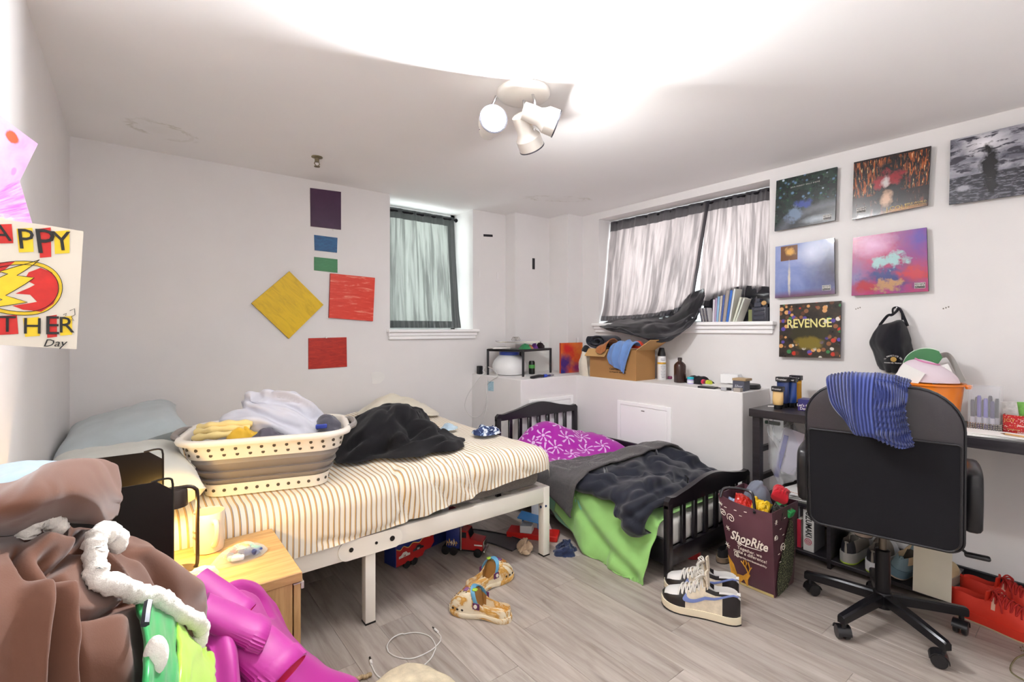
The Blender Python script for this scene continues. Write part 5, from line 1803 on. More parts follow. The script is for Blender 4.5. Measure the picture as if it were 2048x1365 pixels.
sc_ = at(1319, 760, Z=LG)
sc = thing('spray_can', 'white spray can with black cap and gold stripe in front of the carton', 'spray can', (sc_.x + 0.02, sc_.y - 0.005, LG))
MB().lathe([(0.029, 0), (0.0315, 0.003), (0.0315, 0.172), (0.029, 0.178), (0.0, 0.178)], seg=32).obj('body', art('can_print', ('#e4e4e6', '#ededee', 2, 2), [], 0.3), sc)
MB().lathe([(0.0318, 0.118), (0.0321, 0.118), (0.0321, 0.132), (0.0318, 0.132)], seg=32, cap0=False, cap1=False).obj('gold_band', plain('gold_band', '#c79a2a', 0.35), sc)
MB().lathe([(0.029, 0.178), (0.029, 0.192), (0.024, 0.212), (0.019, 0.232), (0.017, 0.240), (0.0, 0.241)], seg=28).obj('cap', BLKP, sc)
nd_ = (-RT * 0.0 - FW).normalized()
for zz, s_, sz_ in ((0.155, 'FURNITURE', 0.010), (0.142, 'CARE SPRAY', 0.007), (0.098, 'lllll llll', 0.008), (0.075, 'll llll ll', 0.008), (0.05, 'llll lll l', 0.008), (0.02, '||||||||', 0.014)):
    pass
m = MB()
for i in range(13):
    zz = 0.018 + i * 0.0115
    if 0.112 < zz < 0.136:
        continue
    w_ = 0.010 + 0.008 * ((i * 7) % 5) / 5
    m.add([Vector((nd_.x * 0.0322, nd_.y * 0.0322, 0)) + RT * s * w_ + UPV * z for s, z in ((-1, zz), (1, zz), (1, zz + 0.0035), (-1, zz + 0.0035))], [(0, 1, 2, 3)])
m.obj('fine_print', plain('grey_print', '#8f8f96', 0.5), sc, False)
bt = at(1355, 766, Z=LG)
pb_ = thing('brown_bottle', 'square shouldered dark brown plastic bottle with screw cap', 'bottle', (bt.x + 0.03, bt.y, LG), math.radians(-20))
def sq(r, z, n=28, e=3.0):
    return [((abs(math.cos(a)) ** (2 / e)) * (1 if math.cos(a) >= 0 else -1) * r, (abs(math.sin(a)) ** (2 / e)) * (1 if math.sin(a) >= 0 else -1) * r, z) for a in np.linspace(0, 2 * PI, n, endpoint=False)]
BRB = plain('dark_brown_plastic', '#37221d', 0.25, coat=0.2)
MB().rings([sq(0.034, 0), sq(0.037, 0.004), sq(0.037, 0.118), sq(0.034, 0.130), sq(0.024, 0.143, e=2.4), sq(0.0135, 0.152, e=2), sq(0.0130, 0.164, e=2)]).obj('body', BRB, pb_, True, 50)
MB().lathe([(0.0155, 0.158), (0.0155, 0.176), (0.013, 0.178), (0, 0.178)], seg=24).obj('cap', plain('black_brown_cap', '#241613', 0.35), pb_)
vp = at(1381, 768, Z=LG)
jr = thing('ointment_jar', 'small lilac jar with a turquoise lid in front of the brown bottle', 'jar', (vp.x, vp.y, LG))
MB().lathe([(0.020, 0), (0.022, 0.003), (0.022, 0.030), (0.020, 0.032), (0.0, 0.032)], seg=26).obj('body', plain('lilac_jar', '#b9aee0', 0.2), jr)
MB().lathe([(0.0222, 0.006), (0.0225, 0.006), (0.0225, 0.024), (0.0222, 0.024)], seg=26, cap0=False, cap1=False).obj('label', plain('white_label', '#e8e6ee', 0.4), jr)
MB().lathe([(0.0222, 0.033), (0.0228, 0.035), (0.0228, 0.046), (0.021, 0.048), (0.0, 0.048)], seg=26).obj('lid', plain('turquoise_lid', '#2fb3c4', 0.3), jr)
pc = at(1334, 759, Z=LG)
m = MB().box(-0.02, 0.02, -0.014, 0.014, 0, 0.022, 0.007, 3)
m.move((pc.x + 0.035, pc.y - 0.005, LG)).wobj('pink_case', plain('wine_pink_plastic', '#8a3d62', 0.25), 'tiny wine pink case between spray can and brown bottle', 'case')
# right end: sock, toy, papers, boxes
heap('black_sock', fabric('black_sock', '#1d1c20', 200), 'black sock lying behind the jar at the wall', 'sock', (3.12, 1.86, LG), 0.05, 0.13, 0.055, 5, 0.02, 12, 0, 2, None, (20, 36), 0.2)
ty = thing('plastic_toy', 'little green and pink plastic toy beside the black sock', 'toy', (3.055, 1.765, LG + 0.022), math.radians(70))
for i, (cc, xx, rr2) in enumerate((('#b7c02f', -0.03, 0.016), ('#c9d23c', -0.010, 0.017), ('#7a2b3c', 0.012, 0.015), ('#d9304f', 0.034, 0.017))):
    MB().lathe([(rr2 * 0.7, -0.010), (rr2, -0.006), (rr2, 0.006), (rr2 * 0.7, 0.010)], (xx, 0, 0), 10, (1, 0, 0)).obj('segment', plain('toy_%d' % i, cc, 0.3), ty)
papers('paper_pile', 'pile of white papers under the small boxes at the ledge end', (3.07, 1.655, LG), 0.20, 0.17, 6, math.radians(80), 8, [PAP, plain('grey_magazine', '#8b8b86', 0.4), PAP])
wbx = MB().box(-0.045, 0.045, -0.055, 0.055, 0, 0.058, 0.001, 1).xf(Matrix.Rotation(0.2, 3, 'Z')).move((3.165, 1.655, LG + 0.022))
wbx.wobj('white_box', plain('white_card_box', '#e9e9ea', 0.5, var=0.01), 'plain white carton box on the papers against the wall', 'box', smooth=False)
gb = at(1475, 774, Z=LG)
g1 = thing('grey_box', 'dark grey box with pale lettering near the ledge corner', 'box', (2.985, 1.495, LG), math.radians(6))
MB().box(-0.045, 0.045, -0.035, 0.035, 0, 0.062, 0.001, 1).obj('carton', plain('slate_box', '#4b4d5b', 0.5), g1, False)
text('Silver', 0.022, (-0.0456, 0.0, 0.03), (0, -1, 0), UPV, plain('pale_grey_ink', '#c7c9d2', 0.5), g1, shear=0.25)
m = MB().box(-0.042, 0.042, -0.042, 0.042, 0, 0.014, 0.001, 1).move((2.985, 1.49, LG + 0.0625))
m.wobj('tan_box', plain('tan_card', '#a98f6c', 0.6), 'flat tan box lying on the dark grey box', 'box', smooth=False)
m = MB().box(-0.016, 0.016, -0.022, 0.022, 0, 0.022, 0.001, 1).move((2.905, 1.475, LG))
m.wobj('small_grey_box', plain('warm_grey_card', '#a59d95', 0.5), 'tiny pale grey box at the ledge corner in front of the dark box', 'box', smooth=False)
nb_ = at(1425, 775, Z=LG)
m = MB().box(-0.028, 0.028, -0.055, 0.055, 0, 0.012, 0.003, 2).xf(Matrix.Rotation(0.15, 3, 'Z')).move((2.925, 1.685, LG))
m.wobj('phone', plain('black_gadget', '#232228', 0.3), 'flat black gadget near the front edge of the ledge', 'gadget')
w1 = thing('wrist_watch', 'black wrist watch lying by the dark grey box', 'watch', (2.91, 1.555, LG))
MB().tube([(0.022 * math.cos(a), 0.030 * math.sin(a), 0.010) for a in np.linspace(0, 2 * PI, 24, endpoint=False)], 0.006, 6, True).obj('strap', BLKP, w1)
MB().box(-0.032, -0.020, -0.018, 0.018, 0.0, 0.022, 0.003, 1).obj('case', plain('white_watch_case', '#b9b9bd', 0.3), w1)
m = MB().lathe([(0.0, 0), (0.060, 0.0), (0.066, 0.010), (0.060, 0.028), (0.0, 0.032)], (0, 0, 0), 36).xf(Matrix.Diagonal((1.05, 0.95, 1.0)).to_3x3()).move((3.125, 1.508, LG + 0.0006))
m.wobj('black_case', plain('black_soft_case', '#1c1c20', 0.4), 'rounded black case at the far end of the ledge beside the desk', 'case')
# ------------------------------------------------------------------ things on the broad window sill
rng = random.Random(5)
cols = ['#d9d6e0', '#b6a0c2', '#8fb4d6', '#c9c2b8', '#4f62a0', '#a59a94', '#3f6fc0', '#dfe3e4', '#d8dccb', '#cfd4c8']
px0 = 1434
names = ['pale lavender', 'lilac', 'light blue', 'beige', 'indigo', 'taupe', 'bright blue', 'white', 'cream green', 'outermost leaning']
mgp = 'magazines standing on the window sill'
yy = 1.80
for i, c_ in enumerate(cols):
    h_ = [0.155, 0.165, 0.175, 0.180, 0.185, 0.215, 0.215, 0.225, 0.17, 0.165][i]
    th_ = [0.012, 0.010, 0.014, 0.012, 0.012, 0.020, 0.016, 0.010, 0.012, 0.010][i]
    lean = [0.03, 0.05, 0.07, 0.09, 0.11, 0.13, 0.15, 0.17, 0.30, 0.36][i]
    mat = plain('magazine_' + c_[1:], c_, 0.35, var=0.05)
    t = thing('magazine', f'{names[i]} magazine in the upright row on the sill', 'magazine', (3.235, yy, WBZ0), 0, mgp, rot=(lean, 0, 0))
    MB().box(-0.045, 0.045, -th_, 0, 0.0005, h_, 0.001, 1).obj('pages', plain('page_edges', '#e6e3dc', 0.8), t, False)
    MB().box(-0.047, 0.047, -th_ * 0.18, 0.0002, 0.0003, h_ + 0.001).obj('cover', mat, t, False)
    MB().box(-0.0472, -0.0452, -th_, 0, 0.0003, h_).obj('spine', mat, t, False)
    yy -= th_ * 1.06 + (0.018 if i == 7 else 0.002)
for i in range(3):
    t = thing('striped_booklet', 'small black and white striped booklet, %s of three beside the magazines' % ('nearest the curtain tail', 'middle one', 'nearest the magazines')[i], 'booklet', (3.225, 1.885 - i * 0.022, WBZ0), 0, 'striped booklets', rot=(-0.20 + i * 0.02, 0, 0))
    MB().box(-0.035, 0.035, -0.012, 0, 0.0005, 0.10, 0.001, 1).obj('pages', art('zebra_%d' % i, ('#dcdad8', '#e8e6e4', 2, 2), [('n', 3, 26, 0.50, 0.52, 0, 1, '#4d4a52')], 0.4, 0), t, False)
    MB().box(-0.036, -0.0352, -0.012, 0, 0.0005, 0.10).obj('spine', plain('zebra_spine', '#55525c', 0.4, var=0.6, scale=120), t, False)
m = MB().box(-0.03, 0.03, -0.05, 0.05, 0, 0.08, 0.001, 1).move((3.29, 1.535, WBZ0))
m.wobj('olive_book', plain('olive_cover', '#8b8f5e', 0.5, var=0.2), 'small olive book standing between magazines and black radio', 'book', smooth=False)
rd = thing('black_radio', 'black ribbed gadget with a tan knob in the window corner', 'radio', (3.245, 1.487, WBZ0))
RB = plain('charcoal_plastic', '#3b3d49', 0.4)
MB().box(-0.05, 0.05, -0.045, 0.045, 0, 0.092, 0.006, 2).obj('body', RB, rd)
for i in range(3):
    MB().box(-0.056, -0.0502, -0.038, 0.030, 0.012 + i * 0.027, 0.031 + i * 0.027, 0.003, 1).obj('ridge', RB, rd)
MB().box(-0.04, 0.03, -0.012, 0.036, 0.0925, 0.125, 0.004, 1).obj('upper_block', RB, rd)
MB().box(-0.03, 0.02, 0.002, 0.026, 0.1255, 0.150, 0.003, 1).obj('upper_block', RB, rd)
MB().lathe([(0.014, 0), (0.016, 0.004), (0.014, 0.012), (0, 0.013)], (-0.035, -0.030, 0.118), 16, (-1, 0, 0)).obj('knob', plain('tan_knob', '#b98f58', 0.4), rd)
MB().box(-0.034, -0.014, -0.042, -0.018, 0.0925, 0.108, 0.002, 1).obj('knob_mount', RB, rd)

# ------------------------------------------------------------------ record sleeves on the right wall
SLV = plain('sleeve_edge', '#2a2830', 0.4)
FOOT = plain('sleeve_mount', '#b5aea6', 0.6)
X_S = XB - 0.034
rg = 'record sleeves pinned to the right wall'
A1 = art('bokeh_sleeve', ('#0e1518', '#22382f', 6, 6), [('v', 9, 0.16, 0.30, 0.45, 1.0, '#5f7d9a'), ('v', 14, 0.12, 0.24, 0.5, 1.0, '#2f5a38'), ('v', 6, 0.08, 0.16, 0.55, 1.0, '#c3d2e2'), ('e', 0.95, -0.05, 1.0, 0.50, 0.2, 0.2, '#565a62'), ('e', 1.0, -0.1, 0.9, 0.42, 0.15, 0.2, '#22242a'), ('e', 0.50, 0.44, 0.16, 0.09, 0.5, 2.4, '#34468c'), ('e', 0.34, 0.26, 0.16, 0.16, 0.5, 2.4, '#6a7d97'), ('e', 0.70, 0.10, 0.3, 0.08, 0.9, 1.0, '#9aa3ad')])
A2 = art('amber_corridor_sleeve', ('#140b0b', '#2b1614', 4, 4), [('n', 40, 5, 0.50, 0.60, 0.36, 0.97, '#a4562a'), ('n', 60, 8, 0.60, 0.68, 0.40, 0.95, '#f0c890'), ('e', 0.50, 0.45, 0.26, 0.60, 0.4, 1.6, '#150e12'), ('n', 20, 3, 0.56, 0.66, -1, 0.34, '#5a2a1e'), ('e', 0.48, 0.60, 0.24, 0.15, 0.5, 3.0, '#941d28'), ('e', 0.46, 0.58, 0.07, 0.14, 0.6, 2.5, '#c2bab8'), ('e', 0.47, 0.26, 0.09, 0.20, 0.6, 1.5, '#c9a488'), ('e', 0.70, 0.02, 0.34, 0.06, 0.6, 0.6, '#9a642a')])
A3 = art('grey_shore_sleeve', ('#62626e', '#b4b3bd', 3, 6), [('e', 0.45, 0.84, 0.34, 0.22, 0.9, 0.3, '#eceaf0'), ('n', 4, 12, 0.50, 0.58, 0.45, 0.98, '#3a3944'), ('b', -1, 2, -1, 0.40, '#2c2c35'), ('n', 10, 40, 0.50, 0.60, -1, 0.40, '#74747f'), ('e', 0.20, 0.22, 0.14, 0.05, 0.6, 2.0, '#a4a4ae'), ('e', 0.50, 0.52, 0.12, 0.34, 0.4, 1.8, '#17161b'), ('e', 0.52, 0.20, 0.09, 0.14, 0.4, 1.8, '#15141a')])
A4 = art('pale_blue_sleeve', ('#6878b0', '#99a5cf', 1.5, 1.5), [('e', 1.0, 0.45, 0.60, 0.9, 0.9, 0.3, '#3f3a55'), ('e', 0.62, 0.80, 0.30, 0.30, 0.95, 0.4, '#c3c9e0'), ('e', 0.5, -0.02, 1.4, 0.16, 0.7, 0.3, '#6a4a62'), ('b', 0.10, 0.40, 0.70, 0.98, '#6a4020'), ('e', 0.28, 0.86, 0.10, 0.10, 0.7, 2.6, '#d8a24c'), ('e', 0.255, 0.34, 0.03, 0.38, 0.7, 1.2, '#d2c9b8')])
A5 = art('magenta_sleeve', ('#a81c56', '#8f2470', 2.5, 2.5), [('e', 0.92, 0.88, 0.36, 0.44, 0.9, 0.5, '#55279a'), ('e', 0.32, 0.82, 0.34, 0.26, 0.95, 0.8, '#cf96be'), ('e', 0.06, 0.30, 0.30, 0.34, 0.9, 0.6, '#7f6c9c'), ('e', 0.55, 0.26, 0.46, 0.26, 0.6, 2.2, '#252c72'), ('e', 0.84, 0.30, 0.26, 0.16, 0.6, 2.2, '#b81c34'), ('e', 0.20, 0.14, 0.26, 0.12, 0.6, 2.0, '#a81a30'), ('e', 0.52, 0.56, 0.24, 0.14, 0.5, 3.4, '#9cc2c2'), ('e', 0.50, 0.14, 0.20, 0.12, 0.5, 3.6, '#b08258')])
A6 = art('crowd_sleeve', ('#241f1c', '#3f342a', 5, 5), [('v', 11, 0.40, 0.46, -1, 2, None), ('e', 0.50, 0.46, 0.36, 0.26, 0.2, 0.8, '#332f1c'), ('e', 0.50, 0.26, 0.28, 0.14, 0.4, 1.0, '#7c6c28')])
adv = plain('white_ink', '#e8e6e2', 0.4, var=0)


def sleeve(label, corners, mat, extra=None):
    t, q = picture('record_sleeve', label, 'record sleeve', corners, ('X', X_S), 0.012, SLV, mat, rg)
    c = sum(q, Vector()) / 4
    MB().box(0.0125, XB - X_S, c.y - 0.06, c.y + 0.06, c.z - 0.06, c.z + 0.06).obj('wall_mount', FOOT, t, False)
    TL, TR, BR, BL = q
    e1 = ((TR - TL) + (BR - BL)).normalized()
    e2 = ((TL - BL) + (TR - BR)).normalized()
    W, H = (BR - BL).length, (TL - BL).length
    if extra:
        for (s_, u, v, sz, mt_, kw) in extra:
            o_ = BL + (BR - BL) * u + (TL - BL) * v + ((TR - TL) - (BR - BL)) * u * v + Vector((-0.0012, 0, 0))
            if s_ == '#adv':
                for dz, hh, ww, mm in ((0, 0.030, 0.044, adv), (0, 0.027, 0.041, INK)):
                    MB().box(-0.0006 - (0.0006 if mm is INK else 0), 0.0, -ww / 2, ww / 2, -hh / 2, hh / 2).move(o_).obj('warning_label', mm, t, False)
                oo = o_ + Vector((-0.0014, 0, 0))
                text('PARENTAL', 0.0078, oo + UPV * 0.0085, e1, e2, adv, t, weight=0.0002)
                text('ADVISORY', 0.0088, oo, e1, e2, adv, t, weight=0.0004)
                text('EXPLICIT CONTENT', 0.0042, oo - UPV * 0.0085, e1, e2, adv, t)
            else:
                text(s_, sz, o_, e1, e2, mt_, t, **kw)
    return t


GRY = plain('silver_ink', '#c9c6c0', 0.35, var=0)
GLD = plain('gold_ink', '#c9a85a', 0.35, var=0)
sleeve('dark green sleeve with soft light spots nearest the broad window', [(1553, 362), (1674, 334), (1670, 441), (1549, 463)], A1, [('#adv', 0.88, 0.09, 0, None, {}), ('2014 FOREST HILLS DRIVE', 0.5, 0.80, 0.011, GRY, {'spacing': 1.3})])
sleeve('dark sleeve with amber lights and a red patch in the upper middle', [(1708, 325), (1862, 292), (1855, 411), (1704, 440)], A2, [('#adv', 0.13, 0.14, 0, None, {}), ('J.COLE', 0.62, 0.055, 0.032, GLD, {'weight': 0.0}), ('COLE WORLD', 0.85, 0.085, 0.014, GLD, {}), ('THE SIDELINE STORY', 0.85, 0.045, 0.009, GLD, {})])
sleeve('black and white sleeve with stormy sky cut by the photo edge', [(1901, 281), (2068, 242), (2068, 386), (1898, 410)], A3)
sleeve('pale blue sleeve with a small brown square and a white line', [(1551, 494), (1668, 476), (1670, 588), (1550, 597)], A4, [('#adv', 0.87, 0.12, 0, None, {})])
sleeve('magenta and violet sleeve with pale shapes above the black cap', [(1706, 476), (1853, 455), (1857, 583), (1703, 592)], A5, [('#adv', 0.90, 0.10, 0, None, {})])
PALE = plain('pale_yellow_ink', '#e3d98a', 0.4, var=0)
sleeve('crowded many coloured sleeve reading REVENGE above the paint tubes', [(1560, 610), (1682, 602), (1680, 717), (1558, 714)], A6, [('REVENGE', 0.50, 0.62, 0.075, PALE, {'sx': 0.78, 'weight': 0.001})])

# marks, tape strips and hooks on the walls
def bar(name, label, cat, c0, c1, plane, w, d, mat, group=None):
    a_, b_ = at(*c0, **plane), at(*c1, **plane)
    ax = 'Y' if 'Y' in plane else 'X'
    v = (b_ - a_).normalized()
    n = Vector((0, -1, 0)) if ax == 'Y' else Vector((-1, 0, 0))
    sd = v.cross(n).normalized()
    m_ = MB()
    q = [a_ + sd * w, b_ + sd * w, b_ - sd * w, a_ - sd * w]
    m_.rings([q, [p_ + n * d for p_ in q]])
    return m_.wobj(name, mat, label, cat, group, smooth=False)


TAPE = plain('black_tape', '#1c1b22', 0.4)
bar('tape_strip', 'short black tape strip high on the wall beside the narrow window', 'tape', (967, 471), (985, 472), {'Y': YA - 0.0005}, 0.010, 0.003, TAPE, 'black tape strips')
bar('tape_strip', 'upright black tape strip in the stepped corner', 'tape', (1067, 517), (1067, 539), {'Y': 3.338}, 0.014, 0.003, TAPE, 'black tape strips')
HK = plain('white_adhesive', '#e9e6e6', 0.4)
for i, (a_, b_, pl_) in enumerate((((959, 541), (959, 554), {'Y': YA - 0.0005}), ((995, 545), (995, 558), {'Y': YA - 0.0005}))):
    bar('adhesive_strip', ('white adhesive strip nearer the narrow window', 'white adhesive strip nearer the stepped corner')[i], 'strip', a_, b_, pl_, 0.008, 0.003, HK, 'white adhesive strips')
for i, (px, py) in enumerate(((1716, 617), (1892, 616))):
    q = at(px, py, X=XB)
    m_ = MB()
    for k_ in range(3):
        m_.ball((q.x - 0.0004, q.y + (k_ - 1) * 0.010, q.z - (k_ - 1) * 0.004), 0.004, 6, 4, (0.3, 1, 1))
    m_.wobj('wall_chip', plain('chipped_plaster', '#8d877f', 0.8), ('small grey chip in the wall paint left of the black cap', 'small grey chip in the wall paint right of the black cap')[i], 'wall chip', 'chips in the wall paint')

# ------------------------------------------------------------------ desk
def dark_wood():
    k = NT('black_brown_wood')
    v = k.coord(scale=(30, 1.5, 30))
    f = k.noise(v, 2, 5, 0.6, 0.4)
    k.base(k.ramp(f, [(0.3, '#1b181c'), (0.7, '#302b30')])).set(rough=0.38, spec=0.5)
    k.bump(f, 0.25, 0.002)
    return k.m


DW = dark_wood()
DX0, DX1, DY0, DY1, DZ = 2.75, XB - 0.022, -0.25, 1.335, 0.768
dk = thing('desk', 'long black brown desk along the right wall', 'desk', ((DX0 + DX1) / 2, (DY0 + DY1) / 2, 0))
do = (-(DX0 + DX1) / 2, -(DY0 + DY1) / 2, 0)
dp = lambda m_, n_, **k: m_.move(do).obj(n_, DW, dk, **k)
dp(MB().box(DX0, DX1, DY0, DY1, DZ - 0.044, DZ, 0.002, 1), 'top', smooth=False)
for x_ in (DX0 + 0.015, DX1 - 0.055):
    for y_ in (DY1 - 0.055, DY0 + 0.01):
        dp(MB().box(x_, x_ + 0.042, y_, y_ + 0.042, 0, DZ - 0.0445, 0.002, 1), 'leg', smooth=False)
for z_ in (0.52, 0.36):
    dp(MB().box(DX0 + 0.058, DX1 - 0.056, DY1 - 0.046, DY1 - 0.022, z_, z_ + 0.03, 0.002, 1), 'cross_bar', smooth=False)
# low shelf unit standing under the desk
SU = (2.78, 3.19, 0.935, 1.268)
su = thing('low_shelf', 'low black shelf unit under the desk end holding books and shoes', 'shelf', ((SU[0] + SU[1]) / 2, 0.82, 0))
sof = (-(SU[0] + SU[1]) / 2, -0.82, 0)
sp_ = lambda m_, n_: m_.move(sof).obj(n_, DW, su, smooth=False)
sp_(MB().box(SU[0], SU[1], SU[3] - 0.018, SU[3], 0.0, 0.298, 0.001, 1), 'side_panel')
sp_(MB().box(SU[0], SU[1], SU[2], SU[2] + 0.018, 0.0, 0.279, 0.001, 1), 'side_panel')
sp_(MB().box(SU[0], SU[1], SU[2], SU[3] - 0.0185, 0.2795, 0.298, 0.001, 1), 'board')
sp_(MB().box(SU[0], SU[1], SU[2] + 0.0185, SU[3] - 0.0185, 0.03, 0.048, 0.001, 1), 'board')
sp_(MB().box(SU[0], SU[1], 0.50, SU[2] - 0.0005, 0.03, 0.048, 0.001, 1), 'board')
sp_(MB().box(SU[0] + 0.02, SU[1], 0.50, 0.518, 0.0, 0.0295, 0.001, 1), 'foot')

# books and magazines on it
ub = thing('thick_book', 'thick white spined book reading UZUMAKI on the low shelf', 'book', (2.80, 1.045, 0.0485))
MB().box(0.004, 0.145, -0.024, 0.024, 0, 0.214, 0.001, 1).obj('pages', plain('page_block', '#d6d0c2', 0.8), ub, False)
MB().box(0.0, 0.0038, -0.0255, 0.0255, 0, 0.216, 0.001, 1).obj('spine', plain('white_spine', '#dedbd6', 0.4), ub, False)
for s_ in (-1, 1):
    MB().box(0.004, 0.147, 0.0242 if s_ > 0 else -0.0255, 0.0255 if s_ > 0 else -0.0242, 0, 0.216).obj('cover', plain('grey_cover', '#8e8c90', 0.4), ub, False)
text('UZUMAKI', 0.042, (-0.0008, 0.0, 0.140), (0, 0, -1), (0, -1, 0), INK, ub, sx=0.72, weight=0.0006)
k = NT('red_spiral_print')
uvv = k.coord('Generated', loc=(-0.5, -0.5, -0.5))
x_, y_, z_ = k.sep(uvv)
an = k.math('ARCTAN2', z_, y_)
rad = k.math('SQRT', k.math('ADD', k.math('MULTIPLY', y_, y_), k.math('MULTIPLY', z_, z_)))
spn = k.math('SINE', k.math('ADD', an, k.math('MULTIPLY', rad, 38.0)))
k.base(k.mix(k.math('GREATER_THAN', spn, 0.1), '#b3243a', '#e6dedc'))
MB().lathe([(0.019, 0), (0.019, 0.0006), (0, 0.0006)], (-0.0003, 0, 0.050), 28, (-1, 0, 0)).obj('spiral_mark', k.m, ub)
rb = thing('red_book', 'thin red book beside the white spined book on the low shelf', 'book', (2.81, 1.095, 0.0485))
MB().box(0.003, 0.12, -0.009, 0.009, 0, 0.15, 0.001, 1).obj('pages', plain('page_block', '#d6d0c2', 0.8), rb, False)
MB().box(0, 0.0028, -0.010, 0.010, 0, 0.151, 0.001, 1).obj('spine', plain('red_spine', '#b3283c', 0.4), rb, False)
t, zz_ = papers('magazine_stack', 'stack of magazines and papers on top of the low shelf', (2.92, 1.06, 0.2985), 0.26, 0.20, 16, 0.05, 21, [PAP, plain('greyish_paper', '#cfcdd2', 0.7), plain('grey_magazine', '#8b8b86', 0.4), PAP, plain('rusty_cover', '#b5602f', 0.5)], 'magazines')
# clear bag of papers hanging under the desk top
hb = thing('plastic_bag', 'clear plastic bag of papers hanging under the desk top', 'plastic bag', (2.90, 1.10, 0.40))
hp = lambda px, py, X: at(px, py, X=X) - Vector((2.90, 1.10, 0.40))
bagc = [[hp(1536, 838, 2.86), hp(1540, 842, 2.86), hp(1575, 842, 2.90)], [hp(1535, 852, 2.84), hp(1542, 870, 2.83), hp(1585, 862, 2.88)], [hp(1537, 900, 2.86), hp(1560, 905, 2.82), hp(1598, 895, 2.88)], [hp(1540, 935, 2.86), hp(1562, 945, 2.83), hp(1604, 930, 2.88)], [hp(1556, 965, 2.88), hp(1572, 968, 2.87), hp(1598, 958, 2.90)]]
PBG, _ = patch(bagc, 40, 24, lambda u, v: 0.012 * (folds(u * 5, v * 4, 3) - 0.4))
mb_ = MB().grid(PBG, 0)
mb_.grid(PBG + np.array([0.06, 0.0, 0])[None, None], 0)
mb_.obj('film', clear('bag_film', (0.93, 0.95, 0.97), 0.10, 0.18, 0.12), hb, True, 60)
for i, (c0_, mat_) in enumerate((((1578, 905, 2.885), plain('lilac_folder', '#cfc8d6', 0.5)), ((1562, 915, 2.875), plain('violet_card', '#4a4a9c', 0.5)), ((1562, 900, 2.91), plain('cream_envelope', '#d8cfb8', 0.6)))):
    q = hp(*c0_)
    MB().box(-0.003, 0.003, -0.055 if i == 0 else -0.012, 0.055 if i == 0 else 0.012, -0.12, 0.13, 0.001, 1).xf(Matrix.Rotation(0.22, 3, 'X')).move(q).obj('document', mat_, hb, False)
m_ = MB().box(-0.006, 0.006, -0.05, 0.05, 0, 0.02, 0.002, 1)
MB().box(-0.01, 0.01, -0.04, 0.04, -0.02, 0.0, 0.003, 1).move(hp(1545, 845, 2.90)).move((0, 0, 0.006)).obj('green_tab', plain('dark_green_card', '#2f4a3c', 0.5), hb)
MB().cyl(hp(1545, 838, 2.90), hp(1545, 838, 2.90) + Vector((0, 0, DZ - 0.047 - 0.40 - hp(1545, 838, 2.90).z)), 0.006, seg=8).obj('hanger', CLR, hb)

# ---- on the desk, left part: paint tubes, game box
def paint_tube(label, px, py, X, h, w, col, capcol='#17161a', txt='Premier', rz=0.0, lab='#d8d8d2'):
    q = at(px, py, X=X)
    t_ = thing('paint_tube', label, 'paint tube', (q.x, q.y, DZ), rz, 'paint tubes standing on the desk')
    rr__ = []
    for z, wx, wy in ((0.022, 0.36, 0.36), (0.026, 0.46, 0.42), (0.05, 0.5, 0.38), (h * 0.6, 0.5, 0.24), (h - 0.012, 0.52, 0.05), (h, 0.52, 0.03)):
        rr__.append([(wy * w * math.cos(a), wx * w * math.sin(a), z) for a in np.linspace(0, 2 * PI, 20, endpoint=False)])
    MB().rings(rr__).obj('body', plain('tube_' + col[1:], col, 0.3), t_, True, 50)
    MB().lathe([(w * 0.34, 0), (w * 0.36, 0.002), (w * 0.34, 0.022), (0, 0.022)], seg=20).obj('cap', plain('tube_cap_' + capcol[1:], capcol, 0.35), t_)
    MB().box(-0.0325 * 0 - 0.014 * w / 0.05, 0.014 * w / 0.05, -w * 0.52, w * 0.52, h - 0.026, h + 0.001, 0.001, 1).obj('crimp', plain('black_crimp', '#1c1b20', 0.4), t_)
    text(txt, w * 0.26, (-0.0146 * w / 0.05, 0, h - 0.013), (0, -1, 0), UPV, adv, t_)
    MB().box(-0.5 * w * 0.40, -0.5 * w * 0.40 + 0.002, -w * 0.26, w * 0.26, h * 0.28, h * 0.42, 0.0005, 1).obj('label', plain('tube_label', lab, 0.4), t_, False)
    return t_


paint_tube('tall dark blue paint tube nearest the small tan one', 1566, 806, 2.96, 0.172, 0.066, '#27396e')
paint_tube('tall royal blue paint tube in the middle of the tubes', 1581, 806, 3.00, 0.170, 0.066, '#22448c')
paint_tube('orange yellow paint tube with a black top', 1592, 806, 3.08, 0.176, 0.060, '#d79a1e')
paint_tube('small tan and white paint tube in front of the blue ones', 1556, 812, 2.87, 0.125, 0.058, '#dcb77a', lab='#efe9dc')
lg = at(1600, 805, X=2.93)
gb_ = thing('game_box', "purple card game box reading Let's Get Deep on the desk", 'game box', (2.95, 1.085, DZ), math.radians(4))
MB().box(-0.045, 0.045, -0.085, 0.055, 0, 0.062, 0.001, 1).obj('carton', plain('deep_violet_card', '#3a2a74', 0.4), gb_, False)
MB().box(-0.0456, 0.0456, -0.0856, 0.0556, 0.040, 0.0625, 0.001, 1).obj('lid', plain('indigo_lid', '#2c2c6e', 0.4), gb_, False)
text("Let's Get", 0.020, (-0.0462, 0.022, 0.030), (0, -1, 0), UPV, adv, gb_, weight=0.0003)
text('Deep', 0.020, (-0.0462, 0.022, 0.012), (0, -1, 0), UPV, adv, gb_, weight=0.0003)
MB().box(-0.0458, -0.0450, -0.075, -0.018, 0.004, 0.036).obj('picture_patch', art('pink_orange_patch', ('#d8457a', '#e89a5c', 3, 8), [], 0.4, 0), gb_, False)
q = at(1543, 815, Z=DZ)
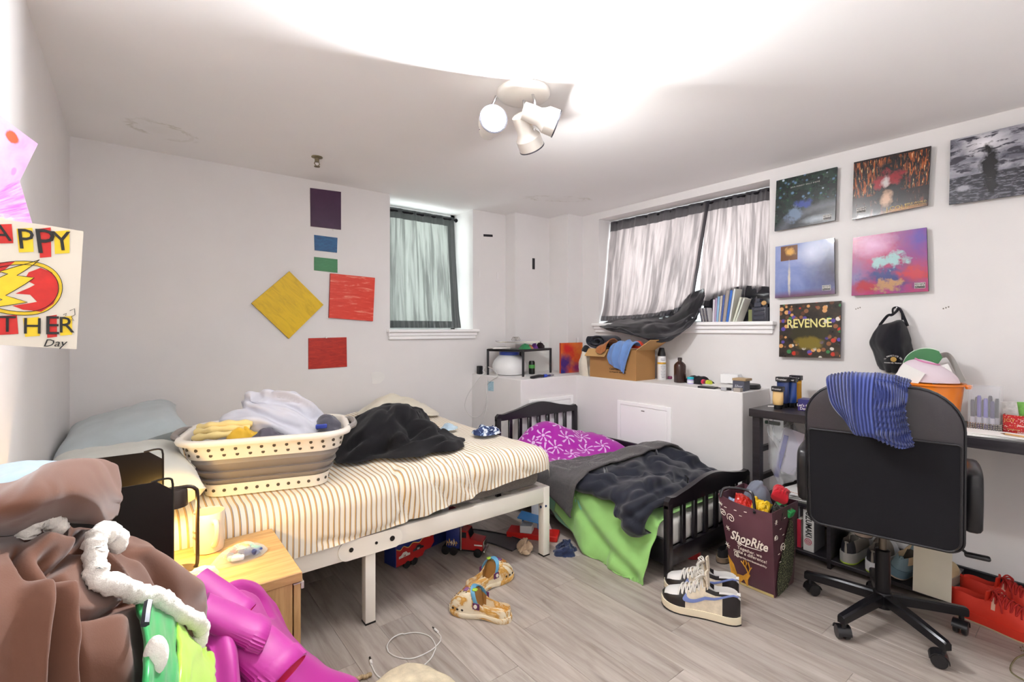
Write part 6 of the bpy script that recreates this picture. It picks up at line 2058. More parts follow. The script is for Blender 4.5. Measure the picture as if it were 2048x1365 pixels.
MB().add([(0, 0, 0.0008), (0.05, -0.06, 0.0008), (0.065, -0.045, 0.004), (0.02, 0.01, 0.003)], [(0, 1, 2, 3)]).add([(0, 0, 0.0), (0.05, -0.06, 0.0), (0.065, -0.045, 0.0032), (0.02, 0.01, 0.0022)], [(3, 2, 1, 0)]).move((q.x, q.y + 0.02, DZ + 0.0003)).wobj('paper_scrap', PAP, 'scrap of white paper at the near end of the desk', 'paper', smooth=False)

# ---- black cap on a hook
cp_ = at(1787, 735, X=XB - 0.075)
cap = thing('baseball_cap', 'black baseball cap with gold crest hanging on the wall hook', 'cap', (XB, at(1787, 640, X=XB).y, at(1787, 625, X=XB).z))
CAPM = fabric('black_cotton_twill', '#17171d', 700, sheen=0.15)
cof = Vector(cap.location)
cr_ = [[(1789, 657, 3.18), (1800, 655, 3.17), (1806, 657, 3.18), (1812, 660, 3.19)],
       [(1755, 652, 3.19), (1778, 650, 3.13), (1800, 646, 3.13), (1812, 650, 3.20)],
       [(1738, 683, 3.20), (1765, 683, 3.10), (1800, 678, 3.09), (1822, 680, 3.20)],
       [(1746, 705, 3.21), (1772, 706, 3.08), (1802, 702, 3.08), (1825, 700, 3.21)],
       [(1752, 725, 3.215), (1778, 730, 3.10), (1805, 728, 3.10), (1824, 722, 3.215)],
       [(1760, 738, 3.22), (1780, 746, 3.15), (1805, 746, 3.15), (1820, 740, 3.22)]]
cr_[0] = [(1757, 651, 3.215), (1778, 645, 3.20), (1800, 640, 3.20), (1810, 645, 3.215)]
PC_, _ = patch([[at(a, b, X=c) - cof for a, b, c in row] for row in cr_], 40, 36, lambda u, v: 0.010 * (folds(u * 3, v * 3, 4) - 0.4))
MB().grid(PC_, 0.004 if normals(PC_)[20, 18, 0] < 0 else -0.004).obj('crown', CAPM, cap, True, 100)
st = [at(1760, 650, X=3.19), at(1775, 632, X=3.16), at(1784, 630, X=3.16), at(1794, 622, X=3.20), at(1797, 617, X=3.215), at(1802, 622, X=3.20), at(1810, 640, X=3.18), at(1815, 652, X=3.19)]
MB().tube(spline([q_ - cof for q_ in st], 40), 0.007, 6).obj('strap', CAPM, cap)
st = [at(1786, 630, X=3.17), at(1786, 618, X=3.20), at(1795, 615, X=3.225), at(1803, 624, X=3.20), at(1805, 640, X=3.18)]
MB().tube(spline([q_ - cof for q_ in st], 30), 0.005, 6).obj('strap', CAPM, cap)
MB().lathe([(0.012, 0), (0.012, 0.002), (0.004, 0.003), (0.004, 0.022), (0.008, 0.024), (0, 0.025)], at(1795, 617, X=XB) - cof, 14, (-1, 0, 0)).obj('hook', HK, cap)
oc = at(1787, 719, X=3.052) - cof
MB().lathe([(0.013, 0), (0.012, 0.002), (0, 0.003)], oc + Vector((0, 0, -0.001)), 16, (-1, 0, 0)).obj('crest', plain('gold_thread', '#b08c3e', 0.5), cap)
for i, ch in enumerate('IL PROSTICE DEI'):
    a = math.radians(165 - i * 150 / 14)
    text(ch, 0.0105, oc + Vector((-0.006, -0.036 * math.cos(a), -0.008 + 0.026 * math.sin(a))), Vector((0, -math.sin(a), -math.cos(a))), Vector((0, -math.cos(a), math.sin(a))), adv, cap)
text('POVERI NEL TRUENO', 0.0075, oc + Vector((-0.010, 0, -0.019)), (0, -1, 0.0), UPV, adv, cap)

# ---- back row on the desk: visor, bucket, mesh bag, pens, boxes
gv = thing('green_visor', 'bright green round visor brim propped behind the chair', 'visor', (3.10, 0.665, DZ))
gc = at(1853, 735, X=3.10)
arc = [(0.092 * math.cos(a), 0.092 * math.sin(a)) for a in np.linspace(math.radians(60), math.radians(235), 24)]
arc = [(x__ * 1.0, y__) for x__, y__ in arc] + [(0.02, -0.06), (0.035, 0.0), (0.06, 0.05)]
gb2 = gc - Vector(gv.location)
MB().prism(arc, (0, -1, 0), (0.12, 0, 1), (gb2.x, gb2.y, gb2.z), 0.004).obj('brim', plain('kelly_green', '#1f6e33', 0.4), gv, False)
MB().tube([gb2 + Vector((0, -1, 0)) * p_[0] * 1.012 + Vector((0.12, 0, 1)) * p_[1] * 1.012 for p_ in arc[:24]], 0.003, 6).obj('piping', plain('pale_green_piping', '#d3e4d2', 0.5), gv)
MB().box(-0.004, 0.004, -0.02, 0.02, 0, gb2.z - 0.05, 0.001, 1).move((0.035, 0.09, 0)).obj('prop', plain('pale_green_piping', '#d3e4d2', 0.5), gv)
bq = at(1880, 762, X=3.02)
ob_ = thing('orange_bucket', 'orange plastic bucket full of odds and ends behind the chair', 'bucket', (2.93, 0.567, DZ))
OR = plain('orange_plastic', '#e8801f', 0.3, coat=0.2)
MB().lathe([(0.080, 0), (0.087, 0.004), (0.108, 0.190), (0.117, 0.194), (0.117, 0.203), (0.106, 0.201), (0.102, 0.190), (0.083, 0.012), (0, 0.010)], seg=44).obj('body', OR, ob_, True, 40)
MB().box(-0.02, 0.02, -0.134, -0.113, 0.183, 0.201, 0.005, 2).obj('lug', OR, ob_)
WMESH = clear('pink_white_mesh', (0.96, 0.90, 0.94), 0.25, 0.6, 0.30)
msh = thing('mesh_bag', 'white mesh laundry bag with pink zip seam bulging out of the bucket', 'mesh bag', (2.93, 0.567, DZ + 0.206))
na, nb = 18, 36
r = np.linspace(0.03, 1, na)[:, None]
a = np.linspace(0, 2 * PI, nb, endpoint=False)[None, :]
Xm, Ym = 0.080 * r * np.cos(a), 0.115 * r * np.sin(a) + 0.02
Zm = 0.088 * np.sqrt(np.maximum(0, 1 - r ** 2.2)) * (1 + 0.5 * (Ym / 0.14)) + 0.008 * (folds(Xm * 14, Ym * 14, 5) - 0.4) * (1 - r ** 4)
Pm = np.stack([Xm, Ym, np.maximum(Zm, 0.0)], -1)
MB().rings([list(map(tuple, q)) for q in Pm], True, False).obj('net', plain('pale_pink_net', '#e3d3dc', 0.8, bump=0.6, bscale=900), msh, True, 70)
MB().tube([tuple(np.array(Pm[6, j]) + (-0.002, 0, 0.003)) for j in range(10, 28)], 0.004, 6).obj('zip_seam', plain('pink_zip', '#cf82ac', 0.5), msh)
for i, (dy, rot_) in enumerate(((0.085, 0.5), (-0.03, -0.4))):
    o = MB().box(-0.001, 0.001, -0.045, 0.045, 0, 0.075).xf(Matrix.Rotation(rot_, 3, 'X')).move((2.845 if i == 0 else 2.99, 0.567 + dy, DZ + 0.2035)).wobj('paper_slip', PAP, ('white paper slip sticking out at the sweater side of the bucket', 'white paper slip sticking out behind the mesh bag')[i], 'paper', 'paper slips in the bucket', smooth=False)
# broad white card arching over the bucket rim
a0, a1, a2 = at(1870, 716, X=3.12), at(1890, 704, X=3.13), at(1935, 760, X=3.14)
PR, _ = patch([[at(1868, 722, X=3.10), at(1884, 706, X=3.11), at(1905, 712, X=3.12), at(1932, 762, X=3.13)], [at(1872, 726, X=3.17), at(1888, 716, X=3.18), at(1898, 722, X=3.18), at(1920, 766, X=3.18)]], 4, 24)
MB().grid(PR, 0.0015).wobj('curled_card', plain('white_curled_card', '#dcdad6', 0.5), 'curled white card arching up behind the orange bucket', 'card')
# acrylic marker box with sparkling band
mq = at(1955, 838, X=2.98)
ab = thing('marker_box', 'clear acrylic box of markers with a glittering band at its foot', 'marker box', (2.955, 0.394, DZ))
ACR = clear('acrylic', (0.96, 0.96, 0.97), 0.10, 0.03, 0.02)
for bx_ in ((-0.045, -0.042, -0.050, 0.050), (0.042, 0.045, -0.050, 0.050), (-0.042, 0.042, -0.050, -0.047), (-0.042, 0.042, 0.047, 0.050)):
    MB().box(*bx_, 0.0, 0.200).obj('wall', ACR, ab, False)
MB().box(-0.0418, 0.0418, -0.0468, 0.0468, 0, 0.004).obj('bottom', ACR, ab, False)
gem = MB()
for row in range(5):
    for i in range(13):
        gem.ball((-0.047, -0.048 + i * 0.008, 0.006 + row * 0.008), 0.0036, 6, 4)
    for i in range(12):
        gem.ball((-0.044 + i * 0.008, -0.052, 0.006 + row * 0.008), 0.0036, 6, 4)
o = gem.obj('rhinestone_band', plain('rhinestone', '#a8a39c', 0.12, 0.9), ab)
o['kind'] = 'stuff'
mcols = ['#2a1f3c', '#1e1b28', '#5b4fa8', '#222033', '#7a6fc0', '#2b2636', '#3a2f6a', '#191820']
for i, c_ in enumerate(mcols):
    y_ = 0.037 - i * 0.0105
    x_ = -0.028 + 0.030 * (i % 2)
    t_ = thing('marker', ('first', 'second', 'third', 'fourth', 'fifth', 'sixth', 'seventh', 'eighth')[i] + ' art marker from the bucket side in the acrylic box', 'marker', (2.955 + x_, 0.394 + y_, DZ + 0.0045), 0, 'markers in the acrylic box')
    MB().lathe([(0.006, 0), (0.0075, 0.002), (0.0075, 0.062), (0.0, 0.062)], seg=10).obj('barrel', plain('marker_' + c_[1:], c_, 0.4), t_)
    MB().lathe([(0.0076, 0.030), (0.0079, 0.030), (0.0079, 0.060), (0.0076, 0.060)], seg=10, cap0=False, cap1=False).obj('label', plain('marker_label', '#cbc6d2', 0.5), t_)
    MB().lathe([(0.0072, 0.063), (0.0072, 0.125 + 0.01 * (i % 3)), (0.005, 0.134 + 0.01 * (i % 3)), (0, 0.134 + 0.01 * (i % 3))], seg=10).obj('cap', plain('marker_cap_' + c_[1:], c_, 0.35), t_)
JOY = art('joy_wrapping', ('#a8161f', '#bb1c24', 3, 3), [('n', 26, 14, 0.60, 0.62, 0, 1, '#e6dcc8'), ('n', 14, 22, 0.64, 0.66, 0, 1, '#d9b23c'), ('n', 40, 40, 0.66, 0.68, 0, 1, '#5a0c12')], 0.3)


def gift_tin(label, y0, y1, x0, x1, h):
    t_ = thing('gift_tin', label, 'tin', ((x0 + x1) / 2, (y0 + y1) / 2, DZ), 0, 'red gift tins on the desk')
    w_, l_ = (x1 - x0) / 2, (y1 - y0) / 2
    for f_ in ((-w_, -w_ + 0.003, -l_, l_), (w_ - 0.003, w_, -l_, l_), (-w_ + 0.003, w_ - 0.003, -l_, -l_ + 0.003), (-w_ + 0.003, w_ - 0.003, l_ - 0.003, l_)):
        m_ = MB().box(*f_, 0, h)
        m_.uv = [(((p_[0] + p_[1]) * 5) % 5, p_[2] / h) for p_ in m_.v]
        m_.obj('side', JOY, t_, False)
    MB().box(-w_ + 0.003, w_ - 0.003, -l_ + 0.003, l_ - 0.003, 0.0, 0.003).obj('bottom', JOY, t_, False)
    for (s_, u_, v_, sz_, mt_) in (('JOY', -0.6, 0.72, 0.020, GLD), ('peace', 0.3, 0.50, 0.012, adv), ('JOY', 0.5, 0.75, 0.014, adv), ('Celebrate', -0.3, 0.28, 0.010, GLD), ('HAPPY', 0.45, 0.16, 0.012, adv)):
        text(s_, sz_, (-w_ - 0.0004, -u_ * l_ * 0.9, v_ * h), (0, -1, 0), UPV, mt_, t_, extrude=0.0004)
    return t_


gift_tin('red gift tin printed with JOY nearest the marker box', 0.250, 0.338, 2.94, 3.05, 0.085)
gift_tin('red gift tin printed with JOY at the photo edge', 0.13, 0.240, 2.96, 3.07, 0.085)
for i, (y_, x_, c_, r_, nm_) in enumerate(((0.312, 2.985, '#d9d8d4', 0.45, 'white barcoded sachet leaning out of the red tin'), (0.294, 3.00, '#7fbf5a', 0.6, 'green and white sachet in the red tin'), (0.278, 3.025, '#cfd8d2', 0.5, 'pale folded sachet in the red tin'), (0.19, 3.02, '#2f5f57', 0.55, 'dark green sachet in the tin at the photo edge'))):
    t_ = thing('sachet', nm_, 'sachet', (x_, y_, DZ + 0.012), 0, 'sachets in the red tins')
    MB().box(-0.003, 0.003, -0.026, 0.026, 0, 0.125, 0.001, 1).xf(Matrix.Rotation(-0.12 + 0.05 * (i % 2), 3, 'X')).obj('packet', plain('sachet_' + c_[1:], c_, 0.3, var=0.25, scale=60), t_, False)
t, z9 = papers('sketch_pad', 'open white sketch pad lying on the desk beside the red tins', (2.845, 0.31, DZ), 0.13, 0.30, 5, 0.0, 33)
pq = thing('pencil', 'wooden pencil lying on the white sketch pad', 'pencil', (2.815, 0.27, DZ + z9 + 0.0005), math.radians(75))
MB().cyl((-0.06, 0, 0.0038), (0.05, 0, 0.0038), 0.0036, seg=6).obj('shaft', plain('pencil_wood', '#c79a63', 0.5), pq)
MB().cyl((0.0505, 0, 0.0038), (0.066, 0, 0.0038), 0.0036, 0.0004, seg=8).obj('tip', plain('pencil_tip', '#7a5a3c', 0.6), pq)

# ------------------------------------------------------------------ office chair
CB = plain('black_chair_plastic', '#18171b', 0.32, coat=0.1)
LEA = plain('dark_grey_leatherette', '#332f33', 0.38, var=0.08, bump=0.2, bscale=200)
MESHM = fabric('black_chair_mesh', '#121116', 900, 0.85, 0.1, bump=0.5)
CH = Vector((2.458, 0.636, 0))
chr_ = thing('office_chair', 'black swivel office chair with mesh back turned to the camera', 'chair', CH, 0)
# five legs at the angles read from the photograph
LEGA = [168, 234, 307, 22, 92]
STEELB = plain('black_steel', '#141318', 0.28, 0.3)
for a in LEGA:
    ar = math.radians(a)
    d = Vector((math.cos(ar), math.sin(ar), 0))
    sd = Vector((-d.y, d.x, 0))
    rr__ = []
    for q_, w_, z0_, z1_ in ((0.025, 0.018, 0.085, 0.125), (0.15, 0.017, 0.080, 0.118), (0.285, 0.014, 0.070, 0.104), (0.292, 0.012, 0.072, 0.100)):
        c_ = d * q_
        rr__.append([c_ + sd * w_ + UPV * z0_, c_ - sd * w_ + UPV * z0_, c_ - sd * w_ + UPV * (z1_ - 0.006), c_ - sd * (w_ - 0.006) + UPV * z1_, c_ + sd * (w_ - 0.006) + UPV * z1_, c_ + sd * w_ + UPV * (z1_ - 0.006)])
    lg_ = MB().rings(rr__).obj('base_leg', STEELB, chr_, True, 30)
    cs = MB()
    cc = d * 0.272
    roll = Vector((math.cos(ar + 0.9), math.sin(ar + 0.9), 0))
    ax = Vector((-roll.y, roll.x, 0))
    for s_ in (-1, 1):
        cs.lathe([(0.010, -0.009), (0.024, -0.008), (0.0255, -0.004), (0.0255, 0.004), (0.024, 0.008), (0.010, 0.009)], cc + ax * s_ * 0.013 + UPV * 0.0257 - roll * 0.012, 22, ax)
    wh = cs.obj('caster', CB, chr_, True, 40)
    hd_ = MB()
    arcp = [(-0.012 + 0.0295 * math.cos(t_), 0.0257 + 0.0295 * math.sin(t_)) for t_ in np.linspace(-0.1, PI * 0.95, 14)]
    ins = [(-0.012 + 0.0265 * math.cos(t_), 0.0257 + 0.0265 * math.sin(t_)) for t_ in np.linspace(PI * 0.95, -0.1, 14)]
    hd_.prism(arcp + ins, roll, UPV, cc + ax * 0.024, 0.048)
    hd_.cyl(cc + UPV * 0.050, cc + UPV * 0.078, 0.009, seg=10)
    hd_.obj('caster_hood', CB, wh, True, 30)
MB().lathe([(0.026, 0.062), (0.034, 0.066), (0.034, 0.125), (0.030, 0.130), (0.027, 0.132), (0.026, 0.30), (0.022, 0.302), (0.0, 0.303)], seg=28).obj('column', STEELB, chr_, True, 40)
MB().lathe([(0.014, 0.303), (0.014, 0.405), (0, 0.405)], seg=20).obj('gas_lift', plain('dull_steel', '#6b6258', 0.3, 0.8), chr_)
MB().box(-0.09, 0.10, -0.06, 0.06, 0.405, 0.432, 0.006, 2).obj('mechanism', STEELB, chr_)
MB().box(-0.085, -0.035, -0.045, 0.045, 0.375, 0.4045, 0.005, 2).obj('tilt_box', STEELB, chr_)
MB().tube(spline([(0.0, -0.06, 0.418), (0.02, -0.13, 0.414), (0.03, -0.19, 0.405), (0.035, -0.225, 0.375), (0.04, -0.255, 0.350)], 24), 0.005, 8).obj('lever', STEELB, chr_)
MB().box(0.025, 0.055, -0.325, -0.250, 0.335, 0.352, 0.007, 2).obj('lever_paddle', CB, chr_)
# seat cushion
MB().box(-0.20, 0.27, -0.235, 0.235, 0.433, 0.525, 0.035, 4).obj('seat', LEA, chr_)
# backrest: rounded panel, slightly reclined, turned a little
BKR = Matrix.Rotation(math.radians(-7), 3, 'Y')


def back_outline(w, z0, z1, rt, rb, n=10):
    pts = []
    for cx, cz, a0, rr3 in ((w - rt, z1 - rt, 0, rt), (-w + rt, z1 - rt, PI / 2, rt), (-w + rb, z0 + rb, PI, rb), (w - rb, z0 + rb, 1.5 * PI, rb)):
        for i in range(n):
            a_ = a0 + PI / 2 * i / (n - 1)
            pts.append((cx + rr3 * math.cos(a_), cz + rr3 * math.sin(a_)))
    return pts


def back_slab(w, z0, z1, rt, rb, xa, xb, bulge, name, mat, chamf=0.012):
    rr__ = []
    for x_, inset in ((xa, chamf), (xa + (0.006 if xb > xa else -0.006), chamf * 0.3), (xa + chamf * (1 if xb > xa else -1), 0.0), (xb - chamf * (1 if xb > xa else -1), 0.0), (xb, chamf)):
        ring_ = []
        for (y_, z_) in back_outline(w - inset, z0 + inset, z1 - inset, rt, rb):
            ring_.append(BKR @ Vector((x_ + 0 * bulge, y_, z_)) + Vector((0.0, 0, 0)))
        rr__.append(ring_)
    return MB().rings(rr__).obj(name, mat, chr_, True, 35)


OFFB = 0.0
Bx = -0.165
back_slab(0.238, 0.440, 1.035, 0.145, 0.045, Bx + 0.002, Bx + 0.060, 0.03, 'backrest', LEA, 0.02)
# mesh panel on the rear below the leatherette band, with piping round it
ring_o = back_outline(0.226, 0.452, 0.845, 0.012, 0.040)
mpan = [[BKR @ Vector((Bx - 0.003, y_, z_)) for y_, z_ in ring_o], [BKR @ Vector((Bx + 0.001, y_, z_)) for y_, z_ in ring_o]]
MB().rings(mpan).obj('mesh_panel', MESHM, chr_, True, 30)
MB().tube([BKR @ Vector((Bx - 0.003, y_ * 1.005, z_)) for y_, z_ in ring_o], 0.0035, 6, True).obj('piping', CB, chr_)
ro = back_outline(0.236, 0.442, 1.033, 0.145, 0.045)
MB().tube([BKR @ Vector((Bx + 0.018, y_ * 1.002, z_)) for y_, z_ in ro], 0.006, 6, True).obj('edge_piping', CB, chr_)
MB().box(-0.12, -0.05, -0.05, 0.05, 0.408, 0.46, 0.008, 2).obj('back_bracket', STEELB, chr_)
for s_ in (-1, 1):
    y_ = s_ * 0.268
    loop = [(-0.10, y_, 0.475), (-0.125, y_, 0.56), (-0.125, y_, 0.66), (-0.10, y_, 0.700), (0.0, y_, 0.712), (0.10, y_, 0.705), (0.15, y_, 0.68), (0.155, y_, 0.60), (0.13, y_, 0.50), (0.08, y_, 0.470), (-0.05, y_, 0.462)]
    ol_ = spline(loop + loop[:1], 60)[:-1]
    rr__ = []
    cc_ = Vector((0.015, y_, 0.585))
    for dy, k_ in ((-0.026, 0.90), (-0.020, 0.97), (-0.010, 1.0), (0.010, 1.0), (0.020, 0.97), (0.026, 0.90)):
        rr__.append([cc_ + (q_ - cc_) * k_ + Vector((0, dy, 0)) for q_ in ol_])
    MB().rings(rr__).obj('armrest', CB, chr_, True, 50)

# knitted sweater over the back
SWK = NT('blue_rib_knit')
uvv = SWK.coord('UV')
w_ = SWK.wave(uvv, 7.0, 0.6, 1, 'X')
SWK.base(SWK.ramp(w_, [(0.2, '#2c3568'), (0.7, '#4a5796')])).set(rough=0.9, sheen=0.3, spec=0.15)
SWK.bump(w_, 0.9, 0.006)
bx = lambda z: CH.x + (BKR @ Vector((Bx, 0, z))).x
def swp(y, z, dx):
    return (bx(z) + (dx - 0.022 if dx < 0.03 else dx + 0.016), CH.y + y, z)
zt1 = (BKR @ Vector((Bx, 0, 1.035))).z + 0.012
sw = [[swp(0.155, zt1 - 0.10, 0.085), swp(0.155, zt1 + 0.004, 0.055), swp(0.155, zt1 + 0.006, -0.004), swp(0.14, zt1 - 0.08, -0.022), swp(0.10, zt1 - 0.145, -0.024), swp(0.085, zt1 - 0.16, -0.022)],
      [swp(0.09, zt1 - 0.12, 0.090), swp(0.09, zt1 + 0.016, 0.06), swp(0.09, zt1 + 0.018, -0.006), swp(0.085, zt1 - 0.08, -0.034), swp(0.075, zt1 - 0.16, -0.040), swp(0.065, zt1 - 0.195, -0.036)],
      [swp(0.02, zt1 - 0.12, 0.090), swp(0.02, zt1 + 0.018, 0.06), swp(0.02, zt1 + 0.020, -0.006), swp(0.025, zt1 - 0.08, -0.036), swp(0.02, zt1 - 0.16, -0.042), swp(0.015, zt1 - 0.200, -0.036)],
      [swp(-0.04, zt1 - 0.12, 0.090), swp(-0.04, zt1 + 0.012, 0.06), swp(-0.04, zt1 + 0.016, -0.006), swp(-0.04, zt1 - 0.08, -0.030), swp(-0.05, zt1 - 0.17, -0.036), swp(-0.055, zt1 - 0.225, -0.030)],
      [swp(-0.09, zt1 - 0.10, 0.085), swp(-0.09, zt1 + 0.002, 0.055), swp(-0.085, zt1 + 0.004, -0.004), swp(-0.075, zt1 - 0.08, -0.022), swp(-0.09, zt1 - 0.17, -0.024), swp(-0.10, zt1 - 0.215, -0.022)]]
CYAW = math.radians(12)
for o_ in chr_.children:
    if o_.name.split('.')[0] in ('seat', 'backrest', 'mesh_panel', 'piping', 'edge_piping', 'armrest', 'back_bracket', 'mechanism', 'tilt_box', 'lever', 'lever_paddle'):
        o_.rotation_euler = (0, 0, CYAW)
PS, uvS = patch(sw, 190, 60, lambda u, v: 0.010 * (folds(u * 3, v * 2, 4) - 0.4) + 0.0035 * np.sin((u + 0.10 * np.sin(v * 9) * (u > 0.55)) * 2 * PI * 24) * np.where(np.abs(u - 0.42) < 0.10, 0.15, 1))
MB().grid(PS, 0.008 if normals(PS)[95, 45, 0] < 0 else -0.008, uvs=uvS).move((-CH.x, -CH.y, 0)).xf(Matrix.Rotation(CYAW, 3, 'Z')).move((CH.x, CH.y, 0)).wobj('knit_sweater', SWK.m, 'blue ribbed knit sweater thrown over the office chair back', 'sweater', angle=120)
# ------------------------------------------------------------------ shopping bag
BAGM = plain('plum_woven_plastic', '#5a3740', 0.30, var=0.25, scale=5, bump=0.35, bscale=14)
BT = {'fl': at(1433, 972, X=2.30), 'fr': at(1545, 1020, X=2.275), 'br': at(1606, 1012, X=2.52), 'bl': at(1500, 965, X=2.56)}
BB = {'fl': Vector((2.285, 1.185, 0.002)), 'fr': Vector((2.285, 0.990, 0.002)), 'br': Vector((2.500, 0.998, 0.002)), 'bl': Vector((2.50, 1.190, 0.002))}
BT['bl'] = Vector((2.56, 1.27, 0.40))
BT['br'] = Vector((2.545, 0.995, 0.385))
BT['fl'] = Vector((2.275, 1.255, 0.405))
BT['fr'] = Vector((2.265, 0.995, 0.388))
bag = thing('shopping_bag', 'plum ShopRite carrier bag with reindeer and christmas tree print between bed and chair', 'bag', (2.40, 1.10, 0))
bof = Vector((2.40, 1.10, 0))
order = ['fl', 'fr', 'br', 'bl']
NB = 10


def bag_ring(v, inset=0.0):
    ring_ = []
    for i in range(4):
        a0, a1 = order[i], order[(i + 1) % 4]
        p0, p1 = BB[a0].lerp(BT[a0], v), BB[a1].lerp(BT[a1], v)
        nrm = (p1 - p0).cross(UPV).normalized()
        for j in range(NB):
            u = j / NB
            q = p0.lerp(p1, u)
            w = 0.014 * math.sin(PI * u) * math.sin(PI * min(1, v * 1.1)) * (1 if i != 1 else 0.6)
            w += 0.006 * (float(folds(np.array(u * 3 + i * 5.0), np.array(v * 4), 5)) - 0.4) * math.sin(PI * u)
            q = q + nrm * (w - inset)
            if inset == 0 or True:
                q = q + UPV * (-0.012 * math.sin(PI * u) * v if i in (0, 2) else 0)
            ring_.append(q - bof)
    return ring_


vsl = list(np.linspace(0, 1, 22))
MB().rings([bag_ring(v) for v in vsl] + [bag_ring(v, 0.003) for v in vsl[::-1][:-1]] + [bag_ring(0.012, 0.003)], True, True).obj('body', BAGM, bag, True, 50)


def bag_pt(face, u, v, lift=0.0015):
    i = order.index(face)
    a0, a1 = order[i], order[(i + 1) % 4]
    p0, p1 = BB[a0].lerp(BT[a0], v), BB[a1].lerp(BT[a1], v)
    nrm = (p1 - p0).cross(UPV).normalized()
    w = 0.014 * math.sin(PI * u) * math.sin(PI * min(1, v * 1.1)) * (1 if i != 1 else 0.6)
    return p0.lerp(p1, u) + nrm * (w + 0.003 + lift) - bof + UPV * (-0.012 * math.sin(PI * u) * v if i in (0, 2) else 0)


CRM = plain('cream_print', '#e6dccf', 0.4, var=0)
GOLD = plain('golden_print', '#cf942c', 0.35, var=0.25, scale=40)
DGRN = NT('glitter_green')
gv_ = DGRN.voro(DGRN.coord(), 170)
DGRN.base(DGRN.ramp(gv_, [(0.22, '#dfe3b0'), (0.34, '#2c3520'), (0.6, '#1c2416')])).set(rough=0.4)
# front face text
fo_ = bag_pt('fl', 0.56, 0.60, 0.004)
e1 = bag_pt('fl', 0.8, 0.6) - bag_pt('fl', 0.3, 0.6)
text('ShopRite', 0.058, fo_, e1, UPV, CRM, bag, shear=0.25, weight=0.0012, sx=0.82)
MB().tube(spline([bag_pt('fl', 0.30, 0.535, 0.005), bag_pt('fl', 0.5, 0.525, 0.005), bag_pt('fl', 0.8, 0.530, 0.005)], 12), 0.0016, 4).obj('underline', CRM, bag)
text('Together, we', 0.021, bag_pt('fl', 0.56, 0.475, 0.004), e1, UPV, CRM, bag)
text('make a difference!', 0.021, bag_pt('fl', 0.56, 0.425, 0.004), e1, UPV, CRM, bag)
text('shoprite.com/sustainability', 0.013, bag_pt('fl', 0.58, 0.365, 0.004), e1, UPV, CRM, bag)
# swirls and stars
sw_ = MB()


def swirl(face, u, v, r, turns=1.6, w=0.0018):
    pts = []
    for i in range(30):
        a_ = i / 29 * turns * 2 * PI
        rr4 = r * (0.15 + 0.85 * i / 29)
        pts.append(bag_pt(face, min(0.99, max(0.01, u + rr4 * math.cos(a_) * 4.0)), v + rr4 * math.sin(a_) * 2.5, 0.002))
    sw_.tube(pts, w, 4)


def spark(face, u, v, r):
    for k_ in range(3):
        a_ = k_ * PI / 3
        sw_.tube([bag_pt(face, u + r * 4 * math.cos(a_), v + r * 2.5 * math.sin(a_), 0.002), bag_pt(face, u - r * 4 * math.cos(a_), v - r * 2.5 * math.sin(a_), 0.002)], 0.0013, 4)


for f_, u, v, r_ in (('fl', 0.22, 0.78, 0.022), ('fl', 0.06, 0.80, 0.018), ('fl', 0.25, 0.36, 0.016), ('fl', 0.36, 0.52, 0.012), ('fr', 0.30, 0.56, 0.022), ('fr', 0.08, 0.70, 0.014)):
    swirl(f_, u, v, r_)
for f_, u, v, r_ in (('fl', 0.12, 0.64, 0.012), ('fl', 0.04, 0.42, 0.014), ('fl', 0.03, 0.90, 0.010), ('fr', 0.10, 0.88, 0.012)):
    spark(f_, u, v, r_)
for f_, u, v in (('fl', 0.10, 0.88), ('fl', 0.30, 0.90), ('fl', 0.40, 0.86), ('fl', 0.50, 0.93), ('fr', 0.22, 0.78), ('fr', 0.40, 0.88), ('fr', 0.12, 0.50), ('fr', 0.30, 0.70), ('fr', 0.16, 0.40)):
    sw_.tube([bag_pt(f_, u, v, 0.002), bag_pt(f_, u + 0.05, v + 0.004, 0.002)], 0.0018, 4)
sw_.obj('swirl_print', CRM, bag)


def bag_poly(face, pts, name, mat, lift=0.0018):
    q = dense(pts, 4)
    m_ = MB()
    c_ = (sum(p_[0] for p_ in pts) / len(pts), sum(p_[1] for p_ in pts) / len(pts))
    V = [bag_pt(face, *c_, lift)] + [bag_pt(face, *p_, lift) for p_ in q]
    m_.add(V, [(0, i + 1, (i + 1) % len(q) + 1) for i in range(len(q))])
    return m_.obj(name, mat, bag, True, 80)


bag_poly('fl', [(0.0, 0.02), (0.0, 0.30), (0.12, 0.22), (0.20, 0.02)], 'gift_print', GOLD)
bag_poly('fl', [(0.12, 0.02), (0.18, 0.12), (0.32, 0.13), (0.46, 0.20), (0.50, 0.17), (0.42, 0.10), (0.40, 0.02), (0.36, 0.02), (0.34, 0.08), (0.22, 0.07), (0.20, 0.02)], 'reindeer_print', GOLD, 0.0024)
an_ = MB()
for pts in ([(0.46, 0.19), (0.42, 0.26), (0.46, 0.32)], [(0.43, 0.24), (0.38, 0.28), (0.40, 0.33)], [(0.47, 0.19), (0.52, 0.26), (0.50, 0.33)], [(0.51, 0.24), (0.56, 0.28)], [(0.38, 0.28), (0.33, 0.31)], [(0.46, 0.30), (0.44, 0.345)]):
    an_.tube([bag_pt('fl', *p_, 0.0026) for p_ in pts], 0.0026, 5)
an_.obj('antler_print', GOLD, bag)
bag_poly('fl', [(0.0, 0.0), (0.0, 0.03), (0.98, 0.035), (0.98, 0.0)], 'gold_hem', plain('pale_gold_print', '#c9b478', 0.4), 0.0010)
bag_poly('fr', [(0.04, 0.10), (0.10, 0.30), (0.30, 0.55), (0.62, 0.86), (0.70, 0.86), (0.86, 0.45), (0.80, 0.15), (0.60, 0.02), (0.10, 0.0)], 'tree_print', DGRN.m)
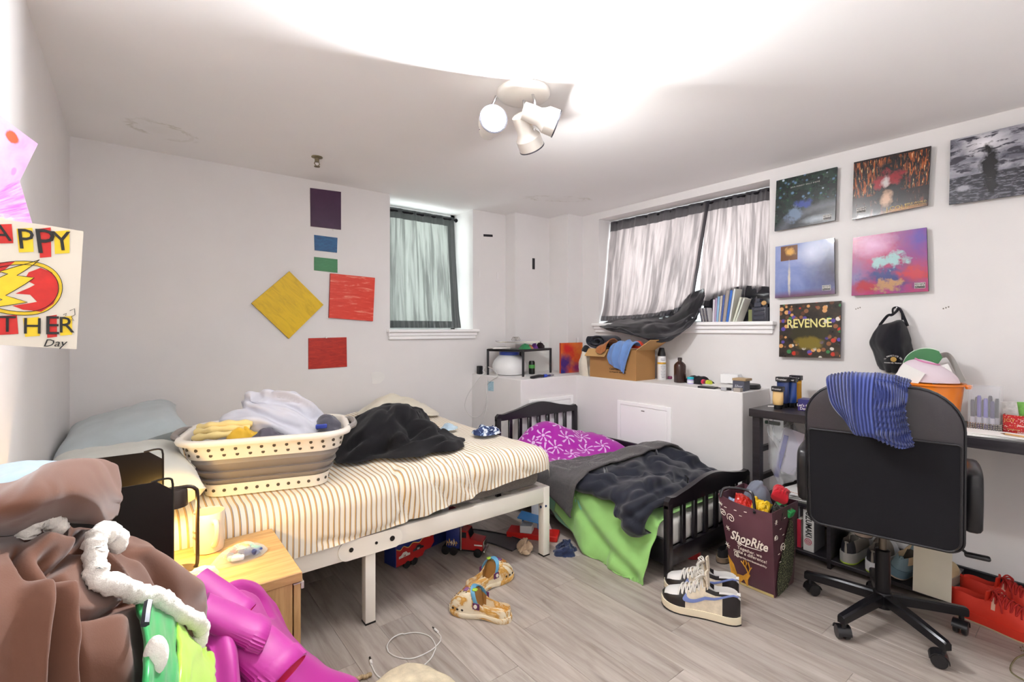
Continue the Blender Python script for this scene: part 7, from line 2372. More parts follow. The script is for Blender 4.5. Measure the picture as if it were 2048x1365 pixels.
star = [(0.66 + (0.13 if i % 2 == 0 else 0.05) * math.sin(i * PI / 5), 0.905 + (0.075 if i % 2 == 0 else 0.03) * math.cos(i * PI / 5)) for i in range(10)]
bag_poly('fr', star, 'star_print', plain('dull_copper_print', '#b89484', 0.35), 0.003)
# handle strap lying across the opening
MB().tube(spline([bag_pt('fl', 0.05, 0.98), bag_pt('fl', 0.10, 1.0) + Vector((0.03, 0, 0.035)), bag_pt('fl', 0.45, 1.0) + Vector((0.09, 0, 0.045)), bag_pt('fl', 0.62, 0.99) + Vector((0.04, 0, 0.012)), bag_pt('fl', 0.70, 0.96)], 30), 0.007, 6).obj('handle', BLKP, bag)
gcon = 'things stuffed in the shopping bag'
IN = lambda x, y: (x, y)
pillow('red_packet', plain('red_foil', '#c22a22', 0.25, var=0.35, scale=12), 'shiny red packet in the shopping bag', (2.36, 1.185, 0.345), 0.085, 0.085, 0.05, 0.3, (0.5, -0.5), 3, gcon, 'packet', 0.02)
pillow('yellow_pouch', plain('yellow_print_cloth', '#e2b91e', 0.4, var=0.35, scale=18), 'yellow printed pouch in the middle of the shopping bag', (2.36, 1.092, 0.345), 0.09, 0.085, 0.06, 0.1, (0.3, -0.7), 4, gcon, 'pouch', 0.03)
pillow('black_cap_item', fabric('black_camo_cloth', '#24241f', var=0.5), 'black and olive cap in the shopping bag near the chair', (2.40, 1.030, 0.335), 0.09, 0.05, 0.045, 0.2, (0.2, -0.4), 5, gcon, 'cap', 0.02)
o = heap('backpack_toy', fabric('grey_sports_cloth', '#6f7482'), 'grey soft bag with yellow straps rising behind the shopping bag', 'bag', (2.47, 1.155, 0.335), 0.06, 0.07, 0.115, 6, 0.02, 12, 0.4, 2.4, gcon, (22, 40), 0.1)
pillow('red_ball_cap', fabric('bright_red_cloth', '#c4202e'), 'bright red cap with yellow bands on top of the bag contents', (2.475, 1.062, 0.385), 0.085, 0.075, 0.07, 0.3, (0.4, -0.2), 7, gcon, 'cap', 0.01)
pillow('blue_packet', plain('pale_blue_foil', '#9db6d6', 0.3, var=0.2), 'pale blue packet at the bed side of the shopping bag', (2.345, 1.228, 0.34), 0.06, 0.035, 0.05, 0.1, (0.3, -0.9), 8, gcon, 'packet', 0.01)
m = MB().box(-0.025, 0.025, -0.04, 0.04, 0, 0.03, 0.002, 1).xf(Matrix.Rotation(0.4, 3, 'X')).move((2.45, 1.025, 0.345))
m.wobj('green_box', plain('bright_green_card', '#2fa055', 0.4), 'bright green box corner in the shopping bag', 'box', gcon, smooth=False)

# ------------------------------------------------------------------ shoes
def shoe_prof(L, W, H, Hc, open0, zs, low=False):
    xs = np.linspace(0, 1, 25)
    wid = np.interp(xs, [0, 0.02, 0.06, 0.15, 0.30, 0.45, 0.62, 0.75, 0.86, 0.94, 0.985, 1.0], [0.10, 0.30, 0.52, 0.66, 0.66, 0.70, 0.88, 0.98, 0.92, 0.70, 0.40, 0.12]) * W / 2
    top = np.interp(xs, [0, 0.05, 0.15, 0.30, 0.42, 0.55, 0.70, 0.82, 0.92, 1.0], [Hc * 0.72, Hc * 0.95, Hc * 0.97, Hc * 0.88, Hc * 0.98, H * 1.15, H * 0.92, H * 0.72, H * 0.55, H * 0.22])
    op = np.interp(xs, [0.0, 0.05, 0.10, 0.36, 0.44, 1], [0, 0.35, 1, 1, 0, 0])
    return xs, wid, top, op


def shoe(name, label, loc, rz, L, W, H, Hc, mats, colour, zs=0.028, group=None, laces=None, swoosh=None, sole=('#e8dcc2', '#1c1a1c'), tilt=(0, 0), rocker=0.012):
    """mats: list; colour(i_frac, a_frac) -> material index; the last material is the lining"""
    t_ = thing(name, label, 'shoe', loc, 0, group, rot=(tilt[0], tilt[1], rz))
    xs, wid, top, op = shoe_prof(L, W, H, Hc, 0, zs)
    nA = 33
    rr__ = []
    for i, x_ in enumerate(xs):
        lift = rocker * max(0, (x_ - 0.72) / 0.28) ** 2
        ring_ = []
        for j in range(nA):
            a_ = PI * j / (nA - 1)
            ca, sa = math.cos(a_), math.sin(a_)
            ey = abs(ca) ** 0.62 * (1 if ca > 0 else -1)
            lean = 1 - 0.30 * sa ** 2 * (1 if x_ < 0.6 else 0.6)
            y_ = wid[i] * ey * lean
            z_ = zs + lift + top[i] * sa ** 0.80
            mid = max(0.0, (sa - 0.74) / 0.26)
            z_ -= op[i] * (top[i] * 0.80) * min(1, mid * 2.2)
            ring_.append((x_ * L, y_, z_))
        rr__.append(ring_)

    def mif(i, j):
        if j < 0:
            return colour(i / 24, 0.5)
        af = j / (nA - 1)
        if op[i] > 0.3 and 0.30 < af < 0.69:
            return len(mats) - 1
        return colour(i / 24, af)
    up = MB().rings(rr__, True, True, False, mif=mif)
    up.obj('upper', mats, t_, True, 60)
    # midsole and outsole follow the same outline
    n2 = 40
    ol = []
    for k_ in range(n2):
        s_ = k_ / n2
        if s_ < 0.5:
            xf_, sg = s_ * 2, 1
        else:
            xf_, sg = 2 - s_ * 2, -1
        xf_ = 0.5 - 0.5 * math.cos(PI * xf_)
        w_ = float(np.interp(xf_, xs, wid)) + 0.004
        ol.append((-0.004 + xf_ * (L + 0.008), sg * w_, xf_))
    lf = lambda f: rocker * max(0, (f - 0.72) / 0.28) ** 2
    r0 = [(x_ * 1.0, y_ * 0.97, 0.0 + lf(f)) for x_, y_, f in ol]
    r1 = [(x_, y_, 0.006 + lf(f)) for x_, y_, f in ol]
    r2 = [(x_, y_ * 1.02, zs * 0.55 + lf(f)) for x_, y_, f in ol]
    r3 = [(x_, y_ * 1.0, zs + 0.004 + lf(f)) for x_, y_, f in ol]
    r4 = [(x_, y_ * 0.9, zs + 0.004 + lf(f)) for x_, y_, f in ol]
    MB().rings([r0, r1]).obj('outsole', plain('sole_' + sole[1][1:], sole[1], 0.6), t_, True, 40)
    MB().rings([[(p_[0], p_[1], p_[2] + 0.0004) for p_ in r1], r2, r3, r4]).obj('midsole', plain('sole_' + sole[0][1:], sole[0], 0.55), t_, True, 50)

    def side(xf_, zf, sg, off=0.003):
        w_, tp = float(np.interp(xf_, xs, wid)), float(np.interp(xf_, xs, top))
        z_ = zs + tp * zf
        sa = min(1, zf ** (1 / 0.80))
        ca = math.sqrt(max(0, 1 - sa * sa))
        y_ = sg * (w_ * ca ** 0.62 * (1 - 0.30 * sa ** 2 * (1 if xf_ < 0.6 else 0.6)) + off)
        return Vector((xf_ * L, y_, z_ + lf(xf_)))
    if swoosh:
        for sg in (-1, 1):
            a_ = [(0.66, 0.80), (0.70, 0.55), (0.67, 0.40), (0.58, 0.34), (0.42, 0.40), (0.22, 0.56), (0.02, 0.74)]
            b_ = [(0.655, 0.78), (0.650, 0.66), (0.62, 0.54), (0.56, 0.49), (0.42, 0.50), (0.22, 0.63), (0.02, 0.79)]
            A_ = catmull(a_, 22)
            B_ = catmull(b_, 22)
            G_ = np.array([[tuple(side(float(x_), float(z_), sg)) for x_, z_ in A_], [tuple(side((float(x1_) + float(x2_)) / 2, (float(z1_) + float(z2_)) / 2, sg, 0.0038)) for (x1_, z1_), (x2_, z2_) in zip(A_, B_)], [tuple(side(float(x_), float(z_), sg)) for x_, z_ in B_]])
            MB().grid(G_, 0).obj('swoosh', swoosh, t_, True, 90)
    if laces:
        lm = MB()
        for k_ in range(6):
            xf_ = 0.76 - k_ * 0.052
            xg = xf_ - 0.045
            for sg in (-1, 1):
                z1 = 0.80
                p0, p3 = side(xf_, 0.74, sg, 0.003), side(xg, 0.78, -sg, 0.003)
                tz = zs + float(np.interp((xf_ + xg) / 2, xs, top)) + 0.005 + lf(xf_) + (0.003 if sg > 0 else 0)
                pm = Vector(((xf_ + xg) / 2 * L, 0, tz))
                lm.tube(spline([p0, p0.lerp(pm, 0.5) + UPV * 0.006, pm, p3.lerp(pm, 0.5) + UPV * 0.006, p3], 10), 0.0032, 5)
        xf_ = 0.45
        tz = zs + float(np.interp(xf_, xs, top)) + 0.008
        for sg in (-1, 1):
            lm.tube(spline([(xf_ * L, 0, tz), (xf_ * L + 0.012, sg * 0.025, tz + 0.012), (xf_ * L + 0.03, sg * 0.034, tz - 0.004), (xf_ * L + 0.018, sg * 0.015, tz - 0.004), (xf_ * L, 0, tz)], 16), 0.0032, 5)
            lm.tube(spline([(xf_ * L, 0, tz), (xf_ * L + 0.02, sg * 0.030, tz + 0.002), (xf_ * L + 0.035, sg * 0.045, tz - 0.03), (xf_ * L + 0.038, sg * 0.048, tz - 0.055)], 12), 0.0030, 5)
        lm.obj('laces', laces, t_, True, 80)
        # tongue standing up in the opening
        MB().grid(np.array([[(L * (0.40 + 0.02 * v_) + 0.006 * math.cos(PI * u_ - PI / 2), W * 0.26 * (u_ * 2 - 1), zs + Hc * (0.62 + 0.50 * v_)) for v_ in np.linspace(0, 1, 6)] for u_ in np.linspace(0, 1, 8)]), 0.006).obj('tongue', mats[0], t_, True, 80)
    return t_


CREAM = plain('cream_suede', '#d9ccb6', 0.8, var=0.12, scale=60)
WLEA = plain('white_leather', '#dcdad8', 0.45, bump=0.1, bscale=200)
BLEA = plain('black_leather', '#1f1a1c', 0.35)
LIN = plain('cream_lining', '#cfc4b4', 0.9)


def hi_col(x, a):
    sd = min(a, 1 - a)
    if x > 0.93 or (x > 0.70 and sd < 0.22 - (x - 0.7) * 0.1) or (0.66 < x <= 0.74 and sd < 0.36):
        return 2
    if x > 0.70:
        return 1
    if 0.46 < x < 0.72 and 0.30 < sd < 0.42:
        return 2
    if x < 0.20 and sd < 0.19:
        return 2
    if 0.16 < x < 0.40 and sd > 0.16 and sd < 0.34 and (x - 0.16) * 0.9 + 0.12 > sd - 0.04:
        return 2
    if x < 0.40 and sd >= 0.2:
        return 1
    return 0


hm = [CREAM, WLEA, BLEA, WLEA]
SWO = plain('periwinkle_leather', '#6f7fb8', 0.4)
LACE = plain('white_lace', '#dedad2', 0.8)
hg = 'pair of high top sneakers'
hq, tq = Vector((1.975, 0.992, 0)), Vector((1.852, 1.293, 0))
ang = math.atan2(tq.y - hq.y, tq.x - hq.x)
shoe('high_top_sneaker', 'black and cream high top sneaker with blue swoosh, the nearer of the pair', hq, ang, 0.315, 0.112, 0.082, 0.136, hm, hi_col, 0.030, hg, LACE, SWO)
shoe('high_top_sneaker', 'black and cream high top sneaker standing behind its twin beside the carrier bag', (2.100, 1.062, 0), ang + 0.04, 0.315, 0.112, 0.082, 0.136, hm, hi_col, 0.030, hg, LACE, SWO)

GSU = plain('grey_suede', '#8d857b', 0.8)
WMID = plain('white_shoe_panel', '#cfcfd0', 0.5)
ZB = 0.0485
run_m = [GSU, plain('black_heel_panel', '#1d1c22', 0.5), WMID, plain('dark_lining', '#4a4540', 0.9)]
run_c = lambda x, a: 1 if (x < 0.12 and min(a, 1 - a) < 0.34) else (2 if x > 0.6 else 0)
rg2 = 'shoes stored under the desk'
s1 = shoe('running_shoe', 'grey running shoe with a lime sole line beside the low shelf', (2.80, 0.876, ZB), -0.02, 0.29, 0.105, 0.075, 0.085, run_m, run_c, 0.048, rg2, None, None, ('#9a9690', '#a9c23a'))
s2 = shoe('running_shoe', 'white soled running shoe with a lime line left of the chair column', (2.785, 0.762, ZB), 0.02, 0.29, 0.105, 0.075, 0.085, run_m, run_c, 0.048, rg2, None, None, ('#d9d9dc', '#b4cf3c'))
bt_m = [plain('dusty_blue_suede', '#7f98a4', 0.8), plain('tan_cream_leather', '#d8c29c', 0.6), plain('dark_lining', '#4a4540', 0.9)]
bt_c = lambda x, a: 1 if (0.08 < x < 0.5 and 0.12 < min(a, 1 - a) < 0.40) else 0
s3 = shoe('running_shoe', 'dusty blue and tan sneaker leaning right of the chair column', (2.79, 0.684, ZB + 0.016), -0.15, 0.28, 0.108, 0.08, 0.10, bt_m, bt_c, 0.040, rg2, None, None, ('#6b8796', '#c9b8a4'), tilt=(0.30, 0))
MB().box(0.05, 0.085, -0.058, -0.050, 0.075, 0.10, 0.003, 1).obj('tab', plain('orange_tab', '#e0a020', 0.5), s3)
s4 = shoe('running_shoe', 'pale blue sneaker lying on top of the grey running shoes', (2.80, 0.80, ZB + 0.150), 0.30, 0.28, 0.105, 0.07, 0.08, [plain('pale_blue_suede', '#7f99ad', 0.8), plain('grey_leather', '#98908c', 0.6), plain('dark_lining', '#4a4540', 0.9)], lambda x, a: 1 if x > 0.5 else 0, 0.035, rg2, None, None, ('#a38f80', '#3a3634'))
s5 = shoe('running_shoe', 'beige sneaker under the white sheet of card', (2.79, 0.532, ZB), 0.0, 0.28, 0.092, 0.06, 0.065, [plain('beige_mesh', '#cdb890', 0.8), plain('dark_lining', '#4a4540', 0.9)], lambda x, a: 0, 0.035, rg2, None, None, ('#a89c8c', '#8d8474'))
REDM = plain('coral_red_mesh', '#d83420', 0.6, var=0.1, bump=0.2, bscale=300)
red_c = lambda x, a: 1 if (abs(x - 0.46) < 0.03 and 0.15 < min(a, 1 - a) < 0.4) else 0
red_m = [REDM, plain('reflective_tape', '#e6b9a4', 0.3), plain('pale_grey_lining', '#a8a49a', 0.9)]
rl = plain('red_lace', '#b3201c', 0.7)
s6 = shoe('red_trainer', 'bright red running shoe in front of the skirting', (2.795, 0.482, 0), math.radians(-97), 0.30, 0.112, 0.085, 0.098, red_m, red_c, 0.035, 'red running shoes', rl, None, ('#d83420', '#c9b896'))
s7 = shoe('red_trainer', 'darker red running shoe behind, against the wall', (2.965, 0.478, 0), math.radians(-92), 0.30, 0.112, 0.085, 0.098, red_m, red_c, 0.035, 'red running shoes', rl, None, ('#b92a1c', '#c9b896'))
m = MB().box(-0.001, 0.001, -0.065, 0.065, 0, 0.205)
m.xf(Matrix.Rotation(math.radians(5), 3, 'Y')).move((2.742, 0.535, 0.052)).wobj('white_card', plain('ivory_card', '#e3dbc8', 0.6), 'blank ivory sheet of card standing on the beige sneaker under the desk', 'card', smooth=False)
s8 = shoe('slip_on_shoe', 'dark slip on shoe with tan sole between carrier bag and toddler bed', (2.40, 1.318, 0), 0.0, 0.27, 0.088, 0.05, 0.06, [plain('black_canvas', '#1b1a1e', 0.8), plain('dark_lining', '#4a4540', 0.9)], lambda x, a: 0, 0.026, None, None, None, ('#8a7660', '#3a342e'))

# ------------------------------------------------------------------ marbled clogs
k = NT('marbled_foam')
v_ = k.coord(scale=(7, 22, 10), rot=(0, 0, 0.4))
f_ = k.noise(v_, 1.1, 4, 0.55, 1.8)
k.base(k.ramp(f_, [(0.30, '#e6dcc6'), (0.47, '#ddd0b4'), (0.53, '#bf8a34'), (0.60, '#d9b06a'), (0.70, '#efe7d6')])).set(rough=0.45)
MARB = k.m


def clog(label, loc, rz):
    L, W = 0.275, 0.112
    t_ = thing('foam_clog', label, 'clog', loc, rz, 'pair of marbled clogs')
    xs = np.linspace(0, 1, 25)
    wid = np.interp(xs, [0, 0.02, 0.06, 0.15, 0.30, 0.45, 0.62, 0.78, 0.88, 0.95, 0.985, 1.0], [0.12, 0.34, 0.58, 0.70, 0.68, 0.72, 0.92, 1.0, 0.92, 0.70, 0.45, 0.15]) * W / 2
    # inner-floor height, rim height
    rim_h = np.interp(xs, [0, 0.03, 0.08, 0.25, 0.40, 0.50, 0.60, 0.75, 0.88, 1.0], [0.050, 0.066, 0.067, 0.062, 0.072, 0.096, 0.106, 0.092, 0.070, 0.030])
    op = np.interp(xs, [0, 0.03, 0.07, 0.50, 0.55, 1], [0, 0.3, 1, 1, 0, 0])
    nA = 33
    rr__ = []
    for i, x_ in enumerate(xs):
        lift = 0.010 * max(0, (x_ - 0.7) / 0.3) ** 2
        ring_ = []
        for j in range(nA):
            a_ = PI * j / (nA - 1)
            ca, sa = math.cos(a_), math.sin(a_)
            y_ = wid[i] * abs(ca) ** 0.5 * (1 if ca > 0 else -1)
            z_ = 0.016 + lift + (rim_h[i] - 0.016) * sa ** 0.65
            mid = max(0.0, (sa - 0.62) / 0.38)
            z_ -= op[i] * min(1, mid * 5.0) * (rim_h[i] - 0.022)
            ring_.append((x_ * L, y_, z_))
        rr__.append(ring_)
    MB().rings(rr__, True, True, False, mif=lambda i, j: 1 if (10 < i < 14 and 6 < j < 26) else 0).obj('upper', [MARB, plain('brown_foam_shade', '#8a6230', 0.6, var=0.3)], t_, True, 60)  # brown foam, darkened to stand for the shade inside the toe
    ol = []
    n2 = 44
    for q in range(n2):
        s_ = q / n2
        xf_, sg = (s_ * 2, 1) if s_ < 0.5 else (2 - s_ * 2, -1)
        xf_ = 0.5 - 0.5 * math.cos(PI * xf_)
        ol.append((-0.004 + xf_ * (L + 0.008), sg * (float(np.interp(xf_, xs, wid)) + 0.004), xf_))
    lf = lambda f: 0.010 * max(0, (f - 0.7) / 0.3) ** 2 + 0.006 * math.exp(-((f - 0.42) / 0.12) ** 2)
    MB().rings([[(x_, y_ * 0.95, lf(f)) for x_, y_, f in ol], [(x_, y_, 0.006 + lf(f)) for x_, y_, f in ol], [(x_, y_ * 1.01, 0.018 + lf(f) * 0.5) for x_, y_, f in ol], [(x_, y_ * 0.95, 0.022 + lf(f) * 0.5) for x_, y_, f in ol]]).obj('sole', MARB, t_, True, 50)
    # ventilation holes on the toe, side slots, charms
    m_ = MB()

    def top_pt(xf_, yf, off=0.0):
        w_, h_ = float(np.interp(xf_, xs, wid)), float(np.interp(xf_, xs, rim_h))
        ca = min(0.999, abs(yf)) ** (1 / 0.5)
        sa = math.sqrt(1 - ca * ca)
        z_ = 0.016 + (h_ - 0.016) * sa ** 0.65 + 0.010 * max(0, (xf_ - 0.7) / 0.3) ** 2
        return Vector((xf_ * L, w_ * yf, z_ + off))
    for xf_, yf in ((0.68, 0), (0.76, 0.22), (0.76, -0.22), (0.84, 0), (0.84, 0.42), (0.84, -0.42), (0.92, 0.2), (0.92, -0.2), (0.70, 0.45), (0.70, -0.45)):
        m_.ball(top_pt(xf_, yf, -0.001), 0.0042, 8, 5, (1, 1, 0.5))
    for sg in (-1, 1):
        for xf_ in (0.72, 0.80, 0.88):
            p_ = Vector((xf_ * L, sg * (float(np.interp(xf_, xs, wid)) + 0.0005), 0.034))
            m_.ball(p_, 0.006, 8, 5, (1.0, 0.25, 0.8))
    m_.obj('vent_holes', plain('dark_hole', '#2a2018', 0.8), t_)
    for i, (xf_, yf, c_) in enumerate(((0.74, 0.05, '#7a4f7e'), (0.78, -0.30, '#a36a2e'))):
        p_ = top_pt(xf_, yf, 0.001)
        MB().box(-0.009, 0.009, -0.014, 0.014, 0, 0.005, 0.002, 1).move(p_).obj('charm', plain('charm_%d' % i, c_, 0.4), t_)
    # heel strap swung forward over the instep
    pts = []
    for q in range(25):
        a_ = -PI * 0.5 + PI * q / 24
        pts.append((0.50 * L + 0.030 * math.cos(a_) * 1.0, 0.046 * math.sin(a_), 0.060 + 0.052 * math.cos(a_) ** 0.8 if math.cos(a_) > 0 else 0.060))
    st_ = MB()
    rs = []
    for q, p_ in enumerate(pts):
        rs.append([Vector(p_) + Vector((dx, 0, dz)) for dx, dz in ((-0.010, 0.0), (-0.010, 0.004), (0.010, 0.007), (0.010, 0.003))])
    st_.rings(rs).obj('heel_strap', plain('sky_blue_foam', '#5f9cc0', 0.5), t_, True, 60)
    for q in (0, -1):
        p_ = Vector(pts[q])
        sg = 1 if p_.y > 0 else -1
        MB().box(-0.018, 0.014, -0.002, 0.002, -0.014, 0.012, 0.0018, 2).move(p_ + Vector((0, sg * 0.004, 0))).obj('strap_tab', plain('plum_foam', '#5c2152', 0.5), t_)
        MB().lathe([(0.008, 0), (0.008, 0.003), (0, 0.0035)], p_ + Vector((0, sg * 0.006, 0)), 14, (0, sg, 0)).obj('rivet', plain('cream_rivet', '#e5dcd0', 0.4), t_)
    MB().box(0.52 * L, 0.52 * L + 0.022, 0.012, 0.030, 0.108, 0.116, 0.003, 1).obj('lime_tag', plain('lime_foam', '#9ec23a', 0.5), t_)
    return t_


hq, tq = Vector((1.242, 1.595, 0)), Vector((1.097, 1.832, 0))
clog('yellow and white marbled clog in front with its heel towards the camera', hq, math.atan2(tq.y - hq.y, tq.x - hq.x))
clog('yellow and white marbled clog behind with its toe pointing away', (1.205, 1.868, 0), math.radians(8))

# ------------------------------------------------------------------ toys and bits under the double bed
TR = plain('truck_red', '#b01c1e', 0.25, coat=0.3)
TBL = plain('truck_blue', '#1f2f7a', 0.3)
CHRM = plain('toy_chrome', '#b9b6b0', 0.2, 0.9)
TIRE = plain('toy_tyre', '#151416', 0.6)
FLM = plain('flame_print', '#e0b25a', 0.4)


def wheel(par, x_, y_, r_=0.022, w_=0.016):
    MB().lathe([(r_ * 0.6, -w_ / 2), (r_, -w_ / 2 + 0.002), (r_, w_ / 2 - 0.002), (r_ * 0.6, w_ / 2)], (x_, y_, r_), 18, (0, 1, 0)).obj('wheel', TIRE, par)


tk = thing('toy_truck_cab', 'red and blue toy truck cab with chrome grille under the bed', 'toy truck', (1.43, 2.235, 0), math.radians(-50))
MB().box(-0.10, -0.02, -0.042, 0.042, 0.034, 0.150, 0.005, 2).obj('sleeper', TBL, tk)
MB().rings([[(x_, y_, z_) for x_, z_ in ((-0.018, 0.034), (0.105, 0.034), (0.105, 0.082), (0.036, 0.092), (0.022, 0.132), (-0.018, 0.136))] for y_ in (-0.040, 0.040)]).obj('cab', TR, tk, True, 30)
MB().box(0.105, 0.110, -0.030, 0.030, 0.036, 0.078, 0.002, 1).obj('grille', CHRM, tk)
MB().box(0.108, 0.118, -0.045, 0.045, 0.020, 0.036, 0.003, 1).obj('bumper', CHRM, tk)
MB().add([(0.0225, -0.034, 0.128), (0.0225, 0.034, 0.128), (0.0360, 0.034, 0.095), (0.0360, -0.034, 0.095)], [(0, 1, 2, 3)]).move((0.0015, 0, 0.001)).obj('windscreen', plain('dark_glass', '#1c2026', 0.1), tk, False)
MB().box(-0.012, 0.016, -0.0412, -0.0400, 0.096, 0.126, 0.0003, 1).obj('side_window', plain('dark_glass', '#1c2026', 0.1), tk)
for s_ in (-1, 1):
    MB().cyl((-0.012, s_ * 0.047, 0.034), (-0.012, s_ * 0.047, 0.175), 0.005, seg=10).obj('exhaust_pipe', CHRM, tk)
    MB().box(0.060, 0.104, s_ * 0.0412 - 0.0008, s_ * 0.0412 + 0.0008, 0.060, 0.066).obj('stripe', adv, tk, False)
for s_ in (-1, 1):
    for x_ in (0.080, -0.055, -0.100):
        wheel(tk, x_, s_ * 0.042)
MB().box(-0.125, 0.10, -0.03, 0.03, 0.020, 0.0335, 0.002, 1).obj('chassis', TIRE, tk)
fm = MB()
for i in range(5):
    fm.tube([(-0.095 + i * 0.013, -0.0428, 0.050), (-0.092 + i * 0.013, -0.0428, 0.075 + 0.012 * (i % 2)), (-0.086 + i * 0.013, -0.0428, 0.062)], 0.0022, 4)
fm.obj('flame_print', FLM, tk)
text('43', 0.030, (-0.060, -0.0432, 0.066), (1, 0, 0), UPV, adv, tk)

tl = thing('toy_trailer', 'red and blue toy race car trailer with flame print under the bed', 'toy truck', (1.145, 2.325, 0), math.radians(13))
MB().rings([[(x_, y_, z_) for x_, z_ in ((-0.125, 0.030), (0.045, 0.030), (0.060, 0.052), (0.10, 0.052), (0.125, 0.075), (0.118, 0.125), (0.100, 0.140), (-0.125, 0.140))] for y_ in (-0.045, 0.045)]).obj('body', TR, tl, True, 30)
MB().box(-0.130, -0.1255, -0.046, 0.046, 0.028, 0.142, 0.001, 1).obj('rear_door', TBL, tl)
MB().box(-0.125, 0.098, -0.0445, 0.0445, 0.1402, 0.146, 0.002, 1).obj('roof', TBL, tl)
bl = MB().prism([(-0.125, 0.118), (-0.10, 0.108), (-0.08, 0.120), (-0.05, 0.106), (-0.02, 0.120), (0.02, 0.108), (0.05, 0.122), (0.09, 0.115), (0.10, 0.139), (-0.125, 0.139)], (1, 0, 0), (0, 0, 1), (0, -0.0452, 0), 0.0008)
bl.obj('blue_print', TBL, tl, False)
fm = MB()
fm.tube(spline([(-0.125, -0.0465, 0.118), (-0.10, -0.0465, 0.108), (-0.08, -0.0465, 0.120), (-0.05, -0.0465, 0.106), (-0.02, -0.0465, 0.120), (0.02, -0.0465, 0.108), (0.05, -0.0465, 0.122), (0.095, -0.0465, 0.115)], 60), 0.0022, 4)
fm.obj('flame_print', FLM, tl)
for i, (x_, tx) in enumerate(((-0.075, '24'), (0.015, '84'))):
    cr3 = MB().prism([(-0.034, 0.0), (-0.034, 0.010), (-0.018, 0.014), (-0.008, 0.024), (0.012, 0.024), (0.022, 0.013), (0.036, 0.010), (0.036, 0.0)], (1, 0, 0), (0, 0, 1), (x_, -0.0452, 0.066 + i * 0.006), 0.0012)
    cr3.obj('race_car_print', plain('race_car_white' if i == 0 else 'race_car_black', ('#d8d4cc', '#26242a')[i], 0.4), tl, False)
    text(tx, 0.015, (x_, -0.0468, 0.072 + i * 0.006), (1, 0, 0), UPV, plain('race_num_%d' % i, ('#b3201c', '#e0dcd4')[i], 0.4), tl)
for s_ in (-1, 1):
    for x_ in (-0.055, -0.008):
        wheel(tl, x_, s_ * 0.038, 0.021)
# toy cars on the second carrier behind
t_ = thing('toy_car_ramp', 'blue toy car carrier ramp with little cars between trailer and cab', 'toy', (1.335, 2.44, 0), math.radians(13))
MB().box(-0.10, 0.10, -0.03, 0.03, 0.0, 0.10, 0.003, 1).obj('deck', TBL, t_)
for i, c_ in enumerate(('#b3a24a', '#c23a2c')):
    MB().prism([(-0.034, 0.0), (-0.034, 0.012), (-0.018, 0.016), (-0.008, 0.026), (0.012, 0.026), (0.022, 0.015), (0.036, 0.012), (0.036, 0.0)], (1, 0, 0), (0, 0, 1), (-0.05 + i * 0.09, -0.0305, 0.066), 0.006).obj('toy_car', plain('tiny_car_%d' % i, c_, 0.3), t_)
# garage play set
pr0 = at(1078, 1087, Z=0)
PLR, PLB, PLW = plain('play_red', '#c9231f', 0.35), plain('play_blue', '#3f86c9', 0.35), plain('play_white', '#d9d9dc', 0.35)
ps = thing('garage_playset', 'red blue and white toy garage set near the bed leg', 'toy', (1.855, 2.165, 0), math.radians(-52))
MB().box(-0.15, 0.15, -0.055, 0.055, 0, 0.032, 0.004, 1).obj('base', PLR, ps)
MB().box(-0.07, 0.0, -0.052, 0.02, 0.0325, 0.075, 0.003, 1).obj('booth', PLW, ps)
MB().box(-0.085, 0.05, -0.06, 0.05, 0.0, 0.008, 0.002, 1).xf(Matrix.Rotation(0.16, 3, 'Y')).move((0, 0, 0.105)).obj('roof', PLB, ps)
for x_ in (-0.075, 0.02):
    MB().box(x_, x_ + 0.012, 0.025, 0.037, 0.0325, 0.105, 0.001, 1).obj('post', PLB, ps)
MB().prism([(-0.02, 0.033), (0.10, 0.033), (0.03, 0.20), (-0.02, 0.22)], (1, 0, 0), (0, 0, 1), (0, 0.054, 0), 0.012).obj('ramp', PLW, ps, False)
hs = thing('toy_house', 'white and red toy house deep under the double bed', 'toy', (1.60, 2.72, 0), math.radians(-20))
MB().box(-0.11, 0.11, -0.05, 0.05, 0.026, 0.18, 0.004, 1).obj('wall', PLW, hs)
MB().box(-0.115, 0.115, -0.055, 0.055, 0, 0.0255, 0.004, 1).obj('base', plain('dark_play_red', '#8a1d24', 0.4), hs)
MB().box(0.0, 0.07, -0.053, -0.0505, 0.05, 0.12, 0.001, 1).obj('window', plain('wine_window', '#6a1a24', 0.3), hs)
wp = at(965, 1052, Y=2.75)
m = MB().lathe([(0.0, 0), (0.11, 0), (0.115, 0.006), (0.110, 0.010), (0.0, 0.010)], (0, 0, 0), 32)
m.xf(Matrix.Rotation(math.radians(75), 3, 'X')).move((1.36, 2.78, 0.112)).wobj('white_disc', PLW, 'white round lid standing on edge deep under the bed', 'lid')
trk = spline([at(895, 1095, Z=0.006), at(940, 1078, Z=0.006), at(1010, 1095, Z=0.006), at(1062, 1108, Z=0.006)], 24)
rr__ = []
tk_ = spline([(1.44, 2.46, 0), (1.56, 2.42, 0), (1.66, 2.26, 0), (1.70, 2.10, 0)], 24)
for i, q in enumerate(tk_):
    d_ = (tk_[min(i + 1, 23)] - tk_[max(i - 1, 0)]).normalized()
    n_ = Vector((-d_.y, d_.x, 0))
    rr__.append([q + n_ * 0.07 + UPV * 0.001, q - n_ * 0.07 + UPV * 0.001, q - n_ * 0.07 + UPV * 0.010, q - n_ * 0.064 + UPV * 0.010, q - n_ * 0.064 + UPV * 0.005, q + n_ * 0.064 + UPV * 0.005, q + n_ * 0.064 + UPV * 0.010, q + n_ * 0.07 + UPV * 0.010])
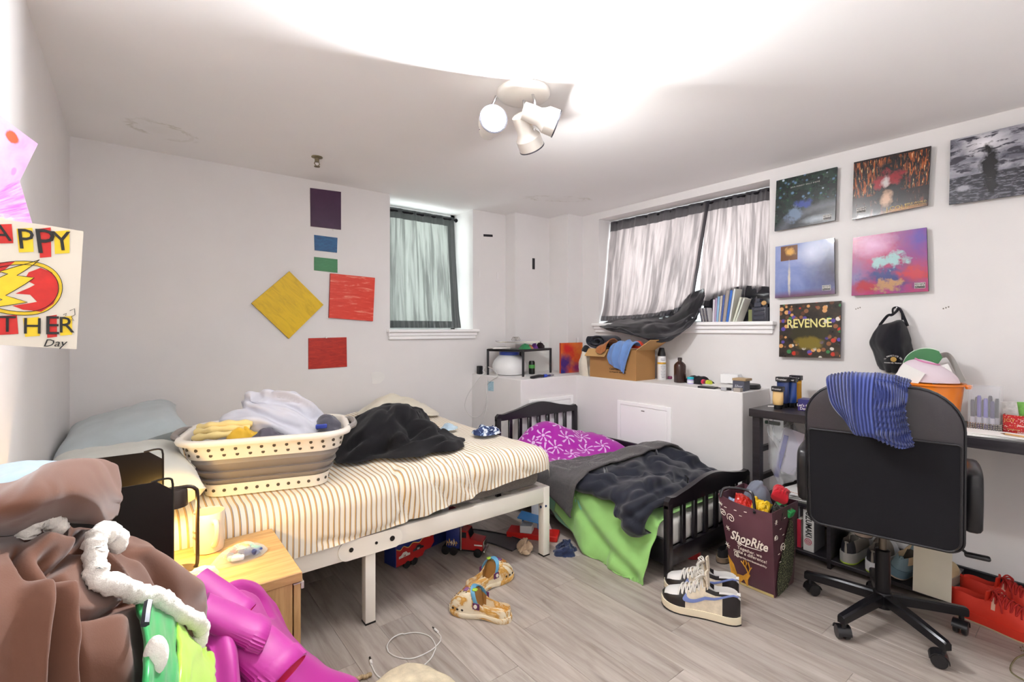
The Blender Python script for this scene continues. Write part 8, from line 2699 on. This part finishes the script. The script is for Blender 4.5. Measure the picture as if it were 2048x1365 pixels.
MB().rings(rr__).wobj('toy_track', plain('charcoal_track', '#3c3a3c', 0.5), 'curved charcoal toy track on the floor under the bed', 'toy track')
heap('beige_glove', fabric('beige_fleece', '#b9a28a', 250), 'crumpled beige glove beside the end leg of the bed', 'glove', (1.69, 2.045, 0.011), 0.05, 0.045, 0.05, 15, 0.05, 20, 0.4, 1.5, None, (34, 60), 0.4, 1.5)
heap('navy_sock', fabric('navy_jersey', '#26304f', 400), 'dark navy sock crumpled between double bed leg and toddler bed', 'sock', (1.862, 1.905, 0), 0.075, 0.06, 0.085, 16, 0.075, 13, 0.7, 1.3, None, (40, 70), 0.4, 1.5)
heap('paper_tissue', plain('tissue_paper', '#d5cdc6', 0.8), 'crumpled white tissue under the corner of the toddler bed', 'tissue', (2.15, 1.305, 0), 0.06, 0.045, 0.045, 17, 0.05, 20, 0.5, 1.3, None, (34, 60), 0.4, 1.5)
m = MB().lathe([(0.05, 0), (0.055, 0.004), (0.055, 0.045), (0.052, 0.048), (0, 0.048)], (2.36, 1.46, 0), 28)
m.wobj('storage_tub', plain('dark_red_plastic', '#9c1f22', 0.35), 'dark red plastic tub on the floor under the toddler bed foot', 'tub')

# ------------------------------------------------------------------ cable, chain, cushion on the floor
cpx = [(743, 1331), (750, 1346), (760, 1356), (775, 1362), (800, 1366), (825, 1352), (842, 1337), (860, 1320), (868, 1306), (871, 1292), (858, 1273), (827, 1266), (790, 1276), (774, 1297), (789, 1313), (823, 1318), (858, 1304), (877, 1288), (882, 1276), (876, 1266)]
cu = thing('usb_cable', 'white phone charging cable looped on the floor in front of the bed', 'cable', at(823, 1318, Z=0))
cuo = Vector(cu.location)
P3 = spline([at(px, py, Z=0.0028) - cuo for px, py in cpx], 160)
MB().tube([q + UPV * (0.005 if 96 < i < 112 or 146 < i < 150 else 0) for i, q in enumerate(P3)], 0.0022, 6).obj('lead', plain('white_rubber', '#dcdad6', 0.4, var=0), cu)
a_, b_ = P3[0], at(740, 1319, Z=0.0028) - cuo
MB().cyl(a_, a_.lerp(b_, 0.62), 0.0052, seg=10).move((0, 0, 0.003)).obj('plug', plain('white_rubber', '#dcdad6', 0.4, var=0), cu)
MB().cyl(a_.lerp(b_, 0.64), a_.lerp(b_, 1.15), 0.0040, seg=6).move((0, 0, 0.003)).obj('connector', plain('dark_steel', '#55524e', 0.3, 0.8), cu)
a_, b_ = P3[-1], at(867, 1258, Z=0.0028) - cuo
MB().cyl(a_, a_.lerp(b_, 0.75), 0.0045, seg=10).move((0, 0, 0.0025)).obj('plug', plain('white_rubber', '#dcdad6', 0.4, var=0), cu)
MB().cyl(a_.lerp(b_, 0.77), a_.lerp(b_, 1.2), 0.0028, seg=6).move((0, 0, 0.0025)).obj('connector', plain('dark_steel', '#55524e', 0.3, 0.8), cu)
na, nb = 14, 48
r = np.linspace(0.02, 1, na)[:, None]
a = np.linspace(0, 2 * PI, nb, endpoint=False)[None, :]
ex = 1 / (np.abs(np.cos(a)) ** 3.2 + np.abs(np.sin(a)) ** 3.2) ** (1 / 3.2)
Xc, Yc = 0.155 * r * np.cos(a) * ex, 0.155 * r * np.sin(a) * ex
Zc = 0.042 * np.sqrt(np.maximum(0, 1 - r ** 4)) * (1 + 0.12 * np.cos(Xc * 60) * np.cos(Yc * 60)) + 0.010
Pc = np.stack([Xc, Yc, Zc], -1)
Pc[-1, :, 2] = 0.006
low = Pc[-1].copy()
low[:, 2] = 0.0
m = MB().rings([list(map(tuple, q)) for q in Pc] + [list(map(tuple, low * np.array([0.98, 0.98, 1])))], True, True)
m.xf(Matrix.Rotation(0.35, 3, 'Z')).move((0.70, 1.435, 0)).wobj('floor_cushion', plain('cream_fluff', '#d6c8ac', 0.95, var=0.2, scale=25, bump=0.8, bscale=200), 'cream quilted cushion edge on the floor in front of the camera', 'cushion')
bcd = MB()
cpt = spline([at(655, 1345, Z=0.30), at(680, 1350, Z=0.25), at(705, 1356, Z=0.15), at(735, 1362, Z=0.05)], 26)
cpt = spline([(0.50, 1.70, 0.008), (0.55, 1.675, 0.008), (0.60, 1.655, 0.008), (0.655, 1.64, 0.008)], 26)
for i, q in enumerate(cpt):
    bcd.ball(q + Vector((0, 0.003 * math.sin(i * 1.6), 0)), 0.0078, 8, 6)
bcd.wobj('twisted_cord', plain('tan_cord', '#a8916f', 0.7), 'twisted tan cord peeping out beside the pink hoodie', 'cord')
bc = MB()
for q in spline([at(px, py, Z=0.0032) for px, py in ((2062, 1306), (2046, 1311), (2032, 1318), (2022, 1332), (2022, 1344), (2034, 1354), (2050, 1362), (2075, 1372))], 70):
    bc.ball(q, 0.0030, 6, 4)
for px, py in ((2041, 1296), (2046, 1294), (2043, 1302), (2048, 1303)):
    bc.ball(at(px, py, Z=0.0032), 0.0030, 6, 4)
bc.wobj('bead_chain', plain('silver_green_beads', '#a9a684', 0.25, 0.8), 'silvery bead chain on the floor at the photo edge below the red shoes', 'chain')

# ------------------------------------------------------------------ pile of coats in front of the bedside table
def depth_patch(rows, nu, nv, disp=None, floor=True, z_end=0.004, lines=None):
    """rows of (px, py, Y) points; the last row falls on straight down to the floor"""
    C = [[at(px, py, Y=Y) for px, py, Y in r_] for r_ in rows]
    for r_ in C:
        for q in r_:
            q.x = max(q.x, XC + 0.012)
    if floor:
        last = C[-1]
        for f_, dy in ((0.80, -0.02), (0.42, -0.025), (0.0, -0.025)):
            C.append([Vector((q.x, q.y + dy, max(z_end, q.z * f_))) for q in last])
    P_, uv_ = patch(C, nu, nv)
    N_ = normals(P_)
    # face towards the camera
    view = np.array([0, 0, CAM_H])[None, None] - P_
    s_ = np.sign((N_ * view).sum(-1).mean())
    if s_ < 0:
        P_, uv_ = P_[:, ::-1], uv_[:, ::-1]
        N_ = normals(P_)
    if disp is not None:
        P_ = P_ + N_ * (disp(uv_[..., 0], uv_[..., 1]) + creases(P_, lines))[..., None]
    P_[..., 0] = np.maximum(P_[..., 0], XC + 0.006)
    P_[..., 2] = np.maximum(P_[..., 2], 0.003)
    return P_, uv_


BRN = fabric('brown_fleece', '#664435', 500, 0.95, 0.25, 0.08, 0.12)
SHP = plain('white_sherpa', '#e9e3da', 1.0, var=0.06, scale=40, bump=1.0, bscale=120, sheen=0.5)
rob = thing('sherpa_blanket', 'brown fleece blanket with white sherpa edging piled in the near corner', 'blanket', (-0.05, 0.85, 0))
ro_ = np.array([0.05, -0.85, 0])[None, None]
hood = [[(-60, 1085, 0.80), (40, 1062, 0.80), (130, 1050, 0.84), (200, 1050, 0.90), (238, 1032, 0.98)],
        [(-60, 1040, 0.72), (40, 1015, 0.72), (130, 990, 0.76), (205, 985, 0.83), (247, 990, 0.95)],
        [(-60, 1000, 0.76), (40, 962, 0.78), (115, 927, 0.83), (190, 921, 0.90), (238, 934, 0.98)],
        [(-60, 1000, 0.92), (40, 960, 0.94), (115, 930, 0.97), (190, 925, 1.00), (232, 940, 1.02)],
        [(-60, 1060, 1.02), (40, 1020, 1.04), (115, 980, 1.06), (190, 980, 1.06), (228, 990, 1.06)]]
P_, uv_ = depth_patch(hood, 44, 56, lambda u, v: 0.012 * (folds(u * 2.4, v * 2.5, 6) - 0.4), False)
MB().grid(P_ + ro_, 0.012).obj('rolled_end', BRN, rob, True, 120)
body = [[(-60, 1075, 0.88), (60, 1055, 0.92), (150, 1050, 0.96), (230, 1062, 1.00), (300, 1090, 1.06), (345, 1135, 1.14)],
        [(-60, 1115, 0.72), (40, 1095, 0.76), (120, 1085, 0.82), (215, 1085, 0.89), (310, 1130, 0.99), (400, 1178, 1.10)],
        [(-60, 1200, 0.66), (60, 1180, 0.70), (140, 1180, 0.75), (215, 1190, 0.82), (300, 1190, 0.92), (412, 1215, 1.07)],
        [(-60, 1300, 0.64), (60, 1290, 0.67), (150, 1290, 0.71), (230, 1290, 0.77), (280, 1270, 0.86), (405, 1262, 1.04)],
        [(-60, 1420, 0.63), (60, 1420, 0.66), (150, 1420, 0.70), (235, 1420, 0.75), (290, 1390, 0.82), (345, 1330, 0.96)]]
bd = lambda u, v: 0.012 * (fbm(v * 4.0 + 1, u * 6.0, 14) - 0.5)
BL = [(-0.030, 9, [(36, 1105), (84, 1203), (88, 1300), (86, 1420)]), (-0.030, 9, [(92, 1122), (133, 1203), (150, 1300), (160, 1420)]), (-0.026, 8, [(56, 1070), (125, 1072), (148, 1108), (105, 1145)]),
      (-0.030, 8, [(150, 1062), (165, 1100), (205, 1150), (262, 1186)]), (-0.022, 8, [(128, 1228), (200, 1230), (272, 1200)]), (0.020, 16, [(158, 1085), (190, 1125), (232, 1168)]), (0.022, 18, [(60, 1190), (52, 1420)]),
      (0.022, 16, [(108, 1190), (122, 1420)]), (0.016, 20, [(285, 1115), (385, 1185)]), (0.018, 14, [(75, 1095), (122, 1100)]), (0.018, 30, [(215, 1260), (225, 1420)]), (-0.020, 9, [(255, 1100), (300, 1140), (345, 1200)])]
P_, uv_ = depth_patch(body, 170, 130, bd, lines=BL)
MB().grid(P_ + ro_, 0.010).obj('draped_body', BRN, rob, True, 120)


def fuzz_tube(pts, r_, n=40):
    C_ = spline([at(*p_[:2], Y=p_[2]) for p_ in pts], n)
    m_ = MB()
    m_.tube(C_, [r_ * (0.85 + 0.3 * float(vnoise(np.array(i * 0.7), np.array(3.0), 4))) for i in range(n)], 12)
    a_ = np.array(m_.v)
    j_ = np.array([[float(x_) for x_ in (RND.uniform(-1, 1), RND.uniform(-1, 1), RND.uniform(-1, 1))] for _ in range(len(a_))]) * r_ * 0.16
    m_.v = [tuple(q) for q in (a_ + j_ + ro_[0])]
    return m_


fuzz_tube([(236, 1092, 0.88), (228, 1072, 0.86), (210, 1064, 0.84), (193, 1078, 0.825), (190, 1110, 0.81), (193, 1145, 0.79), (202, 1163, 0.785), (240, 1172, 0.81), (270, 1186, 0.835), (300, 1192, 0.87), (330, 1205, 0.90), (362, 1228, 0.95), (395, 1245, 1.00), (402, 1262, 1.02), (394, 1290, 1.02)], 0.0125, 90).obj('sherpa_edge', SHP, rob, True, 120)
fuzz_tube([(54, 1072, 0.80), (62, 1050, 0.80), (85, 1040, 0.81), (108, 1048, 0.82), (120, 1060, 0.83)], 0.010, 40).obj('sherpa_edge', SHP, rob, True, 120)

gj = thing('puffer_jacket', 'bright green and lime jacket showing under the brown blanket', 'jacket', (0.0, 0.85, 0))
go_ = np.array([0.0, -0.85, 0])[None, None]
GJ1, GJ2 = plain('green_nylon', '#1f9a4e', 0.35, sheen=0.2), plain('lime_nylon', '#a5d63c', 0.35, sheen=0.2)
gr = [[(280, 1200, 0.86), (315, 1205, 0.90), (345, 1222, 0.94), (352, 1240, 0.96)], [(288, 1290, 0.76), (315, 1290, 0.79), (345, 1295, 0.83), (356, 1300, 0.86)], [(290, 1400, 0.68), (315, 1400, 0.71), (342, 1400, 0.75), (356, 1400, 0.78)]]
P_, uv_ = depth_patch(gr, 40, 30, lambda u, v: 0.010 * (folds(u * 4, v * 3, 3) - 0.4))
MB().grid(P_ + go_, 0.006).obj('green_panel', GJ1, gj, True, 120)
gr = [[(350, 1235, 0.96), (378, 1265, 1.00), (400, 1290, 1.03), (424, 1312, 1.06)], [(356, 1300, 0.86), (380, 1310, 0.90), (405, 1325, 0.96), (428, 1340, 1.0)], [(356, 1400, 0.78), (380, 1400, 0.82), (405, 1400, 0.88), (430, 1400, 0.94)]]
P_, uv_ = depth_patch(gr, 40, 30, lambda u, v: 0.010 * (folds(u * 4, v * 3, 5) - 0.4))
MB().grid(P_ + go_, 0.006).obj('lime_panel', GJ2, gj, True, 120)
m = MB().tube([at(px, py, Y=Y) - Vector((0.0, 0.85, 0)) for px, py, Y in ((297, 1205, 0.78), (293, 1225, 0.765), (290, 1250, 0.75))], 0.005, 6)
m.obj('zip', plain('dark_zip', '#3a3c44', 0.4, 0.3), gj)
m = MB().ball(at(312, 1312, Y=0.735) - Vector((0, 0.85, 0)), 0.022, 14, 10, (0.6, 0.5, 1.1))
m.obj('fleece_trim', SHP, gj)

PNK = plain('magenta_neoprene', '#a31480', 0.55, var=0.05, sheen=0.12)
PKR = plain('red_pink_lining', '#c9104e', 0.5)
ph = thing('pink_hoodie', 'hot pink hoodie with ribbed cuffs lying over the end of the pile', 'hoodie', (0.25, 1.2, 0))
po_ = np.array([-0.25, -1.2, 0])[None, None]
pr = [[(404, 1232, 1.22), (425, 1195, 1.30), (468, 1166, 1.38), (515, 1168, 1.43), (548, 1210, 1.45)],
      [(398, 1262, 1.14), (440, 1225, 1.20), (490, 1212, 1.27), (540, 1225, 1.36), (582, 1268, 1.42)],
      [(424, 1320, 1.06), (462, 1285, 1.10), (515, 1270, 1.17), (575, 1282, 1.28), (628, 1316, 1.38)],
      [(424, 1400, 1.00), (478, 1380, 1.03), (545, 1350, 1.10), (612, 1338, 1.21), (672, 1345, 1.32)],
      [(428, 1480, 0.97), (490, 1480, 1.00), (565, 1450, 1.06), (650, 1400, 1.15), (725, 1372, 1.26)]]
PL_ = [(-0.030, 9, [(408, 1262), (450, 1235), (470, 1225)]), (-0.030, 10, [(462, 1230), (485, 1275), (500, 1365)]), (0.020, 18, [(432, 1250), (450, 1310), (455, 1420)]), (-0.014, 4, [(430, 1200), (478, 1178), (520, 1190), (545, 1230)]), (-0.03, 10, [(520, 1300), (560, 1360), (590, 1420)]), (0.02, 16, [(560, 1300), (640, 1350), (700, 1375)])]
P_, uv_ = depth_patch(pr, 130, 100, lambda u, v: 0.016 * (fbm(v * 3 + 0.5, u * 4, 21) - 0.5), lines=PL_)
MB().grid(P_ + po_, 0.008).obj('body', PNK, ph, True, 120)


def cuff(p0, p1, r_, ln, name='cuff'):
    p0, p1 = Vector(p0), Vector(p1)
    ax = (p1 - p0).normalized()
    s_ = ax.cross(UPV).normalized()
    w_ = s_.cross(ax)
    o_ = Vector((0.25, 1.2, 0))
    rr__ = []
    n_ = 64
    for d_, k_ in ((-0.11, 0.9), (-0.05, 1.0), (0, 0.96), (0.004, 1.04), (ln, 1.0), (ln + 0.002, 0.94), (ln * 0.2, 0.84), (-0.02, 0.6)):
        rr__.append([p0 + ax * d_ - o_ + (s_ * math.cos(2 * PI * j / n_) * 1.25 + w_ * math.sin(2 * PI * j / n_) * 0.62) * r_ * k_ * (1 + (0.05 * (j % 2) if 0 <= d_ <= ln and k_ > 0.9 else 0)) for j in range(n_)])
    return MB().rings(rr__, True, True, mif=lambda i, j: 1 if i >= 5 else 0).obj(name, [PNK, PKR], ph, True, 50)


cuff(at(500, 1262, Y=1.125), at(560, 1290, Y=1.11), 0.040, 0.030)
cuff(at(475, 1218, Y=1.19), at(520, 1252, Y=1.16), 0.030, 0.022)
cuff(at(548, 1328, Y=1.08), at(600, 1375, Y=1.03), 0.046, 0.034)
# pale cloth behind the blanket roll
tc = [[(-60, 960, 1.30), (0, 928, 1.33), (80, 921, 1.36), (150, 925, 1.40)], [(-60, 985, 1.18), (0, 950, 1.20), (70, 936, 1.24), (135, 938, 1.30)], [(-60, 1020, 1.10), (0, 985, 1.12), (60, 965, 1.16), (120, 960, 1.22)]]
P_, uv_ = depth_patch(tc, 34, 34, lambda u, v: 0.008 * (folds(u * 3, v * 3, 4) - 0.4))
MB().grid(P_, 0.006).wobj('pale_cloth', fabric('pale_blue_white_cloth', '#9dafbb'), 'pale blue white cloth behind the brown blanket roll', 'cloth')
